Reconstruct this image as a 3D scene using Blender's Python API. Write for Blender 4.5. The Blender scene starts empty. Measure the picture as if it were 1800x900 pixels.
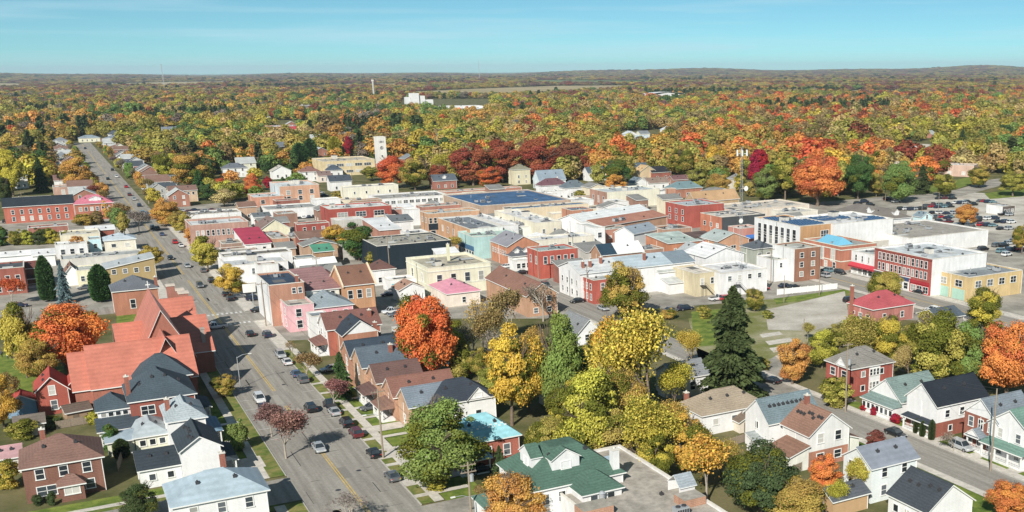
import bpy, math, random, re
import numpy as np
from mathutils import Vector
random.seed(7); RNG=np.random.default_rng(7)
SC=bpy.context.scene; COL=SC.collection
# ------------------------------------------------------------------ camera (a crop of a wider aerial frame: principal point off centre)
CF,CX,CY,CH_,ROLL,HC=1863.,1195.,652.,121.,-0.0055,65.
PITCH=math.atan((CY-CH_)/CF); TH=math.radians(30.6)
cam=bpy.data.cameras.new('camera'); camo=bpy.data.objects.new('camera',cam); COL.objects.link(camo); SC.camera=camo
cam.sensor_width=36; cam.lens=CF/1800*36; cam.shift_x=-(CX-900)/1800; cam.shift_y=(CY-450)/1800
cam.clip_start=1; cam.clip_end=60000
camo.location=(0,0,HC)
from mathutils import Matrix
camo.matrix_world=Matrix.Translation((0,0,HC))@Matrix.Rotation(math.pi/2-PITCH,4,'X')@Matrix.Rotation(ROLL,4,'Z')
# ------------------------------------------------------------------ sky, sun, exposure
HAZE=4.2e-5
SUN_AZ,SUN_EL=193.5,34.0          # compass bearing from +Y, elevation
world=bpy.data.worlds.new('World'); SC.world=world; world.use_nodes=True
nt=world.node_tree; bg=nt.nodes['Background']
sky=nt.nodes.new('ShaderNodeTexSky'); sky.sky_type='NISHITA'; sky.sun_disc=False
sky.sun_elevation=math.radians(SUN_EL); sky.sun_rotation=math.radians(SUN_AZ); sky.altitude=100; sky.air_density=.42; sky.dust_density=.15; sky.ozone_density=2.0
def wn(t,**k):
    n=nt.nodes.new(t)
    for a,b in k.items(): setattr(n,a,b)
    return n
tint=wn('ShaderNodeMix',data_type='RGBA',blend_type='MULTIPLY'); tint.inputs[0].default_value=1
nt.links.new(sky.outputs[0],tint.inputs[6]); tint.inputs[7].default_value=(.74,1.16,1.02,1)
# thin cirrus streaks
tc=wn('ShaderNodeTexCoord'); mp=wn('ShaderNodeMapping'); mp.inputs['Scale'].default_value=(2.2,2.2,46); mp.inputs['Rotation'].default_value=(0,math.radians(1.5),0)
nz=wn('ShaderNodeTexNoise'); nz.inputs['Scale'].default_value=1.6; nz.inputs['Detail'].default_value=6; nz.inputs['Roughness'].default_value=.55
rp=wn('ShaderNodeValToRGB'); rp.color_ramp.elements[0].position=.46; rp.color_ramp.elements[1].position=.82
nt.links.new(tc.outputs['Generated'],mp.inputs[0]); nt.links.new(mp.outputs[0],nz.inputs['Vector']); nt.links.new(nz.outputs[0],rp.inputs[0])
cm=wn('ShaderNodeMix',data_type='RGBA'); mul=wn('ShaderNodeMath',operation='MULTIPLY'); mul.inputs[1].default_value=.8
nt.links.new(rp.outputs[0],mul.inputs[0]); nt.links.new(mul.outputs[0],cm.inputs[0]); nt.links.new(tint.outputs[2],cm.inputs[6]); cm.inputs[7].default_value=(6.6,9.4,10.6,1)
nt.links.new(cm.outputs[2],bg.inputs['Color']); bg.inputs['Strength'].default_value=.067
sl=bpy.data.lights.new('sun','SUN'); slo=bpy.data.objects.new('sun',sl); COL.objects.link(slo)
sl.energy=5.0; sl.angle=math.radians(.5); sl.color=(1,.95,.86)
az,el=math.radians(SUN_AZ),math.radians(SUN_EL)
slo.rotation_euler=Vector((-math.sin(az)*math.cos(el),-math.cos(az)*math.cos(el),-math.sin(el))).to_track_quat('-Z','Y').to_euler()
slo.location=(0,0,300)
SC.view_settings.view_transform='Standard'; SC.view_settings.look='None'; SC.view_settings.exposure=.36; SC.view_settings.gamma=1
SC.cycles.max_bounces=5; SC.cycles.diffuse_bounces=3; SC.cycles.transparent_max_bounces=6; SC.cycles.volume_bounces=0
SC.cycles.caustics_reflective=False; SC.cycles.caustics_refractive=False
# ------------------------------------------------------------------ photo pixel -> direction -> point on a horizontal plane
def ray(px,py):
    a=px-CX;b=py-CY;c,s=math.cos(ROLL),math.sin(ROLL)
    a,b=a*c+b*s,-a*s+b*c
    return np.array([a,CF*math.cos(PITCH)-b*math.sin(PITCH),-b*math.cos(PITCH)-CF*math.sin(PITCH)])
def g(px,py,z=0.):
    d=ray(px,py);t=(z-HC)/d[2];return d*t+np.array([0,0,HC])
U=np.array([-math.sin(TH),math.cos(TH),0.]);V=np.array([math.cos(TH),math.sin(TH),0.])
def uvz(u,v,z=0.): q=U*u+V*v; return (q[0],q[1],z)
def guv(px,py,z=0.): q=g(px,py,z); return float(q@U),float(q@V)
def proj(P):
    x,y,z=P[0],P[1],P[2]-HC
    cp,sp=math.cos(PITCH),math.sin(PITCH)
    dep=y*cp-z*sp; up=y*sp+z*cp
    a=CF*x/dep;b=-CF*up/dep
    c,s=math.cos(ROLL),math.sin(ROLL)
    return CX+a*c-b*s,CY+a*s+b*c
# ------------------------------------------------------------------ materials
def lin(c): return c/12.92 if c<=.04045 else ((c+.055)/1.055)**2.4
def hexc(s,k=1.0,DESAT=.1,cap=.8):
    s=s.lstrip('#'); c=[lin(int(s[i:i+2],16)/255)*k for i in (0,2,4)]; y=.3*c[0]+.55*c[1]+.15*c[2]
    return tuple(min(cap,v*(1-DESAT)+y*DESAT) for v in c)
MATS={}
def newmat(name):
    m=bpy.data.materials.new(name); m.use_nodes=True; n=m.node_tree.nodes
    return m,m.node_tree,n['Principled BSDF']
def MAT(key):
    if key in MATS: return MATS[key]
    kind,h=key.split('#'); col=hexc(h,{'brick':.76,'stuc':.92,'sid':1.,'fl':.8,'gr':.8,'sh':.85,'me':.86}.get(kind,.9),{'brick':.28,'stuc':.2,'sid':.15,'sh':.12,'me':.12}.get(kind,.15),{'fl':.6,'stuc':.66}.get(kind,.70))
    m,t,b=newmat(key.replace('#','_'))
    L=t.links.new; N=t.nodes.new
    co=N('ShaderNodeTexCoord'); geo=N('ShaderNodeObjectInfo')
    n1=N('ShaderNodeTexNoise'); n1.inputs['Scale'].default_value={'brick':5.5,'sid':1.2,'stuc':.7,'sh':3.2,'me':1.4,'fl':.45,'gr':1.1,'dark':.6}.get(kind,1.)
    n1.inputs['Detail'].default_value=8; n1.inputs['Roughness'].default_value=.65
    n2=N('ShaderNodeTexNoise'); n2.inputs['Scale'].default_value=.22; n2.inputs['Detail'].default_value=4
    L(co.outputs['Object'],n1.inputs['Vector']); L(co.outputs['Object'],n2.inputs['Vector'])
    v1={'brick':.55,'sid':.14,'stuc':.16,'sh':.55,'me':.3,'fl':.34,'gr':.6,'dark':.25}.get(kind,.2)
    v2={'brick':.35,'sid':.12,'stuc':.22,'sh':.35,'me':.32,'fl':.45,'gr':.5,'dark':.2}.get(kind,.2)
    def mr(src,v):
        r=N('ShaderNodeMapRange'); r.inputs[1].default_value=.25; r.inputs[2].default_value=.75; r.inputs[3].default_value=1-v/2; r.inputs[4].default_value=1+v/2
        L(src,r.inputs[0]); return r.outputs[0]
    mm=N('ShaderNodeMath'); mm.operation='MULTIPLY'; L(mr(n1.outputs[0],v1),mm.inputs[0]); L(mr(n2.outputs[0],v2),mm.inputs[1])
    last=mm.outputs[0]
    if kind in('brick','stuc','sid','dark','fl','gr'):   # rain streaks on walls, ponding stains on flat roofs
        mq=N('ShaderNodeMapping'); mq.inputs['Scale'].default_value=(1.1,1.1,.12) if kind not in('fl','gr') else (.5,.16,1)
        n3=N('ShaderNodeTexNoise'); n3.inputs['Scale'].default_value=1.; n3.inputs['Detail'].default_value=7; n3.inputs['Roughness'].default_value=.7
        L(co.outputs['Object'],mq.inputs[0]); L(mq.outputs[0],n3.inputs['Vector'])
        m3=N('ShaderNodeMath'); m3.operation='MULTIPLY'; L(last,m3.inputs[0]); L(mr(n3.outputs[0],{'brick':.4,'stuc':.28,'sid':.16,'dark':.25,'fl':.5,'gr':.5}[kind]),m3.inputs[1]); last=m3.outputs[0]
    if kind in('sid','me','brick','sh'):  # courses as colour bands; on metal, relief-step shading put into the colour
        w=N('ShaderNodeTexWave'); w.wave_type='BANDS'; w.bands_direction='Z'
        w.inputs['Scale'].default_value={'sid':1.3,'me':.5,'brick':1.2,'sh':1.15}[kind]; w.inputs['Distortion'].default_value={'brick':1.5,'sh':2.5}.get(kind,.0); w.inputs['Detail'].default_value=1
        L(co.outputs['Object'],w.inputs['Vector'])
        m2=N('ShaderNodeMath'); m2.operation='MULTIPLY'; L(last,m2.inputs[0]); L(mr(w.outputs['Fac'],{'sid':.08,'me':.09,'brick':.2,'sh':.16}[kind]),m2.inputs[1]); last=m2.outputs[0]
    mx=N('ShaderNodeVectorMath'); mx.operation='SCALE'; mx.inputs[0].default_value=col; L(last,mx.inputs['Scale'])
    L(mx.outputs[0],b.inputs['Base Color'])
    b.inputs['Roughness'].default_value={'me':.42,'sid':.6,'dark':.6}.get(kind,.88)
    b.inputs['Specular IOR Level'].default_value={'me':.5}.get(kind,.2)
    bp=N('ShaderNodeBump'); bp.inputs['Strength'].default_value=.25; bp.inputs['Distance'].default_value=.05; L(n1.outputs[0],bp.inputs['Height']); L(bp.outputs[0],b.inputs['Normal'])
    MATS[key]=m; return m
def simple(name,col,rough=.6,metal=0,spec=.3,var=0.,scale=4):
    if name in MATS: return MATS[name]
    m,t,b=newmat(name)
    b.inputs['Roughness'].default_value=rough; b.inputs['Metallic'].default_value=metal; b.inputs['Specular IOR Level'].default_value=spec
    N=t.nodes.new;L=t.links.new
    n=N('ShaderNodeTexNoise'); n.inputs['Scale'].default_value=scale; n.inputs['Detail'].default_value=6
    co=N('ShaderNodeTexCoord'); L(co.outputs['Object'],n.inputs['Vector'])
    r=N('ShaderNodeMapRange'); r.inputs[1].default_value=.25; r.inputs[2].default_value=.75; r.inputs[3].default_value=1-var/2; r.inputs[4].default_value=1+var/2; L(n.outputs[0],r.inputs[0])
    s=N('ShaderNodeVectorMath'); s.operation='SCALE'; s.inputs[0].default_value=col; L(r.outputs[0],s.inputs['Scale']); L(s.outputs[0],b.inputs['Base Color'])
    MATS[name]=m; return m
WHITE=simple('white_trim',(.74,.74,.72),.5,var=.1)
GLASS=simple('window_glass',(.03,.04,.05),.08,spec=.6,var=.5,scale=.9)
PANE,_t,_b=newmat('window_pane')      # paler panes: blinds, curtains, and reflections put into the colour
_o=_t.nodes.new('ShaderNodeObjectInfo'); _r=_t.nodes.new('ShaderNodeValToRGB'); _r.color_ramp.interpolation='CONSTANT'
_e=_r.color_ramp.elements; _e[0].color=(.02,.026,.032,1); _e[1].position=.42; _e[1].color=(.05,.062,.075,1)
for _p,_c in((.62,(.11,.125,.14,1)),(.76,(.30,.30,.28,1)),(.9,(.5,.49,.46,1))): _q=_e.new(_p); _q.color=_c
_t.links.new(_o.outputs['Random'],_r.inputs[0]); _t.links.new(_r.outputs[0],_b.inputs['Base Color']); _b.inputs['Roughness'].default_value=.12
DARKM=simple('dark_metal',(.05,.05,.055),.5,var=.3)
STEEL=simple('galvanised_steel',(.42,.44,.46),.45,metal=.3,var=.2)
WOOD=simple('weathered_wood',(.27,.22,.17),.85,var=.4,scale=6)
BRICKC=MAT('brick#b0644c')
TRIMCOL=MAT('stuc#d8d2c6')
CONC=simple('concrete',(.42,.40,.37),.9,var=.25,scale=1.5)
def ground_mat(name,c1,c2,scale,detail=8,rough=.95,stretch=None,c3=None,rot=0,bump=.0,mid=(.38,.62)):
    m,t,b=newmat(name); N=t.nodes.new;L=t.links.new
    co=N('ShaderNodeTexCoord'); mp=N('ShaderNodeMapping'); mp.inputs['Rotation'].default_value=(0,0,rot)
    L(co.outputs['Object'],mp.inputs[0])
    if stretch: mq=N('ShaderNodeMapping'); mq.inputs['Scale'].default_value=stretch; L(mp.outputs[0],mq.inputs[0]); mp=mq
    n=N('ShaderNodeTexNoise'); n.inputs['Scale'].default_value=scale; n.inputs['Detail'].default_value=detail; n.inputs['Roughness'].default_value=.6; L(mp.outputs[0],n.inputs['Vector'])
    r=N('ShaderNodeValToRGB'); e=r.color_ramp.elements; e[0].position,e[1].position=mid; e[0].color=(*c1,1); e[1].color=(*c2,1); L(n.outputs[0],r.inputs[0])
    out=r.outputs[0]
    n2=N('ShaderNodeTexNoise'); n2.inputs['Scale'].default_value=1.7; n2.inputs['Detail'].default_value=9; n2.inputs['Roughness'].default_value=.75; L(co.outputs['Object'],n2.inputs['Vector'])
    mr=N('ShaderNodeMapRange'); mr.inputs[1].default_value=.3; mr.inputs[2].default_value=.7; mr.inputs[3].default_value=.78; mr.inputs[4].default_value=1.2; L(n2.outputs[0],mr.inputs[0])
    s=N('ShaderNodeVectorMath'); s.operation='SCALE'; L(out,s.inputs[0]); L(mr.outputs[0],s.inputs['Scale']); L(s.outputs[0],b.inputs['Base Color'])
    b.inputs['Roughness'].default_value=rough; b.inputs['Specular IOR Level'].default_value=.15
    MATS[name]=m; return m
ASPH=ground_mat('old_asphalt',(.235,.218,.195),(.325,.305,.275),.8,stretch=(1.3,.05,1),rot=-TH)
ASPH2=ground_mat('lot_asphalt',(.22,.205,.18),(.38,.355,.31),.12)
WALK=ground_mat('pavement_concrete',(.47,.44,.39),(.60,.56,.50),.5)
LAWN=ground_mat('lawn_grass',(.09,.14,.025),(.20,.24,.05),.35)
VERGE=ground_mat('dry_grass',(.10,.145,.03),(.23,.21,.075),.4)
EARTH=ground_mat('town_earth',(.075,.085,.028),(.17,.15,.075),.09)
LOT=ground_mat('patchy_lot',(.17,.18,.06),(.46,.41,.32),.075,mid=(.44,.72))
FIELD=ground_mat('stubble_field',(.30,.24,.13),(.42,.34,.2),.004)
GRAV=ground_mat('gravel_yard',(.36,.33,.28),(.55,.52,.46),.08)
# ------------------------------------------------------------------ mesh helper
class MB:
    def __init__(s): s.v=[];s.f=[];s.m=[]
    def poly(s,pts,m=0):
        i=len(s.v); s.v+= [tuple(p) for p in pts]; s.f.append(tuple(range(i,i+len(pts)))); s.m.append(m)
    def box(s,x0,x1,y0,y1,z0,z1,m=0,mt=None):
        i=len(s.v); s.v+=[(x,y,z) for z in(z0,z1) for y in(y0,y1) for x in(x0,x1)]
        for k,f in enumerate(((0,2,3,1),(4,5,7,6),(0,1,5,4),(2,6,7,3),(0,4,6,2),(1,3,7,5))):
            s.f.append(tuple(i+q for q in f)); s.m.append(mt if (mt is not None and k==1) else m)
    def slab(s,pts,t,mt=0,mb=1):
        n=len(pts);i=len(s.v); s.v+=[tuple(p) for p in pts]+[(p[0],p[1],p[2]-t) for p in pts]
        s.f.append(tuple(range(i,i+n))); s.m.append(mt); s.f.append(tuple(reversed(range(i+n,i+2*n)))); s.m.append(mb)
        for k in range(n):
            j=(k+1)%n; s.f.append((i+k,i+n+k,i+n+j,i+j)); s.m.append(mb)
    def tube(s,a,b,ra,rb,n=6,m=0,cap=True):
        a=Vector(a);b=Vector(b);d=(b-a)
        if d.length<1e-6:return
        d.normalize(); x=d.orthogonal().normalized(); y=d.cross(x)
        i=len(s.v)
        for p,r in((a,ra),(b,rb)):
            for k in range(n):
                q=p+(x*math.cos(2*math.pi*k/n)+y*math.sin(2*math.pi*k/n))*r; s.v.append(tuple(q))
        for k in range(n):
            j=(k+1)%n; s.f.append((i+k,i+j,i+n+j,i+n+k)); s.m.append(m)
        if cap: s.f.append(tuple(range(i+2*n-1,i+n-1,-1))[::-1]); s.m.append(m); s.f.append(tuple(range(i,i+n))[::-1]); s.m.append(m)
    def mesh(s,name,mats,smooth=False):
        me=bpy.data.meshes.new(name); me.from_pydata(s.v,[],s.f)
        for m in mats: me.materials.append(m)
        if any(s.m): me.polygons.foreach_set('material_index',s.m)
        if smooth: me.polygons.foreach_set('use_smooth',[True]*len(s.f))
        me.update(); return me
    def build(s,name,mats,parent=None,smooth=False):
        o=bpy.data.objects.new(name,s.mesh(name,mats if isinstance(mats,(list,tuple)) else [mats],smooth)); COL.objects.link(o)
        if parent: o.parent=parent
        return o
def link(name,me,parent=None,loc=None,rz=0):
    o=bpy.data.objects.new(name,me); COL.objects.link(o)
    if parent: o.parent=parent
    if loc is not None: o.location=loc
    if rz: o.rotation_euler=(0,0,rz)
    return o
def tag(o,label,cat,group=None):
    o['label']=label; o['category']=cat
    if group: o['group']=group
    return o
def thing(name,label,cat,loc,rz=0,group=None):
    o=bpy.data.objects.new(name,None); COL.objects.link(o); o.location=loc; o.rotation_euler=(0,0,rz); o.empty_display_size=.5
    return tag(o,label,cat,group)
def struct(o,kind='structure'): o['kind']=kind; return o
# ------------------------------------------------------------------ ground, streets, pavements
def sheet(name,pts,z,m,kind='structure',parent=None):
    b=MB(); b.poly([(p[0],p[1],z) for p in pts]); o=b.build(name,m,parent)
    if kind: o['kind']=kind
    return o
def uvrect(name,u0,u1,v0,v1,z,m,parent=None,kind='structure'): return sheet(name,[uvz(u0,v0),uvz(u0,v1),uvz(u1,v1),uvz(u1,v0)],z,m,kind,parent)
def pxsheet(name,pts,z,m,kind='structure',parent=None): return sheet(name,[g(*p) for p in pts],z,m,kind,parent)
# one big sheet with low hills far away
gm=MB(); na,nr=90,[0,100,300,700,1500,3000,6000,9000,11000,12500,14000,16000,20000,26000]
ang=[math.radians(-75+150*k/na) for k in range(na+1)]
def hill(r,a):
    if r<9500: return 0.
    t=min(1,(r-9500)/4000)
    x=math.sin(a)*r
    return t*(26+18*math.sin(a*9+1)+13*math.sin(a*23+2)+8*math.sin(a*51)+ (34*math.exp(-((a-.27)/.05)**2)))
for r in nr:
    for a in ang: gm.v.append((math.sin(a)*r,math.cos(a)*r-60,hill(r,a)))
for i in range(len(nr)-1):
    for k in range(na):
        q=i*(na+1)+k; gm.f.append((q,q+1,q+na+2,q+na+1)[::-1]); gm.m.append(0)
go=gm.build('ground',EARTH,smooth=True); struct(go)
YELLOW=simple('faded_yellow_paint',(.50,.36,.12),.8,var=.5,scale=.6)
WPAINT=simple('faded_white_paint',(.55,.55,.53),.8,var=.4,scale=.8)
STREETS=[]
def street(name,u0,u1,v0,v1,line=True):
    uvrect(name,u0,u1,v0,v1,.02,ASPH); STREETS.append((u0,u1,v0,v1))
    if line:
        vc=(v0+v1)/2
        b=MB()
        for u,e in((u0,u1),):
            n=int((e-u)/12)
            for k in range(n):
                if random.random()<.06: continue
                a=u+k*12; c=a+12
                for s in(-.2,.2): b.poly([uvz(a,vc+s-.1,.026),uvz(a,vc+s+.1,.026),uvz(c,vc+s+.1,.026),uvz(c,vc+s-.1,.026)])
        o=b.build('centre_line',YELLOW); struct(o)
def kerb(name,u0,u1,v,side,walk=1.6,verge=2.2,grass=True):
    # kerb, verge strip, concrete walk; side=+1 lies at larger v
    s=side
    b=MB(); v0,v1=sorted((v,v+s*.18))
    q=[uvz(u0,v0),uvz(u0,v1),uvz(u1,v1),uvz(u1,v0)]
    b.slab([(p[0],p[1],.14) for p in q],.16,0,0); struct(b.build('kerb',CONC))
    a0,a1=sorted((v+s*.18,v+s*(.18+verge))); uvrect('verge' if grass else 'pavement',u0,u1,a0,a1,.12,VERGE if grass else WALK)
    a0,a1=sorted((v+s*(.18+verge),v+s*(.18+verge+walk))); uvrect('pavement',u0,u1,a0,a1,.125,WALK)
# paved town centre under everything
pxsheet('town_paving',[(-60,560),(250,545),(480,600),(690,590),(780,560),(960,560),(1330,528),(1500,560),(1860,570),(1860,352),(1560,345),(1290,368),(1180,352),(1000,345),(840,340),(600,345),(420,352),(250,372),(-60,392)],.006,ASPH2)
street('main_street',120,1180,27.6,43.0)
street('east_road',60,420,121.5,130.0,False)
street('market_street',120,420,207.5,219.0)
uvrect('side_street',164,175.,-80,27.6,.016,ASPH)
uvrect('cross_street',300,311,43,207,.012,ASPH)
uvrect('cross_street',330,341,-80,27.6,.012,ASPH)
kerb('k',176,328,27.6,-1,1.6,2.4); kerb('k',342,560,27.6,-1,2.2,1.2,False); kerb('k',120,163,27.6,-1,1.6,2.6)
kerb('k',152,262,43.0,1,1.6,2.0); kerb('k',262,299,43.0,1,2.4,.8,False); kerb('k',313,560,43.0,1,2.4,1.4,False)
kerb('k',60,205,130.0,1,1.6,.1,False); kerb('k',60,262,121.5,-1,1.4,.2,False)
kerb('k',150,300,219,1,3.0,.6,False); kerb('k',150,300,207.5,-1,2.0,.4,False)
uvrect('pavement',161.6,164,-80,24,.02,VERGE); uvrect('pavement',175,176.4,-80,23,.02,VERGE); uvrect('pavement',176.4,177.8,-80,23,.024,WALK); uvrect('lawn',177.8,181,-80,23,.02,LAWN)
# lawns and drives
for a,b_,c,d in((178.5,228,18.6,23.4),(150,228,47,53.5),(104,163,131.8,135),(62,162,112,120)): uvrect('lawn',a,b_,c,d,.018,LAWN)
for u in (155,164,171,179,186,192.5,199,206,213,220,228): uvrect('footpath',u,u+1.3,43.2,52.,.135,WALK)
for u in (160.5,175,190): uvrect('driveway',u,u+3.2,43.2,54.,.137,WALK)
for u in (113,121.5,131.5,139,150.5,158): uvrect('driveway',u,u+2.4,130.2,135.,.137,WALK)
for u in (186,198,209): uvrect('footpath',u,u+1.4,18.6,25.5,.137,WALK)
uvrect('driveway',182,188,18.6,25.5,.139,WALK); uvrect('driveway',144.5,151.6,43,57,.02,ASPH2); uvrect('lawn',177.9,183,12.,25.,.02,LAWN)
pxsheet('lawn',[(-40,640),(60,600),(120,650),(60,700),(-40,720)],.02,LAWN)
pxsheet('lawn',[(205,545),(240,535),(238,590),(205,600)],.022,LAWN)
pxsheet('gravel_yard',[(1310,530),(1420,520),(1500,505),(1490,590),(1420,640),(1330,650),(1300,600)],.03,LOT)
pxsheet('vacant_lot',[(1210,560),(1330,540),(1340,640),(1230,640)],.02,LOT)
for k,q in enumerate([[(1345,600),(1388,594),(1396,600),(1352,607)],[(1352,612),(1400,606),(1410,613),(1360,620)],[(1335,588),(1370,583),(1376,588),(1340,594)],[(1362,626),(1405,621),(1412,627),(1370,633)]]): pxsheet('concrete_slab',q,.05,WALK)
pxsheet('gravel_yard',[(1345,545),(1420,528),(1485,512),(1492,560),(1430,582),(1350,580)],.04,GRAV)
pxsheet('verge',[(1360,525),(1490,508),(1495,515),(1365,535)],.034,LAWN)
pxsheet('verge',[(1215,548),(1340,536),(1330,600),(1220,610)],.024,LAWN)
pxsheet('driveway',[(1335,690),(1400,690),(1372,620),(1340,640)],.04,ASPH2)
pxsheet('driveway',[(690,560),(720,556),(710,500),(685,505)],.03,ASPH2)
pxsheet('car_park',[(1590,395),(1600,345),(1700,338),(1860,345),(1860,440),(1700,440),(1800,415)],.03,GRAV)
pxsheet('upper_road',[(1590,358),(1690,345),(1775,322),(1770,312),(1740,316),(1680,334),(1585,346)],.04,ASPH2)
pxsheet('upper_road',[(1570,282),(1620,262),(1640,254),(1600,252),(1592,262),(1560,280)],.04,WALK)
pxsheet('verge',[(1590,344),(1680,332),(1740,314),(1735,306),(1600,330)],.03,LAWN)
pxsheet('verge',[(1730,340),(1800,330),(1800,345),(1740,350)],.034,LAWN)
FIELDS=[[(690,168),(880,170),(1010,164),(1120,158),(1120,150),(980,151),(840,156),(700,160)],
 [(180,152),(330,150),(420,147),(430,143),(300,144),(190,147)],[(930,146),(1130,147),(1160,142),(940,141)],[(1480,168),(1640,165),(1640,158),(1490,159)],[(-20,152),(40,154),(45,147),(-20,146)],[(560,152),(700,152),(700,147),(570,148)]]
GFIELD=ground_mat('green_field',(.10,.15,.05),(.16,.20,.07),.004)
FIELDS=[[(x,y+(2.5 if y>sum(q[1] for q in f)/len(f) else 0)) for x,y in f] for f in FIELDS]
for k,f in enumerate(FIELDS): pxsheet('farm_field',f,.5,FIELD if k!=2 else GFIELD)
# tyre-polished lanes come from the stretched noise in the asphalt
# road wear: patches and manhole covers on the main street
b=MB()
for u,v in ((165,33.5),(172,38.6),(186,35),(201,31),(232,38),(262,33)):
    P=Vector(uvz(u,v,.03)); b.poly([P+Vector((math.cos(a)*.45,math.sin(a)*.45,0)) for a in [k*math.pi/5 for k in range(10)]])
struct(b.build('manhole_cover',DARKM))
b=MB()   # asphalt repair patches
for k in range(40):
    u=random.uniform(125,560);v=random.uniform(28.2,40);l=random.uniform(1.5,9);w=random.uniform(.8,2.2)
    b.poly([uvz(u,v,.0235),uvz(u,v+w,.0235),uvz(u+l,v+w,.0235),uvz(u+l,v,.0235)],random.randrange(2))
struct(b.build('asphalt_patch',[simple('dark_patch',(.21,.2,.18),.95,var=.3),simple('pale_patch',(.33,.31,.28),.95,var=.3)]))
b=MB()
for k in range(70):
    u=random.uniform(150,420);v=random.uniform(28.5,42);l=random.uniform(1,7);w=random.uniform(.06,.16)
    if random.random()<.5: b.poly([uvz(u,v,.028),uvz(u,v+l*.6,.028),uvz(u+w,v+l*.6,.028),uvz(u+w,v,.028)])
    else: b.poly([uvz(u,v,.028),uvz(u,v+w,.028),uvz(u+l*2,v+w,.028),uvz(u+l*2,v,.028)])
struct(b.build('tar_seam',simple('tar',(.05,.05,.05),.9)))
b=MB()
for u in range(196,330,7):
    for v in (27.8,40.4): b.poly([uvz(u,v,.03),uvz(u,v+2.3,.03),uvz(u+.14,v+2.3,.03),uvz(u+.14,v,.03)])
for u in (298.,312.): 
    for k in range(12): b.poly([uvz(u,28.5+k*1.2,.03),uvz(u,29.1+k*1.2,.03),uvz(u+2,29.1+k*1.2,.03),uvz(u+2,28.5+k*1.2,.03)])
struct(b.build('road_marking',WPAINT))
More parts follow.
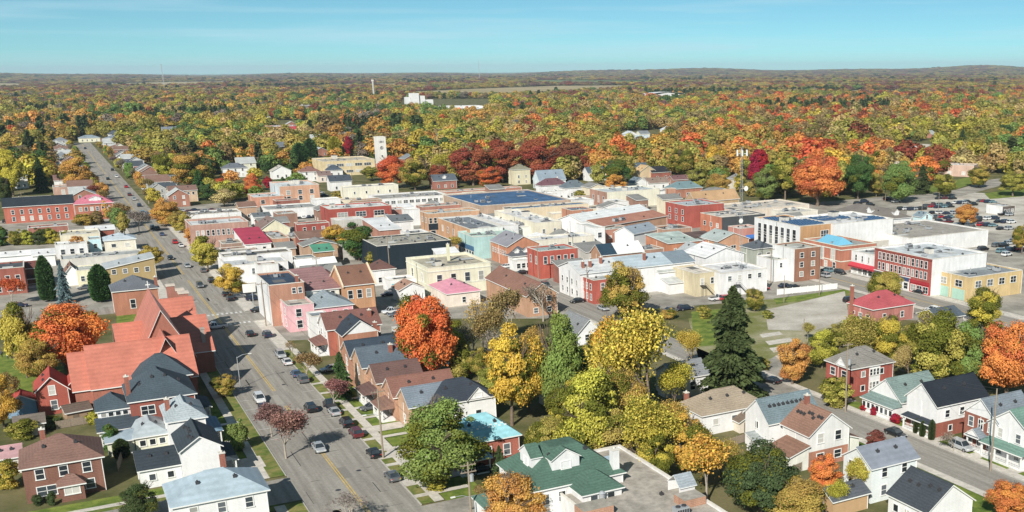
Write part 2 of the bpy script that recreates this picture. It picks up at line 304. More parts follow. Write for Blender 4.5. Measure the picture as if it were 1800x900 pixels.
# ------------------------------------------------------------------ building table
# name | label | category | eave height | near-left, near-right, far-left corners in photo pixels at that height
BLD=[
# --- west side of the main street
('brick_house','dark brick foursquare house with brown hip roof and central bay porch','house',6,(37,823),(179,802),10.,'hip',3,'brick#95604c','sh#86655a','S3x1:1.1,1.6^3.7 S2x1:2.6,1.5^.9@.02-.98',dict(chim=[(.3,.8,2.2)],bay=(.42,.72,2.2,3.0))),
('metal_roof_house','white house under a silver seamed metal hip roof at the corner','house',5.5,(303,890),(480,877),('R',443,823),'hip',2.6,'sid#f0f0ec','me#a9bcc8','S3x1^3.2 W3x1',dict(chim=[(.62,.62,2.6)])),
('clapboard_house','tall white clapboard house with blank gable wall and charcoal roof','house',6,(317,793),(388,782),(304,762),'gu',2.0,'sid#ffffff','sh#3d4850','',dict(vents=5,porch=[('E',.05,.95,2.2,2.9,'sh#3d4850')])),
('clapboard_annex','low white annex with charcoal roof against the tall clapboard house','house',3.3,(245,827),(320,818),(235,795),'gv',1.6,'sid#fafafa','sh#3a444c','S2x1:.9,1.0^1.3',{}),
('hip_roof_house','white house under a pale grey hip roof behind the clapboard house','house',6.3,(295,740),(360,728),(282,712),'hip',2.2,'sid#f5f5f2','sh#a7b2b8','',dict(chim=[(.1,.5,2)],porch=[('E',.1,.9,2.4,2.8,'sh#6f8fa8')])),
('cream_cottage','low cream cottage with light grey roof between the white houses','cottage',3,(237,768),(295,757),(262,738),'hip',1.8,'stuc#e9dfc4','me#a9b4ba','S3x1:.9,1.0^1.1',dict(wing=[(-4.4,0.3,4.2,4.0,2.6,'shed',.6,'stuc#e6dcc2','me#a3b4c0','')])),
('slate_roof_house','rambling red brick house with broad slate blue roofs and white bays','house',7,(227,705),(344,692),13.,'hip',4,'brick#a8543f','sh#4a5862','S1x2:2.2,1.6@.12-.4 S1x2@.6-.9',dict(chim=[(.02,.3,3.5)],vents=4,wing=[(-5.3,1.0,5.4,7.,5.8,'hip',2.0,'sid#f2f2f0','sh#4a5862','S4x1:.9,1.5^3.6'),(-5.6,-3.2,6.4,4.2,3.0,'shed',1.2,'sid#f6f6f4','sh#46525c','S1x1:1.5,1.0'),(2.0,13.2,10.,8.5,7.4,'hip',3.6,'brick#a8543f','sh#485660','')],porch=[('E',.2,.75,2.6,3.0,'sh#4a5862')])),
('gabled_brick_house','small red brick house with two white trimmed gables and red roof','house',5,(62,689),(120,682),9.,'gu',2.6,'brick#c0553c','sh#b04a40','S1x2:1.0,1.8',dict(wing=[(5.7,2.0,3.9,7.,5.0,'gu',2.0,'brick#b9523a','sh#b04a40','S1x2:1.0,1.7'),(-5.2,1.5,5.0,4.5,3.0,'gu',1.4,'sid#7fa0bc','sh#b5483e','')])),
('pink_roof_shed','low shed with a faded pink and grey metal roof by the brick house','shed',3,(-14,809),(36,797),7.,'gv',1.0,'sid#c9c4bb','me#c79a9c','',{}),
('hall','orange brick hall with grey hip roof beyond the church','hall',7,(198,512),(279,506),11.,'hip',3,'brick#c67a55','sh#6a6f78','S1x1:1.2,2.4^1.8@.3-.5',dict(chim=[(.97,.1,2.5)])),
('apartment_block','olive sided apartment block with flat pale metal roof','building',5.2,(184,473),(270,461),12.,'shedv',2.4,'sid#a08a5c','me#c0c4c6','S4x1:1.2,1.3^3.4',{}),
('corner_brick_block','red brick block with dark roof behind the bare red tree','building',8,(-40,476),(42,468),13.,'flat',.4,'brick#b8604a','fl#596068','S4x2:1.1,1.7',{}),
('balcony_house','house with red brown roof and a dark deep balcony','house',6,(43,472),(76,469),9.,'gv',1.4,'brick#8c5a48','sh#7c4a44','',dict(porch=[('S',.0,1.,2.,3.0,'sh#5a4a44')])),
('brown_gable_house','white house with brown gable roof behind the columnar cedars','house',4.2,(114,480),(137,475),9.,'gu',2.2,'sid#f2f2ee','sh#8a6a5a','',{}),
('cream_flat_block','cream walled flat block joined to the olive apartments','building',5,(134,476),(168,474),10.,'flat',.3,'stuc#e4d8b2','fl#b9bdb6','S2x1^1.6',{}),
('long_grey_shop','long low shop with pale grey roofing running to the street','shop',4,(107,457),(246,438),11.,'flat',.3,'stuc#c9c6bd','fl#b4b8b6','',dict(units=3)),
('white_metal_shed','plain shed with a bright white sheet metal roof','shed',4,(57,450),(96,447),6.5,'shed',1.2,'sid#e9e9e6','me#f4f4f2','',{}),
('white_low_store','white low store with one dark window by the round orange tree','shop',5,(97,431),(152,424),8.,'flat',.3,'stuc#f4f4f2','fl#d9dad6','S3x1:1.3,1.8^1.4',{}),
('tin_roof_long_house','long white building with a bright tin roof left of the metal shed','building',4,(-10,452),(56,446),8.,'gv',.9,'sid#ececea','me#eef0f0','',{}),
('pale_blue_house','pale blue sided flat house beside the grey hip house','house',5,(155,421),(176,417),8.,'flat',.25,'sid#b4d4e2','fl#9aa4a8','S1x1:1.,1.6^1.6',{}),
('beige_hip_shop','beige shop with pale metal hip roof at the street edge','shop',4.5,(183,423),(238,419),10.,'hip',1.8,'stuc#d9d3c0','me#bfcbd4','S2x1:1.5,1.2^1.8',{}),
('beige_warehouse','beige flat roofed warehouse behind the pale blue house','warehouse',4.5,(106,414),(176,410),14.,'flat',.35,'stuc#d6cdb2','fl#cfc8b0','',dict(units=2)),
('white_roof_store','small red brick store with a bright white sloped roof','shop',4,(152,406),(201,402),6.5,'shed',1.,'brick#a8543f','me#f5f5f2','',{}),
('red_parapet_store','low red walled store with white coping above the hedge','shop',4,(49,401),(119,393),8.,'flat',.5,'brick#b06a58','fl#a9b4b8','',dict(units=2)),
('brick_terrace','long red brick terrace with black shingle roof','terrace',7.5,(5,364),(130,359),12.,'gv',3.2,'brick#cf6647','sh#2f3840','S7x2:1.1,1.8',{}),
('pink_mansard_block','brick block with vivid pink roof and white dormer','building',7.5,(131,359),(199,356),11.,'hip',3.2,'brick#c8714c','sh#cc7286','S6x1:1.1,1.6^4.2',dict(dormer=[('S',.55,5.,1.7)])),
('pink_brick_strip','low pink brick strip mall with three dark doors','shop',4.5,(93,329),(174,326),12.,'flat',.4,'brick#d0a08a','fl#cfc4bc','S3x1:1.6,2.6^.2',{}),
('beige_garage','long beige garage roof left of the pink strip','garage',3.5,(8,351),(90,344),9.,'flat',.3,'stuc#d8ccb4','fl#c9bfae','',{}),
# --- houses and shops along the east kerb of the main street
('tan_brick_house','tan brick house with dark brown roof, third gable along the kerb','house',5,(663,672),(737,656),7.5,'gv',2.7,'brick#d39a70','sh#6f5550','W1x1',dict(porch=[('W',.05,.9,2.6,2.6,'sh#6f5550')])),
('orange_brick_house','orange brick house with reddish brown roof and white gable trim','house',5,(693,697),(789,672),7.5,'gv',2.7,'brick#d49a72','sh#8e6356','W1x1',dict(vents=2,porch=[('W',.05,.9,2.6,2.6,'sh#8a6a5c')])),
('grey_hip_house','tan brick two storey house with blue grey roof and small red chimney','house',6.5,(638,645),(740,632),8.5,'hv',3,'brick#d6a47a','sh#5d6b78','W1x2',dict(chim=[(.55,.3,1.5)])),
('navy_roof_house','brick house with navy shingle roof behind the blue grey one','house',6.5,(617,628),(700,612),8.,'gv',2.6,'brick#c98a64','sh#3c4a58','W1x2',{}),
('pale_grey_roof_house','tan brick house with pale blue grey roof beside the big green tree','house',5,(720,715),(806,696),7.5,'gv',2.6,'brick#d6a57c','sh#7b8794','W1x1',{}),
('dark_slate_house','white trimmed house with dark slate roof and small white gable','house',5,(757,712),(872,694),9.,'hip',3,'sid#efefec','sh#3c4450','S2x1',dict(gab=[('S',.72,4.5,2.2)])),
('turquoise_roof_house','red brick house under a bright turquoise metal roof with snow guards','house',5,(800,782),(915,763),('R',950,726),'hip',3.2,'brick#bf6248','me#8fcdd8','S3x1:1.1,1.9^1.6',dict(guards=1,gab=[('W',.6,4.4,2.4)],porch=[('S',.0,.45,2.6,2.7,'me#7fb8d0')])),
('green_roof_house','white stucco house with large mossy green hipped roof and dormers','house',7,(936,861),(1100,830),(880,812),'hipflat',5,'stuc#f4f2ee','sh#4f6e60','S2x1^4.3@.05-.4',dict(dormer=[('S',.42,4.4,2.5),('W',.5,4.4,2.5)],chim=[(.93,.06,-3.0)],wing=[(6.,-4.2,6.2,6.,6.6,'hip',2.2,'stuc#f6f4f0','sh#4f6e60','S2x1:1.1,1.9^4.0'),(-5,5,6,6,3.2,'hip',1.4,'stuc#efece6','sh#57766a','')])),
('gravel_roof_block','large flat gravel roofed block joined to the green roofed house','building',5.5,None,(1286,906),('R',1087,783),'flat',.35,'stuc#efeae2','gr#b3ab9f','',dict(w=17.,units=1,vents=6,chimbox=1)),
# --- block between main street corner and the black box
('tall_brick_block','tall brick block with dark blue roof and whitewashed street side','building',11,(472,502),(535,496),(463,480),'flat',.5,'brick#c98a68','fl#3c5068','S2x1:.9,1.4^8.3@.6-.95',dict(W='stuc#f2efe8',chim=[(.88,.2,1.2)])),
('pink_block','pink painted two storey block with flat beige roof','building',7,(505,538),(553,534),(489,521),'flat',.45,'stuc#eba9b0','fl#b8b0a4','S1x2:1.3,1.9@.2-.6 W2x2:1.1,1.9',{}),
('pink_hip_annex','pink annex under a blue grey hip roof','building',5.8,(554,541),(618,532),(537,521),'hip',2.2,'stuc#e59fa8','sh#8d9aa2','S3x1:1.,1.1^3.4',{}),
('mauve_roof_house','cream house with mauve brown sloping roof','house',8,(537,512),(597,506),(527,488),'shed',2.6,'stuc#e2dccb','sh#9c7474','S3x1:1.,1.^6.4',{}),
('maroon_hip_house','house with maroon hip roof behind the mauve roof','house',7,(530,486),(584,481),8.,'hip',1.8,'brick#b98a72','sh#7c5650','',{}),
('parapet_gable_block','tall orange brick block with brown roof between stone gable parapets','building',9,(603,502),(661,498),14.,'gv',4.,'brick#d99a62','sh#86604f','S3x1:1.2,2.2^5.2',dict(parapet='stuc#e2c9a4')),
('brown_roof_house','red brick house with long brown roof and white gable front','house',6.5,(575,579),(669,568),8.5,'gv',3,'brick#c06448','sh#80574f','W2x2',dict(W='sid#f3f3f0',chim=[(.85,.25,1.5)],porch=[('W',.1,.95,2.6,2.7,'sh#865e54')])),
('white_box_house','narrow white flat house wedged beside the pink block','house',6.2,(547,557),4.2,6.,'flat',.3,'stuc#f4f4f2','fl#8a949c','S1x2:1.1,1.4',{}),
('navy_gable_house','brick house with steep navy gable and red chimney','house',6.3,(603,589),(664,581),8.,'gu',3,'brick#c4805c','sh#39434f','',dict(gable='sid#f5f5f5',chim=[(.95,.1,1.6)])),
('white_warehouse','long white warehouse with pale grey roof and three dark windows','warehouse',6,(398,468),(514,464),(389,452),'flat',.4,'stuc#f7f8f8','fl#c2c6c8','S4x1:1.,1.8^2.8@.35-.95',dict(units=1)),
('white_parapet_store','white fronted store with dark roof behind the white warehouse','shop',7,(392,452),(520,446),10.,'flat',.5,'stuc#f4f6f6','fl#7d786e','',dict(units=3)),
('glazed_annex','black glazed annex with white frames','building',5.5,(521,455),(555,452),6.,'flat',.2,'dark#1d242c','fl#9aa6a8','S5x1:1.3,1.6^3.2',{}),
('green_roof_cottage','brown cottage with green metal roof by the dark green tree','cottage',6,(553,443),(586,440),6.,'shed',1.6,'stuc#a8825c','me#4f9a7c','S2x1',{}),
('crimson_roof_store','white store with a crimson metal roof','shop',5.5,(432,430),(477,427),(411,414),'shed',2.6,'stuc#f4f4f4','me#c0304c','S2x1:1.,1.5^2.8',{}),
('grey_flat_store','grey flat roofed store left of the crimson roof','shop',5.5,(391,429),(427,427),9.,'flat',.3,'brick#b08a74','fl#a8a296','',dict(units=1)),
('brown_flat_store','low brown roofed store in front of the crimson roof','shop',4.5,(390,441),(450,436),7.,'flat',.3,'brick#a87c66','fl#94705c','',{}),
('tan_store','tan brick store with cluttered grey roof right of the crimson roof','shop',6,(479,420),(508,417),(463,407),'flat',.4,'brick#d2946c','gr#a8a294','S2x1:1.,1.8^2',dict(units=4)),
('tan_store_annex','grey roofed tan annex with rooftop units','shop',5.5,(509,419),(530,416),10.,'flat',.4,'brick#c98a64','gr#a39d90','',dict(units=3)),
('pink_brick_block','long pinkish brick block with arched windows and pale roof','building',9,(335,396),(440,391),(323,386),'flat',.8,'brick#c8937e','fl#d3d6d8','S10x1:.9,2.^4.6',dict(units=3)),
('cream_gable_hall','cream gabled hall with wide brown roof','hall',5,(457,404),(506,398),14.,'gu',3.6,'stuc#ecd6b4','sh#85706a','',{}),
('red_brick_store','low red brick store joined to the red office','shop',5,(523,395),(579,391),7.,'flat',.4,'brick#b24a3a','fl#a8a49c','S3x1:1.1,1.6^2',{}),
('red_brick_office','red brick office with wide paired windows','office',9,(578,368),(689,361),(559,361),'flat',.5,'brick#bf4a38','fl#dcdedc','S3x1:4.2,2.0^5.2 S4x1:1.6,1.8^1.4',{}),
('white_long_garage','long white walled building with grey roof and cars parked in front','building',5,(469,369),(560,362),(454,362),'flat',.4,'stuc#f6f7f7','fl#a2a4a2','',dict(units=2)),
('tan_brick_tower_block','pinkish tan brick three storey block','building',9,(491,328),(561,324),(474,320),'flat',.5,'brick#e0a47c','fl#d5dce0','S3x2:1.8,2.0^1.8',dict(W='stuc#c3ccd0')),
('tan_brick_wing','low tan brick wing in front of the three storey block','building',5,(446,347),(498,343),(419,342),'flat',.4,'brick#d9906c','fl#c6ced2','S2x1:1.8,1.8^1.6',{}),
('beige_block','beige rendered block with flat roof beyond the red office','building',8,(606,330),(702,325),10.,'flat',.5,'stuc#e6d8c2','fl#c9c8c4','S4x1:.8,1.2^4.5',dict(units=3)),
('white_ribbon_block','long white block with a row of small paired dark windows','building',6,(667,350),(788,342),(655,342),'flat',.5,'stuc#f4eeec','gr#a7a49e','S10x1:2.0,1.3^3.4',dict(units=6)),
('grey_low_block','grey roofed low block in front of the white ribbon windows','building',6,(742,364),(846,360),9.,'flat',.3,'brick#bf7a64','gr#b5ada4','',dict(units=2)),
('pale_flat_store','pale flat store beside the white cube','shop',6,(672,370),(714,367),8.,'flat',.4,'brick#c88a78','fl#d6dadc','',{}),
('white_cube_block','plain white cube shaped block','building',7,(714,369),(737,367),7.,'flat',.3,'stuc#f8f8fa','fl#e2e4e6','',{}),
('arched_window_block','tan brick block with white arched windows and black shop fascia','building',10,(752,376),(842,369),(737,371),'flat',.6,'brick#d6a070','fl#b9c0ba','S4x1:1.1,2.^6.2@.0-.36 W2x1:1.1,2.^6.2',dict(fascia=('S',0,.33,3.6,2.4,'dark#27323c'))),
('black_wall_hall','flat roofed hall with a huge blank black wall','hall',8.5,(662,433),(783,418),('R',757,408),'flat',.4,'dark#22303a','gr#a9a496','',dict(vents=4)),
('white_roof_brick_house','brick house with a broad white sheet roof','house',6,(668,405),(706,402),(655,390),'shed',1.6,'brick#c08068','me#eef0f2','S2x1',{}),
('grey_gable_store','white store with dark grey roof and clutter','shop',7,(690,390),(728,388),8.,'shed',1.6,'stuc#f2f2f2','sh#70767c','',{}),
('white_roof_annex','white roofed annex behind the black wall','building',7.4,(716,411),(752,407),9.,'flat',.2,'stuc#f6f6f4','fl#f8f8f6','',dict(units=2)),
('cream_bank','cream stone bank with parapet, tall windows and roof chimney','bank',8.5,(752,472),(868,463),(736,451),'flat',.7,'stuc#e6d8bc','gr#b9b19c','S4x1:1.5,2.6^3.6 W2x1:1.4,2.6^3.6',dict(chim=[(.55,.6,4.5)],band=1)),
('magenta_roof_house','house with a magenta pink hip roof by the bank','house',4,(786,516),(834,505),(775,498),'hip',2.2,'stuc#dccfc0','me#d98ca2','S1x1',{}),
('brown_hip_house','orange brick house with long brown roof and white rake boards','house',6,(926,520),(975,512),(863,487),'gu',3,'brick#d09a70','sh#8c6658','S2x2:1.2,1.3',{}),
('corner_tan_block','tan brick corner block with white windows along the side street','building',9,(826,403),(884,398),(782,382),'flat',.5,'stuc#cfd0cc','fl#7f8790','W5x1:1.3,2.2^4.6',dict(W='brick#dba06a',units=3)),
('white_sheet_roof_store','store with bright white sheet roof beside the tan corner block','shop',8.4,(886,397),(912,395),(842,373),'flat',.2,'stuc#e8e8e6','fl#f6f6f6','',{}),
('teal_store','teal painted store front with mint flat roof','shop',8,(832,417),(921,413),(826,405),'flat',.4,'stuc#a4cbc9','fl#bcd8cc','S1x1:3,1.6^4 W1x1',dict(fascia=('W',0,1,3.0,1.6,'stuc#3f6f96'),units=2)),
('orange_gable_hall','orange brick gabled hall with grey roof on the side street','hall',7,(892,433),(943,426),(880,428),'gu',3,'brick#dc8a5a','sh#8f8f98','W6x1:.8,1.5^3.5',dict(l=16)),
('black_mansard_shop','small shop with black mansard and twin dormers','shop',4.2,(900,450),(933,446),6.5,'hip',2.4,'stuc#f0f0ee','sh#5c6068','S1x1:1.6,1.2',dict(dormer=[('S',.3,1.8,1.3),('S',.75,1.8,1.3)])),
('white_shop','tiny white shop front with dark windows','shop',3.4,(905,459),(932,455),5.,'flat',.3,'stuc#f6f6f6','fl#cfd2d0','S3x1:1.2,1.5^.9',{}),
('red_corner_block','bright red brick corner block with tall pale windows and wall mural','building',9,(948,442),(1026,439),(931,434),'flat',.5,'brick#d2553a','fl#9fb0b2','S5x1:1.1,2.3^4.8 W2x1:.9,2.4^4.6',dict(mural=('S',.34,.78,.6,4.2))),
('long_grey_roof_row','long white row with pale blue grey roof and brick chimneys','row house',8,(1020,481),(1231,462),(985,467),'gv',2.4,'stuc#eeeeec','me#bcc8ce','W4x2:.9,1.6',dict(roof2=[(.0,.36,'me#cfd3d4'),(.36,.8,'me#b3c3cc'),(.8,1.,'sh#7d8c98')],chim=[(.06,.2,1.9),(.12,.2,1.9),(.23,.3,1.9),(.6,.25,2.2)])),
('red_brick_flat','red brick flat roofed house front at the end of the white row','house',7,(1043,493),(1102,487),(1025,484),'flat',.35,'brick#c9553f','fl#a8acaa','W3x2:.9,1.7 S2x1:1.1,1.9^4',{}),
('white_lean_to_house','white rear block with lean-to roof behind the ochre tree','house',6,(1159,479),(1219,473),7.,'shed',1.4,'stuc#f7f7f7','fl#b9beb8','S2x1:1.,1.1^4.2@.5-.95',dict(wing=[(.5,-5.,10.,5.,3.4,'shed',.9,'stuc#f8f8f8','fl#cfd2d0','')])),
('cream_brick_block','cream brick block with beige flat roof and metal stair','building',7,(1223,481),(1269,478),(1199,467),'flat',.35,'brick#dccb9e','fl#d9cfc0','S2x1:1.,1.7^3.6',dict(stair=1)),
('white_rear_block','white rear block with dark small windows and large white roof','building',7,(1269,481),(1350,472),16.,'flat',.3,'stuc#ebe8e2','fl#f8f8f8','S4x1:1.2,1.3^4.6',dict(units=2,stair=1)),
('white_gable_store','bright white twin gabled store roof','shop',8.5,(1240,452),(1318,447),13.,'gu',2.4,'stuc#f6f6f6','me#fafafa','',{}),
('brown_brick_block','tall brown brick block with whitewashed side','building',10.5,(1397,438),(1433,431),(1359,429),'flat',.4,'brick#a86f4e','fl#b9bab0','S2x3:1.3,1.5^1.6',dict(W='stuc#dfe0de')),
('white_wing_block','white two storey wing beside the tall brown brick block','building',7,(1361,457),(1399,451),(1341,448),'flat',.4,'stuc#e9ebec','fl#b9bcb2','S2x1:.9,1.4^4.4',{}),
('mansard_block','grey green block with a charcoal mansard roof','building',7,(1325,437),(1360,433),8.,'hip',2.,'stuc#a5ab9e','sh#5c646c','S2x1:1.3,2.^3.2',{}),
('tan_glass_office','modern office with white gridded street front and tan brick end','office',11.5,(1407,398),(1467,393),(1337,381),'flat',.5,'brick#d39a58','fl#d5dce0','W7x2:1.9,3.6^3.2 S1x1:3.4,2.8^6.5@.55-.95',dict(W='stuc#f4f6f8',solar=[(.1,.1,.9,.5),(.1,.6,.5,.9)],units=4)),
('white_slab_block','huge blank white walled block with solar panels on the roof','building',11.5,(1467,394),(1571,384),24.,'flat',.5,'stuc#fbfbfb','fl#eef0f0','',dict(solar=[(.05,.45,.6,.75),(.6,.1,.95,.4)],units=4)),
('skylight_brick_block','orange brick block with a blue glass skylight','building',8,(1479,434),(1535,426),(1421,419),'flat',.5,'brick#cf7a58','gr#a9aba6','W3x1:2.0,4.^2.6 W4x1:1.5,2.^.3',dict(skylight=1,band=1,units=1)),
('red_awning_shop','white two storey shop with a long red awning','shop',7.5,(1548,451),(1604,445),(1497,440),'flat',.4,'stuc#eef0f0','fl#b4b9b6','W4x1:.8,1.8^4.6 W5x1:1.8,1.8^.5',dict(awning=('W',0,1,3.4,'stuc#c8283c'))),
('red_three_storey_row','three storey red brick row with white framed sash windows','row house',11,(1639,456),(1752,447),(1549,434),'flat',.5,'stuc#eceef0','fl#c9d0d4','W12x1:1.,2.1^7.9 W12x1:1.,2.1^4.7',dict(W='brick#bf5444',shop=1,units=3)),
('yellow_brick_block','yellow brick block with low blue grey roof','building',7,(1704,488),(1808,477),(1639,475),'flat',.35,'brick#e0bd72','gr#8f979c','S4x1:2.2,1.8^3.8 W2x1:2.6,1.8^3.8',dict(garage='W',units=1)),
('wide_grey_market','wide low market hall with grey roofs and white wall','market',6,(1600,419),(1787,412),(1575,404),'flat',.4,'stuc#f8f8f8','gr#aaa49a','',dict(units=4,l=34)),
('grey_hip_inn','white inn with dark grey hip roof and little dormers','inn',6.5,(1560,385),(1602,381),(1505,366),'hip',3,'stuc#f2f2f0','sh#7b756f','S2x1',dict(dormer=[('S',.5,2.6,2.0),('W',.4,2.6,2.0)])),
('blue_cottage','pale blue cottage at the edge of the car park','cottage',5,(1620,381),(1638,379),5.,'gu',1.6,'sid#b9d6ea','sh#7f929e','S1x2',{}),
('dark_brick_bungalow','dark brick bungalow shop beyond the car park','shop',4,(1763,363),(1815,365),10.,'flat',.4,'brick#6f625c','fl#c6cdd0','S3x1:1.2,1.5',dict(W='stuc#e8eef0')),
('red_hip_bungalow','pinkish brick bungalow with red hip roof and rusty porch','bungalow',4.3,(1535,543),(1605,532),(1497,530),'hip',3.2,'brick#c8766a','sh#b5525a','S2x1 W3x1:1.3,1.3',dict(chim=[(-.04,.8,2.6)])),
('slate_garage','low garage with a dark slate blue roof','garage',3.4,(1652,560),(1694,553),8.,'gv',1.6,'stuc#8f8a84','sh#56626e','',{}),
# --- rotated cluster in the middle of downtown
('blue_roof_hall','large hall with a vivid blue flat roof','hall',8,(845,362),(1000,350),(791,342),'flat',.4,'brick#c9a88c','fl#456c96','',dict(units=1)),
('blue_roof_annex','blue roofed annex with cream parapet','building',7.5,(897,368),(1036,358),9.,'flat',.4,'stuc#dcc7a2','fl#587c9e','',dict(units=4)),
('cream_arch_hall','long cream walled hall with brick arched end','hall',8,(1067,338),(1173,334),(1033,332),'flat',.4,'stuc#e8d9c2','fl#c4cccf','W3x1:1.2,3.2^2.4',dict(W='brick#c08a72',units=2)),
('brick_stub_tower','plain square brick stub tower at the end of the cream hall','tower',9.5,(1177,332),(1187,331),4.,'flat',.3,'brick#d49470','fl#b08870','',{}),
('white_parapet_roof_block','cream block with white roof and red brown parapet','building',9,(943,392),(989,389),(898,368),'flat',.5,'stuc#dcd4bc','fl#eceae6','S2x1:1.,1.4^5',dict(units=1)),
('white_jumble_block','block with jumbled white roofs and a dark penthouse','building',7,(906,400),(942,397),(868,381),'flat',.3,'stuc#d8dcd6','fl#e9ecea','',dict(units=5)),
('long_cream_block','long cream rendered block with a teal window','building',7,(930,424),(1043,413),9.,'flat',.4,'stuc#dcd6c4','fl#e4e6e8','S4x1:1.1,1.4^4.0',dict(units=2)),
('orange_end_block','orange brick block with rusty blue roof and big blank wall','building',9,(1005,370),(1042,367),10.,'flat',.4,'brick#d28a64','fl#5a7a98','',dict(units=2)),
('white_corrugated_block','white corrugated block with one dark window','building',9,(1044,401),(1063,399),(1019,392),'flat',.3,'sid#eef0ee','fl#c9cdca','S1x1:1.5,1.8^5.4',{}),
('round_window_block','small brick block with a round white window','building',7,(1063,404),(1112,401),8.,'flat',.3,'brick#c8866c','fl#b9c0b6','S3x1:.9,1.^3.6',{}),
('great_white_roof','large white skewed roof of a market hall','hall',8,(1023,390),(1146,371),13.,'gv',2.2,'stuc#e9ebe9','me#e2e6e6','',dict(rot=20,units=2)),
('brown_skewed_block','skewed block with long rusty brown roof','building',7.5,(1058,398),(1172,379),8.,'shed',1.6,'brick#d09a72','sh#b07a66','',dict(rot=20,units=3)),
('grey_skewed_house','skewed white gabled house with steel grey roof','house',6.5,(1114,411),15.,9.,'gv',2.2,'stuc#f0f0ee','me#98a4b0','S2x1:.9,1.',dict(rot=24)),
('navy_white_gable_row','gabled row with navy roof half and white roof half','row house',7,(1058,448),(1135,442),8.,'gv',2.8,'brick#c9946c','me#fafafa','',dict(roof2=[(0,.36,'sh#2c4658'),(.36,1.,'me#fafafa')])),
('mint_roof_brick_shed','orange brick long shed with mint grey roof','building',6.5,(1175,428),(1227,421),(1160,415),'shed',1.2,'brick#d0804e','fl#b3c4be','S3x1:.9,1.5^3',{}),
('scarlet_wall_store','store with scarlet wall and dark brown roof','shop',6.5,(1228,422),(1256,416),11.,'shed',1.2,'stuc#cc4448','fl#6a5652','',{}),
('orange_curved_hall','orange brick hall end with pale gable roof','hall',7,(1262,424),(1318,419),12.,'gu',2.4,'brick#dda070','sh#a9b4b2','S1x1:2.,1.^4',{}),
('red_three_storey_block','red brick three storey block with pale windows','building',9.5,(1208,362),(1273,357),(1173,354),'flat',.5,'brick#c5523f','fl#b4bcc2','W3x2:1.4,1.9^2.6',dict(units=2)),
('black_fascia_market','orange brick market with long charcoal fascia wall','market',7.5,(1269,382),(1349,376),(1221,375),'flat',.4,'dark#4c5054','fl#dcd2c4','W3x1:1.6,1.6^3',dict(W='brick#d5794f',units=5)),
('beige_roof_market','wide beige roofed store behind the charcoal fascia','shop',7,(1290,370),(1441,362),22.,'flat',.4,'stuc#d6c6b2','fl#cfc5b6','',dict(units=6)),
('blue_awning_shop','pink brick shop with blue awning beside the gridded office','shop',6,(1300,402),(1337,399),8.,'flat',.3,'brick#d78a78','fl#e2d8d0','',dict(awning=('S',.3,1.,2.8,'stuc#2c6fc0'))),
('grey_roof_lot_store','low white store with cluttered grey roof beside the street trees','shop',5,(320,379),(424,372),13.,'flat',.4,'stuc#f2f2f0','gr#9d978c','S1x1:1.4,1.8@.8-.98',dict(units=3)),
('slate_row_house','row house with dark slate roof at the foot of the red oaks','row house',5,(762,318),(800,315),8.,'gv',3,'brick#b8705c','sh#5a6470','S3x1',dict(dormer=[('S',.5,2.2,1.6)])),
('red_wall_arcade','low red brick arcade behind the blue roofed hall','building',4.5,(775,338),(926,331),8.,'flat',.4,'brick#c98468','fl#cfc6bc','S9x1:1.2,2',dict(units=3)),
('brown_hip_cottage','white cottage with dark brown hip roof under the black wall','cottage',5.2,(656,474),(694,470),8.,'hip',2.2,'stuc#f0f0ee','sh#70504a','S2x1',{}),
('white_teal_door_garage','low white garage with a teal door','garage',3.6,(682,493),(731,488),6.,'flat',.3,'stuc#f6f6f6','fl#e6e6e4','',dict(tealdoor=1)),
('peach_gable_cottage','cottage with peach brown roof beside the red maple','cottage',3.8,(702,510),(742,503),7.,'gu',1.8,'stuc#f0ece6','sh#a8826e','',{}),
('rusty_roof_shed','long shed with a rusty brown roof behind the crimson store','shed',4.5,(530,422),(566,419),9.,'shed',1.2,'brick#b88a70','sh#b4805f','',{}),
('white_low_roof_store','store with broad white roof beside the yellow tree','shop',5,(548,414),(590,410),12.,'flat',.3,'stuc#eeeeec','fl#f0f0f0','',dict(units=1)),
('small_grey_annex','small grey annex between the garage and red office','building',4.5,(447,382),(476,380),10.,'gv',1.2,'stuc#e6e6e4','sh#6c747a','',{}),
('tar_roof_block','block with a dark tar roof left of the red scarlet wall','building',7,(1168,404),(1205,397),10.,'flat',.4,'brick#c8987a','gr#6e625a','S2x1',dict(units=2)),
('brick_back_building','brick back building with a stack of small roofs','building',6,(1130,440),(1166,436),9.,'flat',.4,'brick#b88a72','fl#c4c0b6','S3x1:.9,1.2^3',dict(units=3)),
('white_back_store','white back store with stepped parapet behind the white row','shop',7,(1170,452),(1222,447),8.,'flat',.4,'stuc#e6e6e2','fl#e0e2e0','',dict(units=2)),
('pale_gable_back_house','pale back house with grey gable among the orange halls','house',6.5,(1215,446),(1248,441),9.,'gu',2.4,'stuc#e9e6df','sh#a7adb0','S2x1',{}),
('cream_upper_block','cream upper block behind the tan gridded office','building',8,(1385,374),(1442,370),12.,'flat',.4,'stuc#e2d6c4','fl#cfcac0','',dict(units=3)),
('grey_utility_shed','grey utility shed beside the skylight block','shed',4,(1540,424),(1592,419),6.,'flat',.3,'stuc#b5b0a6','fl#b9b4a8','S2x1:1.,1.',dict(units=1)),
# --- east road houses
('red_brick_duplex','red brick duplex with grey hip roof and white centre panel','house',6.3,(1497,647),(1572,634),(1453,631),'hip',2.8,'brick#b8523e','sh#8a8680','S2x2:.9,1.1 W2x1:1.4,1.5^3.6',dict(panel=('S',.42,.68),gab=[('W',.35,3.6,1.8)])),
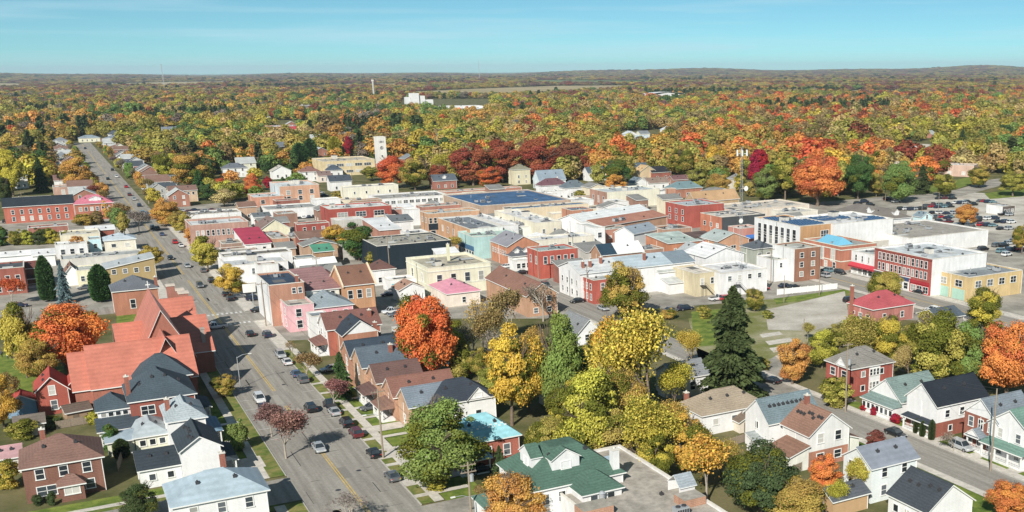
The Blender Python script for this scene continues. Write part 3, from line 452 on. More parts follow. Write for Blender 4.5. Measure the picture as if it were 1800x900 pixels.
('sage_roof_bungalow','white bungalow with sage green grey roof and glazed front porch','bungalow',3.8,(1585,706),(1653,690),(1539,684),'gv',3.4,'sid#f0f2f2','sh#7c928e','W2x1',dict(porch=[('W',0,1,2.2,2.8,'sh#7c928e','closed')])),
('black_roof_house','white over brick house with black shingle roof and brick porch piers','house',6.3,(1648,713),(1729,692),(1597,693),'gv',3.2,'sid#f6f7f8','sh#2b323c','S3x1:1.,1.3^3.7 S2x1:.8,1.^1 W2x1:1.2,1.5^1',dict(base='brick#a9573f',porch=[('W',.05,.95,1.2,2.7,'sh#3a424c')])),
('grey_gable_brick_house','brown brick house with blue grey roof and white gable','house',6.3,(1755,743),(1818,727),(1700,721),'gv',3.2,'brick#a8614a','sh#79848e','S3x2:1.,1.6 W3x2:1.,1.7',dict(gable='sid#f5f5f5',gabporch=1)),
('green_porch_house','white house with green porch roof at the east road corner','house',6.3,(1812,764),9.,9.,'gv',3.,'sid#e6ecef','sh#6d9084','W2x2',dict(porch=[('W',0,1,1.8,2.8,'sh#6d9084')])),
('charcoal_roof_bungalow','white bungalow with broad charcoal shingle roof by the east road','bungalow',3.4,(1630,899),9.,(1555,868),'gu',3.2,'sid#eef0f0','sh#434a52','W3x1:1.,1.1 S1x1:1.4,1.2',dict(vents=4)),
('light_blue_house','light blue sided house with smooth grey metal roof','house',6,(1533,822),(1613,803),(1482,799),'gv',2.2,'sid#d2e2ea','me#8a919e','S2x2:1.,1.6 W2x2:1.,1.6',{}),
('tan_shed','tan shed with a dark shingle roof in the back garden','shed',2.8,(1465,880),(1532,867),4.5,'gv',1.2,'sid#b89468','sh#5a6068','',{}),
('brown_gable_cottage','cream and brick house with warm brown roof and swooping gable','house',6,(1423,765),8.5,(1377,743),'gu',3.2,'stuc#f2ead6','sh#94705f','S2x1:1.2,1.6^4.2 S2x1:1.4,1.3^1.',dict(base='brick#bf7c5c',vents=8,chim=[(.5,.85,1.4)],wing=[(-4.2,-.2,4.0,6,3.0,'shedw',1.2,'stuc#ece4d0','sh#8e6a58',''),(8.7,1.5,3.4,6.,2.9,'shede',1.2,'stuc#ece4d0','sh#94705f','')])),
('teal_grey_roof_house','white house with teal grey shingle roof beside the brown gable','house',6,(1352,743),(1440,725),(1307,724),'gv',3.2,'sid#f6f7f7','sh#73858c','W1x2:.8,1.2 S1x1:.8,1.2',dict(vents=9)),
('taupe_roof_bungalow','white bungalow under a wide taupe hip roof','bungalow',4.2,(1235,729),(1346,708),(1193,708),'hip',2.8,'sid#f2f2f0','sh#a2937f','S3x1:1.1,1.1^1.8',dict(vents=3,chim=[(.1,.95,1.6)])),
('shaded_white_house','white house half hidden in tree shade below the spruce','house',4.5,(1187,666),(1246,655),8.,'gv',2.2,'sid#f4f4f4','sh#8b8f94','S3x1:1.1,1.7^1.6',{}),
('white_gable_house','white gabled house with grey roof and brick base behind the green tree','house',5.5,(1010,592),(1058,583),(985,574),'gu',3.6,'sid#f6f6f6','sh#84878a','S1x1:2.2,1.3^4.3',dict(base='brick#b4604a',gabporchS=1)),
# --- houses at the wood's edge
('blue_gable_house','large house with steep blue grey gable roof at the wood edge','house',5,(948,317),(988,313),9.,'gv',5,'sid#c9d6de','sh#8a9aa8','W2x1 S2x1',dict(gab=[('S',.65,3.,2.2)])),
('maroon_hip_villa','white villa with maroon hip roof','villa',5,(952,326),(992,322),8.,'hip',3,'stuc#f4f0ec','sh#74525a','S3x1',{}),
('grey_pyramid_house','white house with grey pyramid roof','house',5.5,(994,330),(1030,327),8.,'hip',3.2,'stuc#f2f2f2','sh#66737c','S2x1',{}),
('ivory_mansion','ivory stone mansion beside the red oaks','house',9,(903,298),(930,296),9.,'hip',2.5,'stuc#d8cfae','sh#8a8874','S2x2',{}),
('white_veranda_house','white house with veranda and flat grey roof','house',5,(945,338),(995,334),6.,'flat',.4,'stuc#ececea','fl#b4bab6','S3x1',{}),
('white_dormer_house','white house with dark blue roof and white dormers','house',5,(1034,304),(1070,302),8.,'gv',3,'sid#f6f8fa','sh#55626e','S3x1',dict(dormer=[('S',.25,1.6,1.3),('S',.7,1.6,1.3)])),
('navy_hip_house','house with navy hip roof between the wood and cream hall','house',5,(1104,297),(1134,294),8.,'gv',3,'stuc#c8b094','sh#566674','S2x1',{}),
('tan_gable_house','house with broad tan roof and dark gable','house',5,(1122,304),(1150,301),9.,'gu',4,'stuc#cdb48c','sh#c9a878','S2x1',{}),
('black_roof_brick_house','red brick house with black roof at the wood edge','house',5,(1146,303),(1180,301),8.,'gv',3,'brick#b0604c','sh#2f3238','S2x1',{}),
('brown_roof_bungalow','bungalow with brown roof and black side slope','bungalow',4,(1140,322),(1172,319),8.,'gv',2.4,'sid#e9e6e2','sh#8f7a6e','S2x1',{}),
('taupe_hip_villa','villa with taupe hip roof and teal slope','villa',5,(1183,332),(1232,328),9.,'hip',3,'brick#c07a5c','sh#6f8a90','S3x1',{}),
('maroon_long_house','long house with maroon roof at the wood edge','house',4.5,(1184,316),(1220,314),7.,'gv',2.,'brick#b87c68','sh#7a585a','S3x1',{}),
('white_eave_house','white house with bright blue trimmed gable','house',4.5,(1114,322),(1138,320),8.,'gu',2.6,'sid#f2f6fa','sh#70808c','S2x1',{}),
('tan_roof_church_hall','low hall with long tan roof behind bare shrubs','hall',4,(1222,354),(1299,348),9.,'gv',4,'stuc#b79a74','sh#b8946c','',{}),
('stone_gable_house','grey stone house under the gold trees beside the mast','house',6,(1291,314),(1310,313),7.,'hip',2.4,'stuc#cfc4b0','sh#8d8a88','S2x1',{}),
('pale_gable_house','white house with pale gable roof among the utility poles','house',5,(478,301),(508,298),8.,'gu',3,'sid#f4f4f2','sh#b9b4a8','S2x1',{}),
('brown_hip_villa','white villa with brown hip roof by the school','villa',6,(529,302),(562,300),9.,'hip',2.6,'stuc#eee6da','sh#8c645c','S2x2',{}),
('mauve_roof_bungalow','bungalow with mauve brown roof below the school','bungalow',4,(560,309),(580,307),8.,'gv',2.2,'stuc#e0cfc2','sh#86706c','S2x1',{}),
('dark_hip_cottage','white cottage with dark blue pyramid roof before the school','cottage',4.5,(575,299),(600,297),7.,'hip',2.6,'stuc#f2f4f8','sh#4e5a68','S2x1',{}),
('navy_shade_house','white house with navy roof below the school','house',5.5,(580,319),(612,315),8.,'gv',2.8,'stuc#efe9e2','sh#48525e','S2x1',{}),
('white_square_house','square white house with dark hip roof among autumn trees','house',6,(392,296),(430,292),9.,'hip',2.6,'sid#f0f2f2','sh#6a707a','S3x2',{}),
('teal_hip_house','white house with teal green hip roof by the main street','house',4.5,(248,319),(274,316),8.,'hip',2.6,'sid#f2f2ee','sh#4e7a6c','S2x1',{}),
('long_slate_house','long house with dark slate roof beside the teal hip','house',4.5,(275,318),(312,314),10.,'gv',2.4,'sid#a7b4ba','sh#6a7a82','S2x1',{}),
('orange_brick_villa','orange brick house with flat top roof by the street','house',6,(236,295),(262,293),10.,'flat',.4,'brick#c8674a','sh#8c6a60','S2x2',{}),
('tan_duplex','tan two storey duplex with brown roof by the parking lot','house',6,(297,336),(346,333),9.,'gv',2,'brick#e2bd94','sh#86685e','S5x1:1.,1.2^3.8',{}),
('grey_gambrel_house','grey gabled house by the tan duplex','house',5.5,(262,334),(292,331),10.,'gu',3.,'sid#a9a8a4','sh#8d908f','S2x2',{}),
('white_roof_cottage','cottage with bright white roof beside the street','cottage',4,(210,278),(238,276),9.,'gu',2.2,'sid#f6f6f6','sh#f0f2f4','S2x1',{}),
('dark_roof_cottage','cottage with dark roof below the white roofed one','cottage',4,(216,287),(246,285),8.,'gv',2.2,'sid#e9e9e6','sh#5c6470','S2x1',{}),
('long_bungalow','long beige bungalow with grey green roof at the street end','bungalow',4,(138,243),(176,242),12.,'hip',2.4,'stuc#ead9bc','sh#8796a0','S4x1',{}),
('grey_bungalow','bungalow with blue grey roof beside the street end','bungalow',4,(183,244),(213,243),12.,'hip',2.4,'stuc#cfc8be','sh#7d8a98','S3x1',{}),
('maroon_gable_house','white gabled house with maroon roof by gold trees','house',5,(90,292),(122,289),9.,'gu',3,'sid#f2f0ec','sh#7a5a58','S2x1',{}),
('white_farmhouse','white house with porch under the tall yellow tree','house',6,(14,314),(48,312),8.,'gv',2.6,'sid#eef2f6','sh#a9b0b4','S3x2',{}),
('brown_shed_house','house with brown shed roof and white gable behind the brick strip','house',4.5,(95,317),(128,314),8.,'gv',2.6,'sid#eee6da','sh#86665e','S2x1',{}),
('long_grey_bungalow','long white bungalow with grey roof in the autumn wood','bungalow',4.5,(285,228),(322,227),16.,'gv',2.6,'sid#eef0f2','sh#7f8894','S3x1',{}),
# --- far large buildings
('school_block','yellow brick school with ribbon windows','school',9.5,(567,284),(664,281),(554,278),'flat',.5,'brick#ecd296','gr#c4b8a0','S5x1:4.4,1.6^6 S5x1:4.4,1.4^2',dict(units=2)),
('red_supermarket','long red and white supermarket roof in the wood','supermarket',7,(470,223),(532,220),30.,'flat',.5,'stuc#c8384a','fl#eef0f0','',dict(units=3)),
('pink_strip_store','pale store with pink wall left of the supermarket','shop',6,(352,211),(384,210),18.,'flat',.5,'stuc#c86a74','fl#e6e6e6','',{}),
('white_plant','long white industrial plant beyond the wood','factory',9,(755,188),(852,186),40.,'flat',.5,'stuc#e4e6e8','fl#f4f4f4','S9x1:3.5,2.5^4',dict(units=4)),
('white_mill','stepped white mill tower beside the plant','factory',24,(722,164),(733,163.6),14.,'flat',.5,'stuc#f2f4f6','fl#f4f4f4','',dict(wing=[(-9,2,8.5,12,17,'flat',.4,'stuc#d9dce0','fl#e2e2e2',''),(18,2,9,12,19,'flat',.4,'stuc#dcdfe4','fl#e2e2e2',''),(28,1,14,12,12,'flat',.4,'stuc#e2e4e8','fl#e2e2e2','')])),
('grey_roof_plant','long grey roofed plant in front of the white plant','factory',6,(798,191),(858,189),26.,'flat',.5,'stuc#c9d0da','fl#e8eaee','',{}),
('white_dome_rink','low broad white barrel roofed rink in the wood','rink',7,(1142,168),(1214,167),40.,'barrel',7,'stuc#e6e8ea','me#eceef0','',{}),
('dark_roof_store','dark flat store with white roof in the wood','shop',6,(508,186),(550,184),24.,'flat',.4,'stuc#7a7880','fl#e4e4e4','',{}),
('tan_hillside_school','pinkish tan school block by the upper road','school',7,(1628,288),(1712,291),12.,'flat',.5,'brick#d8b098','fl#b8b4ac','S3x1:2,2',dict(units=2,rot=-58)),
('tan_school_wing','low tan wing of the hillside school','school',5.5,(1572,287),(1626,288),12.,'flat',.4,'brick#cdae94','fl#c4bcae','',dict(rot=-46)),
('white_corner_house','white house right of the dark conifers','house',5,(1776,282),(1796,282),8.,'gu',3.,'sid#f2f2f2','sh#9aa0a4','S2x1',{}),
('blue_roof_house','house with dark blue roof in the right hand wood','house',5,(1768,252),(1795,250),10.,'gv',3.,'stuc#c9a88c','sh#4c586c','S3x1',{}),
('white_wood_house','white house among trees beyond the red oaks','house',6,(1101,236),(1117,235),9.,'gu',2.6,'sid#f6f8fa','sh#c4ced4','S2x1',{}),
('pale_wood_bungalow','pale bungalow with light roof beyond the red oaks','bungalow',4,(1120,243),(1142,242),9.,'gv',2.4,'sid#eef2f4','sh#b9c6cc','S2x1',{}),
('twin_roof_house','white twin roofed house deep in the wood','house',6,(1168,228),(1186,227),9.,'gu',2.6,'sid#f8fafa','sh#d0d4d8','',{}),
('small_white_barn','small white barn on the far farmland','barn',7,(1365,137),(1378,137),20.,'gv',3,'sid#f6f6f6','me#f4f6f8','',{}),
('far_farm_shed','white farm shed on the horizon farmland','barn',8,(930,139),(945,139),24.,'gv',3,'sid#f2f2f2','me#eeeeee','',{}),
('far_white_barn','long white barn on the left horizon','barn',8,(380,141),(405,141),26.,'gv',3,'sid#f4f4f4','me#f0f0f0','',{}),
('distant_farmhouse','white farmhouse near the dark conifers','house',8,(458,152),(468,152),14.,'gu',4,'sid#f4f6fa','sh#c9ced4','',{}),
]
# ------------------------------------------------------------------ building kit (local frame: x along the cross streets, y away along the main street)
WCACHE={}
def window_mesh(w,h):
    k=(round(w,2),round(h,2))
    if k in WCACHE: return WCACHE[k]
    f=MB(); t=.13; d=.07      # lies in xz plane, faces -y, centred on x, sill at z=0
    f.box(-w/2-t,-w/2,-d,.02,0,h); f.box(w/2,w/2+t,-d,.02,0,h); f.box(-w/2-t,w/2+t,-d,.02,h,h+t); f.box(-w/2-t-.05,w/2+t+.05,-d-.08,.02,-t,0)
    n=max(1,int(round(w/1.3)))
    for i in range(1,n): x=-w/2+w*i/n; f.box(x-.05,x+.05,-d+.02,.02,0,h)
    if h>1.2: f.box(-w/2,w/2,-d+.02,.02,h*.5-.04,h*.5+.04)
    p=MB(); p.poly([(-w/2,-.025,0),(w/2,-.025,0),(w/2,-.025,h),(-w/2,-.025,h)])
    WCACHE[k]=(f.mesh('window',[WHITE]),p.mesh('pane',[PANE])); return WCACHE[k]
FACE={'S':0.,'W':-math.pi/2,'E':math.pi/2,'N':math.pi}
def add_window(par,face,s,z,w,h,W,L,name='window'):
    loc={'S':(s,0,z),'W':(0,s,z),'E':(W,s,z),'N':(s,L,z)}[face]
    fm,pm=window_mesh(w,h)
    o=link(name,fm,par,loc,FACE[face]); link('pane',pm,o); return o
def wins(par,spec,W,L,ox=0,oy=0,zoff=0):
    for tok in spec.split():
        m=re.match(r'([SWEN])(\d+)x(\d+)(?::([\d.]+),([\d.]+))?(?:\^([\d.]+))?(?:@([\d.]+)-([\d.]+))?$',tok)
        f,nc,nr=m[1],int(m[2]),int(m[3]); w=float(m[4] or 1.0);h=float(m[5] or 1.5);z0=float(m[6] or 1.0);a=float(m[7] or .06);b=float(m[8] or .94)
        span=W if f in 'SN' else L
        if nc*(w+.4)>span*(b-a): w=max(.5,span*(b-a)/nc-.4)
        for i in range(nc):
            s=span*(a+(b-a)*(i+.5)/nc)
            for r in range(nr):
                o=add_window(par,f,s,z0+r*3.0,w,h,W,L)
                if ox or oy: o.location.x+=ox;o.location.y+=oy
def roof_planes(W,L,h,kind,rh,ov=.4):
    P=[]
    if kind=='gu':
        s=rh/(W/2); e=h-ov*s; r=h+rh
        P=[[(-ov,-ov,e),(W/2,-ov,r),(W/2,L+ov,r),(-ov,L+ov,e)][::-1],[(W/2,-ov,r),(W+ov,-ov,e),(W+ov,L+ov,e),(W/2,L+ov,r)]]
        P[0]=[(-ov,-ov,e),(W/2,-ov,r),(W/2,L+ov,r),(-ov,L+ov,e)]
    elif kind=='gv':
        s=rh/(L/2); e=h-ov*s; r=h+rh
        P=[[(-ov,-ov,e),(W+ov,-ov,e),(W+ov,L/2,r),(-ov,L/2,r)],[(-ov,L/2,r),(W+ov,L/2,r),(W+ov,L+ov,e),(-ov,L+ov,e)]]
    elif kind in('hip','hv','hipflat'):
        m=min(W,L)/2; s=rh/m; e=h-ov*s; r=h+rh
        if kind=='hipflat':
            t=m*.78;r=h+s*t; a=[(-ov,-ov,e),(W+ov,-ov,e),(W+ov,L+ov,e),(-ov,L+ov,e)]; b=[(t,t,r),(W-t,t,r),(W-t,L-t,r),(t,L-t,r)]
            P=[[a[i],a[(i+1)%4],b[(i+1)%4],b[i]] for i in range(4)]+[b]
        elif W>=L:
            a=m if kind=='hip' else -ov
            c=[(-ov,-ov,e),(W+ov,-ov,e),(W+ov,L+ov,e),(-ov,L+ov,e)]; r0=(a,L/2,r); r1=(max(W-m,a+.02),L/2,r)
            P=[[c[0],c[1],r1,r0],[c[1],c[2],r1],[c[2],c[3],r0,r1]]
            if kind=='hip': P.append([c[3],c[0],r0])
        else:
            c=[(-ov,-ov,e),(W+ov,-ov,e),(W+ov,L+ov,e),(-ov,L+ov,e)]; r0=(W/2,m,r); r1=(W/2,max(L-m,m+.02),r)
            P=[[c[0],c[1],r0],[c[1],c[2],r1,r0],[c[2],c[3],r1],[c[3],c[0],r0,r1]]
    elif kind=='shed':
        s=rh/L; P=[[(-ov,-ov,h-ov*s),(W+ov,-ov,h-ov*s),(W+ov,L+.1,h+rh+.1*s),(-ov,L+.1,h+rh+.1*s)]]
    elif kind in('shedv','shedw'):
        s=rh/W; P=[[(-ov,-ov,h-ov*s),(W+.1,-ov,h+rh),(W+.1,L+ov,h+rh),(-ov,L+ov,h-ov*s)]]
    elif kind=='shede':
        s=rh/W; P=[[(-.1,-ov,h+rh),(W+ov,-ov,h-ov*s),(W+ov,L+ov,h-ov*s),(-.1,L+ov,h+rh)]]
    elif kind=='barrel':
        n=12
        for i in range(n):
            a0,a1=math.pi*i/n,math.pi*(i+1)/n
            x0,z0=W/2-W/2*math.cos(a0),h+rh*math.sin(a0);x1,z1=W/2-W/2*math.cos(a1),h+rh*math.sin(a1)
            P.append([(x0,0,z0),(x1,0,z1),(x1,L,z1),(x0,L,z0)])
    return P
def walls(W,L,h,kind,rh,mS,mW,gable=None,base=None):
    # returns MB with material slots 0 main,1 west face,2 gable,3 lower storey
    b=MB(); hb=2.9 if base else 0
    def face(p0,p1,m,top):
        if base:
            b.poly([(*p0,0),(*p1,0),(*p1,hb),(*p0,hb)],3); b.poly([(*p0,hb),(*p1,hb),(p1[0],p1[1],top[1]),(p0[0],p0[1],top[0])],m)
        else: b.poly([(*p0,0),(*p1,0),(p1[0],p1[1],top[1]),(p0[0],p0[1],top[0])],m)
    a,c,d,e=(0,0),(W,0),(W,L),(0,L)
    tS=tE=tN=tW=(h,h)
    if kind=='shed': tE=(h,h+rh);tN=(h+rh,h+rh);tW=(h+rh,h)
    if kind in('shedv','shedw'): tS=(h,h+rh);tE=(h+rh,h+rh);tN=(h+rh,h)
    if kind=='shede': tS=(h+rh,h);tN=(h,h+rh);tW=(h+rh,h+rh)
    face(a,c,0,tS);face(c,d,0,tE);face(d,e,0,tN);face(e,a,1,tW)
    gm=2 if gable else None
    if kind in('gu','barrel'):
        r=h+rh-.02 if kind=='gu' else h+rh*.8
        b.poly([(0,0,h),(W,0,h),(W/2,0,r)],2 if gable else 0); b.poly([(W,L,h),(0,L,h),(W/2,L,r)],2 if gable else 0)
    if kind in('gv','hv'):
        r=h+rh-.02
        b.poly([(0,L,h),(0,0,h),(0,L/2,r)],2 if gable else 1)
        if kind=='gv': b.poly([(W,0,h),(W,L,h),(W,L/2,r)],2 if gable else 0)
    return b
UNIT=None
def unit_mesh():
    global UNIT
    if UNIT: return UNIT
    b=MB(); b.box(-1,1,-.7,.7,.15,1.25); b.box(-1.1,1.1,-.8,.8,0,.15,1); b.tube((-.45,0,1.25),(-.45,0,1.42),.36,.36,10,1); b.tube((.5,0,1.25),(.5,0,1.42),.36,.36,10,1)
    for i in range(5): b.box(-.9+i*.38,-.62+i*.38,-.73,-.7,.35,1.05,1)
    UNIT=b.mesh('roof_unit',[STEEL,DARKM]); return UNIT
VENT=None
def vent_mesh():
    global VENT
    if VENT: return VENT
    b=MB(); b.box(-.25,.25,-.25,.25,-.1,.28); b.tube((.0,0,.28),(0,0,.5),.12,.12,6); VENT=b.mesh('roof_vent',[DARKM]); return VENT
def roof_z(W,L,h,kind,rh,x,y):
    if kind=='flat': return h
    if kind=='gu': return h+rh*(1-abs(x-W/2)/(W/2))
    if kind=='gv': return h+rh*(1-abs(y-L/2)/(L/2))
    if kind in('hip','hv'): m=min(W,L)/2; d=min(x,y,W-x,L-y); return h+rh*max(0,min(1,d/m))
    if kind=='hipflat': m=min(W,L)/2; d=min(x,y,W-x,L-y); return h+rh*max(0,min(.78,d/m))
    if kind=='shed': return h+rh*y/L
    if kind in('shedv','shedw'): return h+rh*x/W
    return h
def volume(par,W,L,h,kind,rh,wk,rk,wspec,ox=0,oy=0,opt={},first=True):
    mS=MAT(wk); mW=MAT(opt['W']) if opt.get('W') else mS
    gb=opt.get('gable'); base=opt.get('base')
    b=walls(W,L,h,kind,rh,mS,mW,gb,base)
    wo=b.build('wall',[mS,mW,MAT(gb) if gb else mS,MAT(base) if base else mS],par); wo.location=(ox,oy,0)
    if kind=='flat':
        r=MB(); t=.28; ph=max(.25,rh)
        z=h-ph
        r.poly([(t,t,z),(W-t,t,z),(W-t,L-t,z),(t,L-t,z)])
        ro=r.build('roof',MAT(rk),par); ro.location=(ox,oy,0)
        p=MB(); e=.06
        p.box(-e,W+e,-e,t,h-.04,h+.12); p.box(-e,W+e,L-t,L+e,h-.04,h+.12); p.box(-e,t,t,L-t,h-.04,h+.12); p.box(W-t,W+e,t,L-t,h-.04,h+.12)
        # inner parapet faces
        q=MB(); q.poly([(t,t,z),(t,t,h),(W-t,t,h),(W-t,t,z)][::-1]); q.poly([(t,L-t,z),(W-t,L-t,z),(W-t,L-t,h),(t,L-t,h)]); q.poly([(t,t,z),(t,L-t,z),(t,L-t,h),(t,t,h)]); q.poly([(W-t,t,z),(W-t,L-t,z),(W-t,L-t,h),(W-t,t,h)][::-1])
        for v,f in((p,0),): pass
        po=p.build('coping',TRIMCOL if not opt.get('band') else MAT('stuc#efe4c4'),par); po.location=(ox,oy,0)
        qo=q.build('parapet',mS,par); qo.location=(ox,oy,0)
    else:
        segs=opt.get('roof2')
        pl=roof_planes(W,L,h+.1,kind,rh)
        if segs and kind=='gv':
            for i,(a,c,k2) in enumerate(segs):
                r=MB(); x0=a*W-(.4 if a==0 else -.01); x1=c*W+(.4 if c==1 else -.01)
                for P in pl: r.slab([(x0 if p[0]<W/2 else x1,p[1],p[2]) for p in P],.2)
                ro=r.build('roof',[MAT(k2),WHITE],par); ro.location=(ox,oy,0)
        else:
            r=MB()
            for P in pl: r.slab(P,.2)
            ro=r.build('roof',[MAT(rk),WHITE],par); ro.location=(ox,oy,0)
            if kind in('hip','gu','gv','hv'):   # ridge cap
                rc=MB(); tops=sorted({p for P in pl for p in P if p[2]>h+rh-.2+.1-.2})
                if len(tops)>=2:
                    rc.tube(Vector(tops[0])+Vector((0,0,.02)),Vector(tops[-1])+Vector((0,0,.02)),.1,.1,5); o=rc.build('ridge_cap',MAT(rk),par); o.location=(ox,oy,0)
    if wspec: wins(par,wspec,W,L,ox,oy)
def gable_unit(par,face,s,wd,ht,z,depth,W,L,wallm,roofm,win=True,out=.25,wallh=0.):
    """small gabled bay or dormer: front at the face (out in front of it), running back by depth"""
    e=bpy.data.objects.new('dormer',None)
    b=MB(); w2=wd/2
    b.poly([(-w2,-out,0),(w2,-out,0),(w2,-out,wallh),(0,-out,wallh+ht),(-w2,-out,wallh)])
    b.poly([(-w2,depth,0),(-w2,-out,0),(-w2,-out,wallh),(-w2,depth,wallh)]); b.poly([(w2,-out,0),(w2,depth,0),(w2,depth,wallh),(w2,-out,wallh)])
    o=b.build('dormer',MAT(wallm),par)
    o.location={'S':(s,0,z),'W':(0,s,z),'E':(W,s,z)}[face]; o.rotation_euler=(0,0,FACE[face])
    r=MB(); sl=ht/w2; ov=.25; zz=wallh+.06
    r.slab([(-w2-ov,-out-ov,zz-ov*sl),(0,-out-ov,zz+ht),(0,depth,zz+ht),(-w2-ov,depth,zz-ov*sl)],.14); r.slab([(0,-out-ov,zz+ht),(w2+ov,-out-ov,zz-ov*sl),(w2+ov,depth,zz-ov*sl),(0,depth,zz+ht)],.14)
    r.build('dormer_roof',[MAT(roofm),WHITE],o)
    if win:
        wh=min(1.1,wallh+ht*.5-.2); ww=min(wd*.45,1.4)
        if wh>.4:
            fm,pm=window_mesh(ww,wh); q=link('window',fm,o,(0,-out,.18)); 
    return o
def porch(par,W,L,face,a,b,dep,h,rk,closed=False):
    span=W if face in'SN' else L; s0,s1=a*span,b*span; wd=s1-s0
    base=bpy.data.objects.new('porch',None)
    m=MB(); m.box(-wd/2,wd/2,-dep,-.02,0,.45)
    if closed:
        m.box(-wd/2,wd/2,-dep+.1,-.02,.45,h-.15)
    o=m.build('porch',MAT('stuc#e4e2dc'),par); o.location={'S':(s0+wd/2,0,0),'W':(0,(s0+s1)/2,0),'E':(W,(s0+s1)/2,0)}[face]; o.rotation_euler=(0,0,FACE[face])
    r=MB(); r.slab([(-wd/2-.3,-dep-.35,h),(wd/2+.3,-dep-.35,h),(wd/2+.3-dep*.25,.0,h+dep*.42),(-wd/2-.3+dep*.25,.0,h+dep*.42)],.2)
    r.poly([(-wd/2-.3,-dep-.35,h),(-wd/2-.3+dep*.25,0,h+dep*.42),(-wd/2-.3,0,h)],0); r.poly([(wd/2+.3,-dep-.35,h),(wd/2+.3,0,h),(wd/2+.3-dep*.25,0,h+dep*.42)],0)
    r.build('porch_roof',[MAT(rk),WHITE],o)
    if closed:
        n=int(wd/1.2)
        for i in range(n):
            fm,pm=window_mesh(.8,1.1); q=link('window',fm,o,(-wd/2+wd*(i+.5)/n,-dep+.1,1.0))
            link('pane',pm,q)
        return
    pm=MB(); n=max(2,int(wd/2.6)+1)
    pst=MB(); pst.box(-.11,.11,-.11,.11,0,h-.5); me=pst.mesh('post',[WHITE])
    for i in range(n): link('post',me,o,(-wd/2+.15+(wd-.3)*i/(n-1),-dep+.15,.45))
    rl=MB(); rl.box(-wd/2,wd/2,-dep+.12,-dep+.18,1.25,1.33); rl.box(-wd/2,wd/2,-dep+.12,-dep+.18,.6,.66)
    k=int(wd/.35)
    for i in range(k): x=-wd/2+wd*(i+.5)/k; rl.box(x-.025,x+.025,-dep+.13,-dep+.17,.66,1.25)
    rl.build('railing',WHITE,o)
CLUT={}
def clut(kind):
    if kind in CLUT: return CLUT[kind]
    b=MB()
    if kind=='stair_head': b.box(-1.3,1.3,-1.6,1.6,0,2.2); b.box(-1.45,1.45,-1.75,1.75,2.2,2.35,1); m=[MAT('stuc#c9c4ba'),DARKM]
    elif kind=='duct': b.box(-.3,.3,-2.6,2.6,.3,.8); b.box(-.3,1.6,2.0,2.6,.3,.8); [b.box(-.2,.2,y-.06,y+.06,0,.3,1) for y in(-2.2,0,2.2)]; m=[STEEL,DARKM]
    elif kind=='roof_light': b.box(-.6,.6,-1.,1.,0,.3); b.slab([(-.55,-.95,.32),(.55,-.95,.32),(0,-.95,.62)],.01); b.poly([(-.55,-.95,.3),(.55,-.95,.3),(.55,.95,.3),(-.55,.95,.3)],1); b.poly([(-.55,-.95,.3),(0,-.6,.7),(0,.6,.7),(-.55,.95,.3)],1); b.poly([(.55,-.95,.3),(.55,.95,.3),(0,.6,.7),(0,-.6,.7)],1); m=[STEEL,GLASS]
    elif kind=='roof_patch': b.poly([(-2.2,-1.5,.015),(2.0,-1.6,.015),(2.3,1.4,.015),(-1.9,1.6,.015)]); m=[simple('roof_tar_patch',(.13,.13,.13),.9,var=.5,scale=1)]
    elif kind=='roof_seam': b.poly([(-.12,-3,.018),(.12,-3,.018),(.12,3,.018),(-.12,3,.018)]); m=[simple('roof_tar_patch',(.13,.13,.13),.9,var=.5,scale=1)]
    elif kind=='pale_patch': b.poly([(-2.6,-1.5,.02),(2.4,-1.6,.02),(2.6,1.7,.02),(-2.5,1.6,.02)]); m=[simple('roof_pale_patch',(.5,.5,.48),.9,var=.4,scale=1)]
    elif kind=='vent_stack': b.tube((0,0,0),(0,0,.9),.14,.14,7); b.tube((0,0,.9),(0,0,1.1),.26,.1,7); m=[STEEL]
    CLUT[kind]=b.mesh(kind,m); return CLUT[kind]
def roof_clutter(e,w,l,z,wk,n,name):
    rr=random.Random(name)
    kinds=['roof_patch','roof_seam','pale_patch','vent_stack','roof_unit','roof_light','duct','roof_seam','vent_stack','roof_unit','stair_head']
    for k in range(n):
        kd=kinds[(k+rr.randrange(3))%len(kinds)] if k else 'roof_patch'
        if kd=='stair_head' and w*l<150: kd='vent_stack'
        big=kd in('duct','stair_head','roof_seam')
        m=3.4 if big else 2.8
        if w<2*m or l<2*m: m=1.2; kd='vent_stack'
        x,y=rr.uniform(m,w-m),rr.uniform(m,l-m)
        q=link(kd,unit_mesh() if kd=='roof_unit' else clut(kd),e,(x,y,z+.004*k),rr.choice((0,math.pi/2))); s=rr.uniform(.55,1.05); q.scale=(s,s,s if kd not in('roof_patch','pale_patch','roof_seam') else 1)
FOOT=[]
BO={}
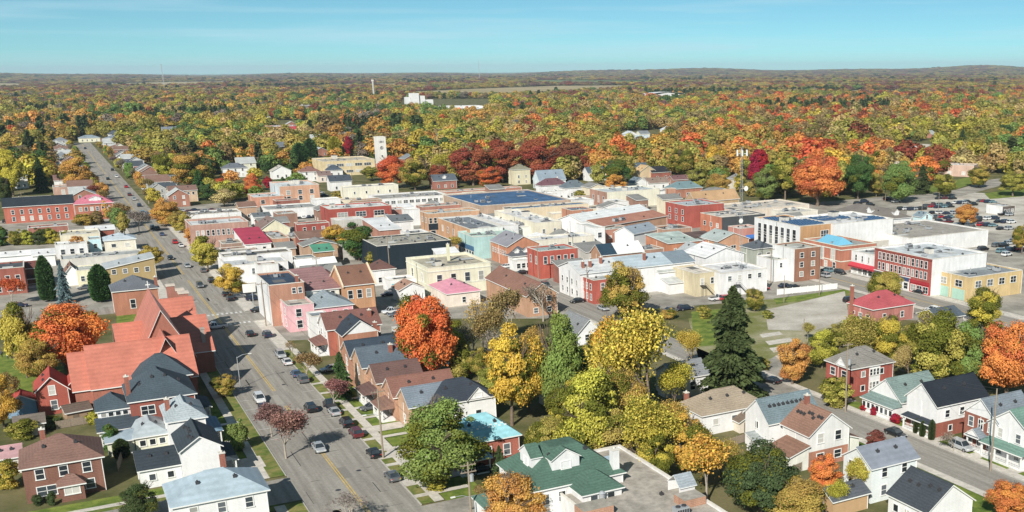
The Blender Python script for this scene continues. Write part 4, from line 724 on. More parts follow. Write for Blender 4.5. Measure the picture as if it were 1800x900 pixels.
def building(row):
    name,lab,cat,h,A,B,C,kind,rh,wk,rk,ws,o=row
    rot=TH+math.radians(o.get('rot',0)); u=np.array([-math.sin(rot),math.cos(rot),0]);v=np.array([math.cos(rot),math.sin(rot),0])
    if A is None: w=o['w']; a=g(*B,h)-v*w
    else:
        a=g(*A,h); w=float((g(*B,h)-a)@v) if isinstance(B,tuple) else B
        if o.get('rot') and isinstance(B,tuple): w=float(np.linalg.norm((g(*B,h)-a)[:2]))
    if isinstance(C,tuple): l=float((g(*C[1:],h)-(a+v*w))@u) if C[0]=='R' else float((g(*C,h)-a)@u)
    else: l=C
    l=o.get('l',l)
    e=thing(name,lab,cat,(a[0],a[1],0),rot); BO[name]=(e,w,l,h)
    FOOT.append((a[:2]+(u*l/2+v*w/2)[:2],max(w,l)/2+2.,u[:2],v[:2],w,l,a[:2],h))
    volume(e,w,l,h,kind,rh,wk,rk,ws,opt=o)
    for (x,y,ww,ll,hh,kk,rr,wk2,rk2,ws2) in o.get('wing',[]): volume(e,ww,ll,hh,kk,rr,wk2,rk2,ws2,x,y)
    for p in o.get('porch',[]): porch(e,w,l,*p[:6],closed=len(p)>6)
    for (fx,fy,hh) in o.get('chim',[]):
        x,y=fx*w,fy*l
        if hh<0: z0=h-.3;hh=-hh;m=MAT('stuc#f0ece6');sz=.55
        else: z0=roof_z(w,l,h,kind,rh,min(max(x,0),w),min(max(y,0),l))-.6; m=BRICKC if name!='cream_bank' else MAT('stuc#ead8b0'); sz=.38
        if x<0: z0=0;hh=h+rh+1
        c=MB(); c.box(x-sz,x+sz,y-sz,y+sz,z0,z0+hh+.6); co=c.build('chimney',m,e)
        k=MB(); k.box(x-sz-.08,x+sz+.08,y-sz-.08,y+sz+.08,z0+hh+.6,z0+hh+.75); k.tube((x,y,z0+hh+.75),(x,y,z0+hh+1.05),.16,.14,7); k.build('chimney_cap',TRIMCOL,co)
    fl=kind=='flat'; rz=(h-max(.25,rh)) if fl else h
    for k in range(o.get('units',0)):
        if fl: x=random.uniform(.15,.85)*w;y=random.uniform(.15,.85)*l;z=rz
        else: x=random.uniform(.2,.8)*w;y=random.uniform(.3,.7)*l;z=roof_z(w,l,h,kind,rh,x,y)
        q=link('roof_unit',unit_mesh(),e,(x,y,z),random.choice((0,math.pi/2))); s=random.uniform(.5,1.15); q.scale=(s,s,s*random.uniform(.6,1.1))
    if fl and w*l>45 and 'chimbox' not in o: roof_clutter(e,w,l,rz,wk,int(min(16,w*l/38)),name)
    nv=o.get('vents',0)+ (2 if fl and w>8 else 0)+ (2 if not fl and not o.get('vents') else 0)
    for x,y in((w-.12,-.1),(-.1,l*.5)):
        if h<12: d_=MB(); d_.tube((x,y,.1),(x,y,h-.15),.06,.06,5); d_.build('downpipe',WHITE if h<8 else DARKM,e)
    for k in range(nv):
        x=(k+.5)/nv*w*.8+.1*w; y=(random.uniform(.1,.9) if fl else (.3 if kind!='gu' else (k+.5)/nv*.9))*l
        if not fl and kind=='gu': x=w*random.choice((.28,.34))
        link('roof_vent',vent_mesh(),e,(x,y,roof_z(w,l,rz if fl else h,kind,rh,x,y)+.12))
    for (f,fr,wd,ht) in o.get('dormer',[]):
        span=w if f=='S' else l; m=min(w,l)/2
        ins=m*.28 if kind!='gv' else l*.14
        z=roof_z(w,l,h,kind,rh,*( (fr*w,ins) if f=='S' else (ins,fr*l)))
        d=gable_unit(e,f,fr*span,wd,ht*.55,z-.1,m*.55,w,l,'stuc#f6f6f4',rk,True,out=-ins,wallh=ht*.75)
    for (f,fr,wd,ht) in o.get('gab',[]):
        span=w if f=='S' else l
        d=gable_unit(e,f,fr*span,wd,ht,h-.1,min(w,l)*.42,w,l,'sid#fafafa',rk,True,out=.35)
    if o.get('gabporch'):
        porch(e,w,l,'W',.3,.75,1.3,2.8,rk); gable_unit(e,'W',l*.52,3.4,1.3,3.0,.2,w,l,'sid#fafafa',rk,False,out=1.6)
    if o.get('gabporchS'):
        d=gable_unit(e,'S',w*.55,4.2,1.8,2.6,.1,w,l,'sid#fafafa',rk,False,out=2.4)
        p=MB(); p.box(w*.55-2,w*.55+2,-2.3,-.02,0,.5); p.build('porch',MAT('stuc#e8e6e0'),e)
        for sx in(-1.8,1.8): q=MB(); q.box(w*.55+sx-.12,w*.55+sx+.12,-2.25,-2.0,.5,2.6); q.build('post',WHITE,e)
    if 'bay' in o:
        a0,a1,d,hh=o['bay']; W2=(a1-a0)*w
        volume(e,W2,d,hh,'hip',1.0,wk,rk,'S1x1:2.0,1.2^1.2',a0*w,-d-.01)
    if 'fascia' in o:
        f,a0,a1,z0,hh,k=o['fascia']; span=w if f=='S' else l
        b=MB(); b.box(0,(a1-a0)*span,-.25,-.01,0,hh); q=b.build('shop_fascia',MAT(k),e)
        q.location=(a0*w,0,z0) if f=='S' else (0,a1*l,z0); q.rotation_euler=(0,0,FACE[f])
        n=max(2,int((a1-a0)*span/2.6))
        for i in range(n):
            s=(a0+(a1-a0)*(i+.5)/n)*span; add_window(e,f,s,.35,1.9,z0-.7,w,l,'shop_window')
    if 'awning' in o:
        f,a0,a1,z0,k=o['awning']; span=w if f=='S' else l; W2=(a1-a0)*span
        b=MB(); b.slab([(0,-1.4,-.5),(W2,-1.4,-.5),(W2,-.02,.5),(0,-.02,.5)],.3); b.poly([(0,-1.4,-.9),(W2,-1.4,-.9),(W2,-1.4,-.5),(0,-1.4,-.5)])
        q=b.build('awning',[MAT(k),MAT(k)],e); q.location=(a0*w,0,z0) if f=='S' else (0,a1*l,z0); q.rotation_euler=(0,0,FACE[f])
    if 'panel' in o:
        f,a0,a1=o['panel']; b=MB(); b.box(a0*w,a1*w,-.12,-.01,.2,h-.25); b.build('wall_panel',MAT('sid#f8f8f8'),e)
        for z in(1.2,4.0):
            for s in(.46,.54,.62): q=add_window(e,'S',s*w,z,.6,1.3,w,l); q.location.y=-.12
    if 'mural' in o:
        f,a0,a1,z0,hh=o['mural']; b=MB(); b.box(a0*w,a1*w,-.05,-.01,z0,z0+hh); q=b.build('mural',MAT('stuc#a9b4b8'),e)
        b=MB(); b.box(a1*w-2.2,a1*w-.6,-.075,-.052,z0+hh-2.0,z0+hh-.5); b.build('mural_patch',MAT('stuc#d9a03c'),q)
        b=MB(); b.box(a0*w+.6,a0*w+3.6,-.075,-.052,z0+.4,z0+1.9); b.build('mural_patch',MAT('stuc#6d8496'),q)
    if 'shop' in o:   # two shop fronts on the street side: one scarlet, one blue and white
        for (a0,a1,k,k2) in((.02,.33,'stuc#c41f30','stuc#b01c2c'),(.36,.64,'stuc#e8ecf0','stuc#3a4f78'),(.67,.97,'stuc#8a4a40','stuc#5a5450')):
            W2=(a1-a0)*l; b=MB(); b.box(0,W2,-.3,-.02,0,3.4); q=b.build('shop_front',MAT(k),e); q.location=(0,a1*l,0); q.rotation_euler=(0,0,FACE['W'])
            b=MB(); b.box(-.1,W2+.1,-.55,-.3,3.0,3.9); b.build('sign_board',MAT(k2),q)
            for i in range(3): fm,pm=window_mesh(W2/3-.6,1.8); z=link('shop_window',fm,q,(W2*(i+.5)/3,-.3,.6)); link('pane',pm,z)
        # darker first third of the row, proud string course
        b=MB(); b.box(0,l*.36,-.06,-.015,4.0,h-.1); 
        b=MB(); b.box(-.05,l+.05,-.18,-.01,h-.55,h-.1); q=b.build('cornice',MAT('brick#a84638'),e); q.location=(0,l,0); q.rotation_euler=(0,0,FACE['W'])
        b=MB(); b.box(.0,l*.66,-.14,-.01,3.95,4.2); q=b.build('string_course',MAT('stuc#ece6e0'),e); q.location=(0,l,0); q.rotation_euler=(0,0,FACE['W'])
    if 'garage' in o:
        for a0 in(.1,.55):
            W2=l*.36; b=MB(); b.box(0,W2,-.08,-.01,0,3.); 
            for i in range(1,8): b.box(0,W2,-.11,-.08,i*.37,i*.37+.06)
            q=b.build('garage_door',MAT('sid#9fc4b4'),e); q.location=(0,a0*l+W2,0); q.rotation_euler=(0,0,FACE['W'])
    if 'tealdoor' in o:
        b=MB(); b.box(w*.12,w*.4,-.06,-.01,.05,2.4); b.build('garage_door',MAT('sid#58b4c8'),e)
    if 'skylight' in o:
        b=MB(); x0,x1,y0,y1,z=.15*w,.62*w,.25*l,.8*l,h-.5; t=(x0+x1)/2
        b.poly([(x0,y0,z),(x1,y0,z),(t,y0+1.5,z+2.4)]); b.poly([(x1,y0,z),(x1,y1,z),(t,y1-1.5,z+2.4),(t,y0+1.5,z+2.4)]); b.poly([(x1,y1,z),(x0,y1,z),(t,y1-1.5,z+2.4)]); b.poly([(x0,y1,z),(x0,y0,z),(t,y0+1.5,z+2.4),(t,y1-1.5,z+2.4)])
        b.build('skylight',simple('blue_skylight_glass',(.16,.42,.58),.12,spec=.6,var=.3),e)
    for (x0,y0,x1,y1) in o.get('solar',[]):
        b=MB(); X0,X1,Y0,Y1=x0*w,x1*w,y0*l,y1*l; n=max(2,int((Y1-Y0)/2.0)); z=h-.2
        for i in range(n):
            ya=Y0+(Y1-Y0)*i/n; yb=ya+(Y1-Y0)/n-.3
            k=max(1,int((X1-X0)/1.1))
            for j in range(k):
                xa=X0+(X1-X0)*j/k; b.slab([(xa,ya,z),(xa+(X1-X0)/k-.06,ya,z),(xa+(X1-X0)/k-.06,yb,z+.45),(xa,yb,z+.45)],.06,0,1)
        b.build('solar_array',[simple('solar_cell',(.035,.09,.19),.25,spec=.6,var=.3,scale=1),STEEL],e)
    if 'parapet' in o:
        for x in(-.35,w-.05):
            b=MB(); s=rh/(l/2)
            b.slab([(x,-.5,h+.1),(x+.4,-.5,h+.1),(x+.4,l/2,h+rh+.55),(x,l/2,h+rh+.55)],.6,0,0); b.slab([(x,l/2,h+rh+.55),(x+.4,l/2,h+rh+.55),(x+.4,l+.5,h+.1),(x,l+.5,h+.1)],.6,0,0)
            b.build('gable_parapet',MAT(o['parapet']),e)
    if o.get('band'):
        b=MB(); b.box(-.12,w+.12,-.12,l+.12,h-1.3,h-1.0); b.box(-.08,w+.08,-.08,l+.08,h*.36,h*.36+.3)
        b.build('string_course',MAT('stuc#f0e6ca'),e)
    if 'stair' in o:
        b=MB(); x0=w*.35
        for i in range(9): b.box(x0+i*.35,x0+i*.35+.34,-1.2,-.05,3.2-i*.36,3.25-i*.36)
        b.box(x0-1.4,x0,-1.2,-.05,3.2,3.3); b.box(x0-1.4,x0,-1.2,-1.15,4.1,4.16)
        b.tube((x0,-1.2,4.1),(x0+3.1,-1.2,1.1),.04,.04,4)
        for x in(x0-1.35,x0-.05): b.box(x-.04,x+.04,-1.2,-1.12,0,4.1)
        b.build('fire_stair',DARKM,e)
    if 'guards' in o:
        b=MB(); s=rh/(min(w,l)/2); y=1.7
        for r in range(2):
            for i in range(int(w/.55)):
                if (i+r)%2: continue
                x=.6+i*.5; yy=y+r*.35
                if x<yy or x>w-yy: continue
                z=h+.1+s*yy; b.box(x-.2,x+.2,yy-.08,yy+.1,z-.05,z+.14)
        struct(b.build('snow_guard',WHITE,e),'stuff')
    if 'chimbox' in o:
        z=h-.35
        def bx(n,x0,x1,y0,y1,hh,m,mt=None):
            q=MB(); q.box(x0,x1,y0,y1,z,z+hh,0,1); return q.build(n,[m,mt or m],e)
        bx('air_handler',6.5,10.2,21,23.5,1.5,MAT('me#b04038'),MAT('me#c8c0b8'))
        q=bx('roof_hatch',8.4,12.,24.2,27.,1.6,MAT('sid#f4f6f8'),MAT('me#aac4d8'))
        bx('parapet_box',-1.,3.6,9.5,12.6,1.4,MAT('brick#c9906c'),MAT('gr#a39d90'))
        bx('parapet_box',13.,16.6,6.,9.,1.2,MAT('brick#c9906c'),MAT('gr#b0a89c'))
        gable_unit(e,'E',11.5,3.2,1.3,h-.3,2.6,w,l,'sid#f6f6f6','sh#9aa4ac',True,out=.1,wallh=1.6)
        link('roof_unit',unit_mesh(),e,(11.5,4.5,z)); link('roof_unit',unit_mesh(),e,(7.5,3.2,z))
        b=MB(); b.tube((4.5,15,z),(4.5,15,z+1.1),.45,.45,10); b.tube((4.5,15,z+1.1),(4.5,15,z+1.4),.6,.2,10); b.build('roof_ventilator',STEEL,e)
    return e
for row in BLD: building(row)
# ------------------------------------------------------------------ church, school tower, masts
def height_at(P,topy):
    lo,hi=0.,120.
    for _ in range(40):
        m=(lo+hi)/2
        if proj((P[0],P[1],m))[1]>topy: lo=m
        else: hi=m
    return (lo+hi)/2
def ppm(P,z=0): 
    a=proj((P[0]-.5,P[1],z));b=proj((P[0]+.5,P[1],z)); return b[0]-a[0]
ch=thing('church','large brick church with red metal roofs and steep gables','church',uvz(227.5,2.2),TH)
RED='me#c8755f'; CB='brick#bd6c50'
volume(ch,18.6,16,6,'gv',6.6,CB,RED,'S4x1:1.2,2.4^1.8')
volume(ch,3.1,12,5.4,'gv',5.9,CB,RED,'',-3.12,3.)
volume(ch,10.8,27,6.5,'gu',10.2,CB,RED,'W3x1:1.2,3^2',9.4,16.05)
volume(ch,18.4,18.,5.2,'gv',6.2,CB,RED,'W3x1:1.,2.4^2 E3x1:1.2,2.6^2',6.4,23.2)
volume(ch,8.3,17.,5.2,'gv',6.2,CB,RED,'E3x1:1.2,2.6^2',16.5,47.2)
gable_unit(ch,'S',14.2,3.2,3.2,9.3,4.5,18.6,16,CB,RED,True,out=-15.4,wallh=.6)
for x,y,s,hh in((21.,62.,.9,13.5),(23.4,58.5,1.1,12.),(23.4,68.5,1.1,11.)):
    b=MB(); b.box(x-s,x+s,y-s,y+s,0,hh); b.box(x-s-.15,x+s+.15,y-s-.15,y+s+.15,hh,hh+.35,1); b.box(x-s-.1,x+s+.1,y-s-.1,y+s+.1,hh*.6,hh*.6+.25,1)
    b.build('turret',[MAT('brick#b8725c'),MAT('stuc#cfc0b0')],ch)
b=MB(); b.box(22.9,23.7,25,25.9,5.5,9.6); b.box(22.8,23.8,24.9,26.0,9.6,9.9); b.build('chimney',MAT('stuc#a89a90'),ch)
b=MB(); b.box(14.72,14.88,42.4,42.56,16.5,18.6); b.box(14.3,15.3,42.42,42.54,17.6,17.8); b.build('cross',WHITE,ch)
P=g(661,241,21.5)
tw=thing('clock_tower','pale concrete school tower with dark date letters and round emblem','tower',(P[0],P[1],0),TH)
volume(tw,6.4,6.4,21.5,'flat',.4,'stuc#ddd9d2','fl#c8c8c8','S1x2:1.,1.4^5')
DK=simple('dark_lettering',(.06,.06,.07),.6)
fc=bpy.data.curves.new('date_letters','FONT'); fc.body='1881'; fc.size=1.9; fc.extrude=.05; fc.align_x='CENTER'
fo=bpy.data.objects.new('date_letters',fc); me=bpy.data.meshes.new_from_object(fo); me.name='date_letters'; me.materials.clear(); me.materials.append(DK); bpy.data.objects.remove(fo)
o=link('date_letters',me,tw,(3.2,-.07,17.6)); o.rotation_euler=(math.pi/2,0,0)
b=MB()
for k in range(20):
    a0,a1=2*math.pi*k/20,2*math.pi*(k+1)/20
    b.poly([(3.2+r*math.cos(a),-.08,14.2+r*math.sin(a)) for r,a in((.75,a0),(1.1,a0),(1.1,a1),(.75,a1))])
b.box(3.05,3.35,-.1,-.06,13.7,14.9); b.box(2.6,3.5,-.1,-.06,14.05,14.3); b.build('round_emblem',DK,tw)
def lattice(name,lab,base,topy,w0,w1,seg,r):
    P=g(*base); h=height_at(P,topy); t=thing(name,lab,'mast',(P[0],P[1],0),TH)
    L=MB();Bm=MB()
    def c(k,i):
        z=h*i/seg; w=w0+(w1-w0)*i/seg; a=2*math.pi*k/3+.4; return (math.cos(a)*w/2,math.sin(a)*w/2,z)
    for k in range(3):
        q=MB(); q.tube(c(k,0),c(k,seg),r,r,5); q.build('leg',STEEL,t)
        for i in range(seg): Bm.tube(c(k,i),c((k+1)%3,i+1),r*.6,r*.6,4,cap=False); Bm.tube(c(k,i),c((k+1)%3,i),r*.6,r*.6,4,cap=False); Bm.tube(c((k+1)%3,i),c(k,i+1),r*.6,r*.6,4,cap=False)
    Bm.build('bracing',STEEL,t); return t,h
t,h=lattice('lattice_mast','tall steel lattice mast with white antennas above the white rear roofs',(1302,512),258,1.3,.8,34,.03)
for k in range(6):
    a=k*math.pi/3; b=MB(); x,y=math.cos(a)*1.6,math.sin(a)*1.6; b.box(x-.14,x+.14,y-.14,y+.14,h-2.6,h-.9); b.tube((x,y,h-2),(x*.4,y*.4,h-2),.05,.05,4); b.build('antenna',WHITE,t)
for z,x in((h*.72,.9),(h*.5,-.8)):
    b=MB(); b.tube((x,-.6,z),(x,-.95,z),.2,.75,12); b.build('dish_antenna',WHITE,t)
def mast(lab,base,topy,w):
    P=g(*base);h=height_at(P,topy); t=thing('radio_mast',lab,'mast',(P[0],P[1],0)); 
    for k in range(3):
        a=2.1*k; b=MB(); b.tube((math.cos(a)*w,math.sin(a)*w,0),(math.cos(a)*w*.5,math.sin(a)*w*.5,h),w*.2,w*.15,4); b.build('leg',STEEL,t)
    b=MB()
    for i in range(24):
        z=h*i/24
        for k in range(3): a=2.1*k;c=2.1*(k+1); b.tube((math.cos(a)*w*.9,math.sin(a)*w*.9,z),(math.cos(c)*w*.8,math.sin(c)*w*.8,z+h/24),w*.1,w*.1,3,cap=False)
    b.build('bracing',STEEL,t)
mast('slender radio mast rising above the horizon fields',(843,142),104,2.2)
mast('lattice radio mast on the far horizon over dark conifers',(288,150),112,2.6)
# silo
P=g(658,176);h=height_at(P,143); t=thing('silo','grey concrete elevator column beyond the wood','silo',(P[0],P[1],0))
b=MB(); b.tube((0,0,0),(0,0,h),2.3,2.1,12); b.build('shaft',CONC,t); b=MB(); b.box(-2.6,2.6,-2.6,2.6,h,h+4); b.build('head_house',MAT('stuc#c9c0b4'),t)
# ------------------------------------------------------------------ vehicles
PAINT,t_,b_=newmat('car_paint'); oi=t_.nodes.new('ShaderNodeObjectInfo'); t_.links.new(oi.outputs['Color'],b_.inputs['Base Color']); b_.inputs['Roughness'].default_value=.28; b_.inputs['Coat Weight'].default_value=.5; b_.inputs['Metallic'].default_value=.15
TYRE=simple('tyre_rubber',(.02,.02,.02),.85); RIM=simple('wheel_rim',(.4,.4,.42),.35,metal=.7)
HLAMP=simple('headlight_lens',(.75,.75,.72),.1,spec=.7); TLAMP=simple('taillight_lens',(.35,.015,.015),.2,spec=.6)
def loft(b,secs,m=0,capm=None):
    i0=len(b.v);n=len(secs[0])
    for s in secs: b.v+= [tuple(p) for p in s]
    for i in range(len(secs)-1):
        for k in range(n):
            j=(k+1)%n; b.f.append((i0+i*n+k,i0+i*n+j,i0+(i+1)*n+j,i0+(i+1)*n+k)); b.m.append(m)
    b.f.append(tuple(range(i0,i0+n))[::-1]); b.m.append(m); e=i0+(len(secs)-1)*n; b.f.append(tuple(range(e,e+n))); b.m.append(m)
def car_parts(kind):
    L,W=dict(sedan=(4.7,1.82),suv=(4.75,1.9),pickup=(5.7,1.98),van=(5.0,1.95))[kind]
    hood={'sedan':.78,'suv':.98,'pickup':1.05,'van':1.05}[kind]; top={'sedan':1.42,'suv':1.72,'pickup':1.85,'van':1.95}[kind]
    # longitudinal stations (y forward from rear): lower body
    def ring(y,w,z0,z1,r=.12): return [(-w/2+r,y,z0),(w/2-r,y,z0),(w/2,y,z0+r),(w/2,y,z1-r),(w/2-r,y,z1),(-w/2+r,y,z1),(-w/2,y,z1-r),(-w/2,y,z0+r)]
    h2=L/2
    body=MB()
    if kind=='sedan': st=[(-h2,.86,.45,.72),(-h2+.15,.95,.3,.88),(-h2+.9,1,.24,.92),(0,1,.22,.90),(h2-1.3,1,.24,.84),(h2-.3,.94,.28,.72),(h2,.84,.42,.6)]
    elif kind=='pickup': st=[(-h2,.94,.5,1.0),(-h2+.1,.97,.4,1.05),(-h2+1.9,1,.36,1.06),(0,1,.34,1.06),(h2-1.5,1,.36,1.04),(h2-.25,.96,.4,.98),(h2,.88,.5,.85)]
    else: st=[(-h2,.9,.45,.95),(-h2+.12,.96,.32,1.05),(-h2+.9,1,.28,1.06),(0,1,.28,1.02),(h2-1.2,1,.28,.98),(h2-.3,.95,.32,.86),(h2,.86,.45,.72)]
    loft(body,[ring(y,W*s,a,c) for y,s,a,c in st])
    y0,y1,t0,t1={'sedan':(-1.75,1.05,-1.05,.25),'suv':(-2.25,1.15,-1.95,.4),'pickup':(-.35,1.55,-.1,.85),'van':(-2.4,1.6,-2.25,.9)}[kind]
    zb=.88 if kind=='sedan' else 1.0
    if kind=='pickup':
        body.box(-W/2+.15,W/2-.15,-h2+.12,-.45,1.04,1.08,1)
    ca=MB()
    bl=[(-W/2+.08,y0,zb),(W/2-.08,y0,zb),(W/2-.08,y1,zb),(-W/2+.08,y1,zb)]; tl=[(-W/2+.28,t0,top-.06),(W/2-.28,t0,top-.06),(W/2-.28,t1,top-.06),(-W/2+.28,t1,top-.06)]
    for k in range(4): ca.poly([bl[k],bl[(k+1)%4],tl[(k+1)%4],tl[k]])
    rf=MB(); q=[(x*1.02,y,z+.07) for x,y,z in tl]; rf.slab([q[0],q[1],q[2],q[3]],.1,0,0)
    # pillars
    for k in range(4):
        a=Vector(bl[k]);c=Vector(tl[k]); rf.tube(a,c,.06,.05,4)
    for sx in(-1,1):
        ym=(t0+t1)/2; rf.tube((sx*(W/2-.08),ym,zb),(sx*(W/2-.28),ym,top-.05),.05,.05,4)
    wh=MB(); wr=.34 if kind=='sedan' else .38; wh.tube((-.12,0,0),(.12,0,0),wr,wr,14)
    ri=MB(); ri.tube((-.135,0,0),(.135,0,0),wr*.6,wr*.6,10)
    hl=MB(); hl.box(-.2,.2,-.05,.05,-.08,.08); tl2=MB(); tl2.box(-.16,.16,-.04,.05,-.1,.1)
    bm=body.mesh('car_body',[PAINT,DARKM],False)
    return dict(body=bm,cabin_glass=ca.mesh('cabin_glass',[GLASS]),roof=rf.mesh('car_roof',[PAINT]),wheel=wh.mesh('wheel',[TYRE],True),rim=ri.mesh('rim',[RIM]),
        headlight=hl.mesh('headlight',[HLAMP]),taillight=tl2.mesh('taillight',[TLAMP]),L=L,W=W,wr=wr,lz=st[-2][3]-.12,rz=st[1][3]-.14)
CARS={k:car_parts(k) for k in('sedan','suv','pickup','van')}
def one_mesh(kind):
    c=CARS[kind]; b=MB()
    def add(me,off,m):
        i=len(b.v); b.v+=[tuple(v.co+Vector(off)) for v in me.vertices]
        for p in me.polygons: b.f.append(tuple(i+q for q in p.vertices)); b.m.append(m)
    add(c['body'],(0,0,0),0); add(c['cabin_glass'],(0,0,0),1); add(c['roof'],(0,0,0),0)
    for sx in(-1,1):
        for sy in(-1,1): add(c['wheel'],(sx*(c['W']/2-.1),sy*c['L']*.3,c['wr']),2)
    return b.mesh('car',[PAINT,GLASS,TYRE])
FAR={k:one_mesh(k) for k in CARS}
CCOL={'black':(.012,.013,.016),'white':(.72,.73,.74),'silver':(.42,.44,.46),'grey':(.12,.13,.14),'blue':(.05,.10,.2),'red':(.42,.02,.03),'maroon':(.13,.02,.025),'teal':(.16,.28,.32),'navy':(.015,.025,.06)}
def car(px,py,ang,kind,colour,lab,group=None,far=False,z=.03):
    P=g(px,py); rz=TH+math.radians(ang); cc=CCOL[colour]
    nm={'sedan':'car','suv':'car','pickup':'pickup_truck','van':'van'}[kind]
    if far:
        o=link(nm,FAR[kind],None,(P[0],P[1],z),rz); o.color=(*cc,1); tag(o,lab,{'pickup':'truck','van':'van'}.get(kind,'car'),group); return o
    c=CARS[kind]; e=thing(nm,lab,{'pickup':'truck','van':'van'}.get(kind,'car'),(P[0],P[1],z),rz,group)
    for part in('body','cabin_glass','roof'): o=link(part,c[part],e); o.color=(*cc,1)
    for sx in(-1,1):
        for sy in(-1,1):
            w=link('wheel',c['wheel'],e,(sx*(c['W']/2-.1),sy*c['L']*.3,c['wr'])); link('rim',c['rim'],w)
        link('headlight',c['headlight'],e,(sx*(c['W']*.33),c['L']/2-.12,c['lz'])); link('taillight',c['taillight'],e,(sx*(c['W']*.38),-c['L']/2+.06,c['rz']))
    return e
A0,A1,X0,X1=0,180,-90,90
NEAR=[(657,801,A0,'sedan','black','black convertible style car parked beside the tall pole'),(626,766,A0,'suv','maroon','dark maroon car parked before the small lawn paths'),(609,748,A0,'suv','black','black jeep with spare wheel parked at the east kerb'),
(581,718,A0,'pickup','black','black pickup truck parked under the reddish street tree'),(546,722,A0,'suv','black','black car driving away along the middle of the main street'),(561,792,A1,'sedan','silver','silver car driving in the shade of the pinkish bare tree'),
(533,671,A0,'suv','grey','grey car parked behind another by the bare brown tree'),(521,661,A0,'sedan','blue','blue grey car parked by the bare brown tree'),(494,628,A1,'suv','silver','silver and black car parked by the thin verge tree'),
(653,720,X1,'sedan','grey','grey car on the driveway of the brown roofed house'),(457,706,A1,'suv','white','white car parked at the west kerb above the pink tree'),(465,722,A1,'sedan','navy','dark car half hidden under the pink tree'),
(380,578,X1,'pickup','white','white pickup turning out beside the church shadow'),(456,548,X0,'sedan','black','black car at the foot of the tall brick block'),(397,520,A0,'sedan','black','black car parked nearest the yellow street tree'),(405,528,A0,'suv','black','second black car beside the yellow street tree'),
(418,524,X0,'sedan','grey','grey car in the lot beneath the white sign'),(447,528,X0,'suv','navy','navy car in the lot beneath the white sign'),(582,652,X1,'sedan','silver','silver car in the yard by the dark evergreen'),
(1355,673,20,'sedan','black','black car on the lane beside the big spruce'),(1574,766,A1,'sedan','black','black car parked on the east road by the maroon bush'),(1278,528,X0,'suv','red','bright red car behind the white rear block'),
(1495,531,X0,'suv','black','black car on the gravel yard by the red bungalow'),(1616,516,A0,'sedan','black','black car before the scarlet shop front'),(1454,478,A0,'suv','teal','teal car parked by the brown brick block'),(1449,487,A0,'suv','silver','pale silver car beside the teal one'),(1477,482,A1,'suv','black','black car crossing by the brick skylight block'),
(1015,532,X1,'sedan','black','black car in front of the red brick flat'),(889,471,X1,'sedan','white','white car turning beside the cream bank'),(917,482,X1,'sedan','black','black car waiting behind the white car'),
(690,551,X1,'pickup','white','white pickup in the shaded yard by the orange brick block'),(697,556,X1,'sedan','grey','grey car beside the white pickup'),(683,520,X1,'sedan','navy','navy car in the shaded yard'),(690,514,X1,'sedan','black','black car deep in the shaded yard'),
(319,434,A0,'sedan','white','white car parked by the yellow green street trees'),(308,428,A0,'suv','red','red car ahead of the white one'),(358,478,A0,'sedan','grey','dark grey car alone by the kerb'),(398,497,A0,'sedan','white','white car hidden by the yellow street tree'),
(765,500,X1,'sedan','black','black car beside the cream bank wall'),(847,830,X0,'sedan','black','black car in the porch shade of the turquoise roof'),(1600,505,A1,'sedan','navy','navy car behind the olive street tree'),(150,508,X1,'sedan','grey','grey car between the dark cedars'),(168,510,X1,'sedan','silver','silver car behind the columnar cedar'),(35,540,X0,'sedan','navy','navy car in the shade under the red tree'),(15,392,X0,'suv','black','black car by the end of the brick terrace'),(1262,528,X0,'pickup','white','white flatbed behind the white rear block')]
for c in NEAR: car(*c)
def shade(c): return 'dark' if c in('black','navy','grey','maroon') else 'light' if c in('white','silver') else 'coloured'
lot=[(x,y) for y,xs in((369,(1586,1594,1602,1611,1622)),(365,(1628,1638,1650,1662,1672)),(358,(1680,1688,1696,1702)),(356,(1722,1730,1737,1744)),(376,(1640,1652,1664,1676,1686)),(384,(1646,1656,1664,1672)),(386,(1722,1735,1748)),(398,(1680,1692,1704,1724,1735,1746)),(390,(1718,)),(392,(1778,))) for x in xs]
cols=['black','navy','grey','black','silver','white','teal','maroon','red','black','navy','blue']
for i,(x,y) in enumerate(lot):
    c=cols[(i*5+i//3)%len(cols)]; s=shade(c)
    car(x+random.uniform(-2,2),y+random.uniform(-1,1),X0+random.uniform(-6,6),random.choice(['sedan','suv','suv']),c,f'{s} car parked in the big gravel car park beyond the grey market','cars in the big car park: '+s,True)
for i,(x,y) in enumerate([(1752,434),(1764,434),(1774,430),(1784,427),(1760,444),(1775,442),(1790,440),(1728,440),(1718,446),(1770,450),(1665,434),(1690,436)]):
    c=cols[(i*7+2)%len(cols)]; s=shade(c); car(x,y,X0+random.uniform(-8,8),'suv',c,f'{s} car in the small yard before the market wall','cars before the market wall: '+s,True)
for i,x in enumerate(range(488,556,9)):
    c=cols[(i*5+4)%len(cols)]; s=shade(c); car(x,386-i*.5,X0+90,'sedan',c,f'{s} car parked along the long white garage','cars by the long white garage: '+s,True)
for i,(x,y) in enumerate([(245,363),(251,376),(258,378),(236,352),(277,404),(268,402),(228,344),(198,300),(205,312),(150,262),(190,316),(222,330)]):
    c=cols[(i*5+1)%len(cols)]; s=shade(c); car(x,y,A0,'suv',c,f'small {s} car far up the main street','cars far up the main street: '+s,True)
for i,(x,y) in enumerate([(322,372),(332,374),(343,371),(352,374),(362,372),(374,371),(575,352),(570,345),(563,340)]):
    c=cols[(i*3+4)%len(cols)]; s=shade(c); car(x,y,X0,'sedan',c,f'{s} car in the lot behind the pinkish brick block','cars behind the brick block: '+s,True)
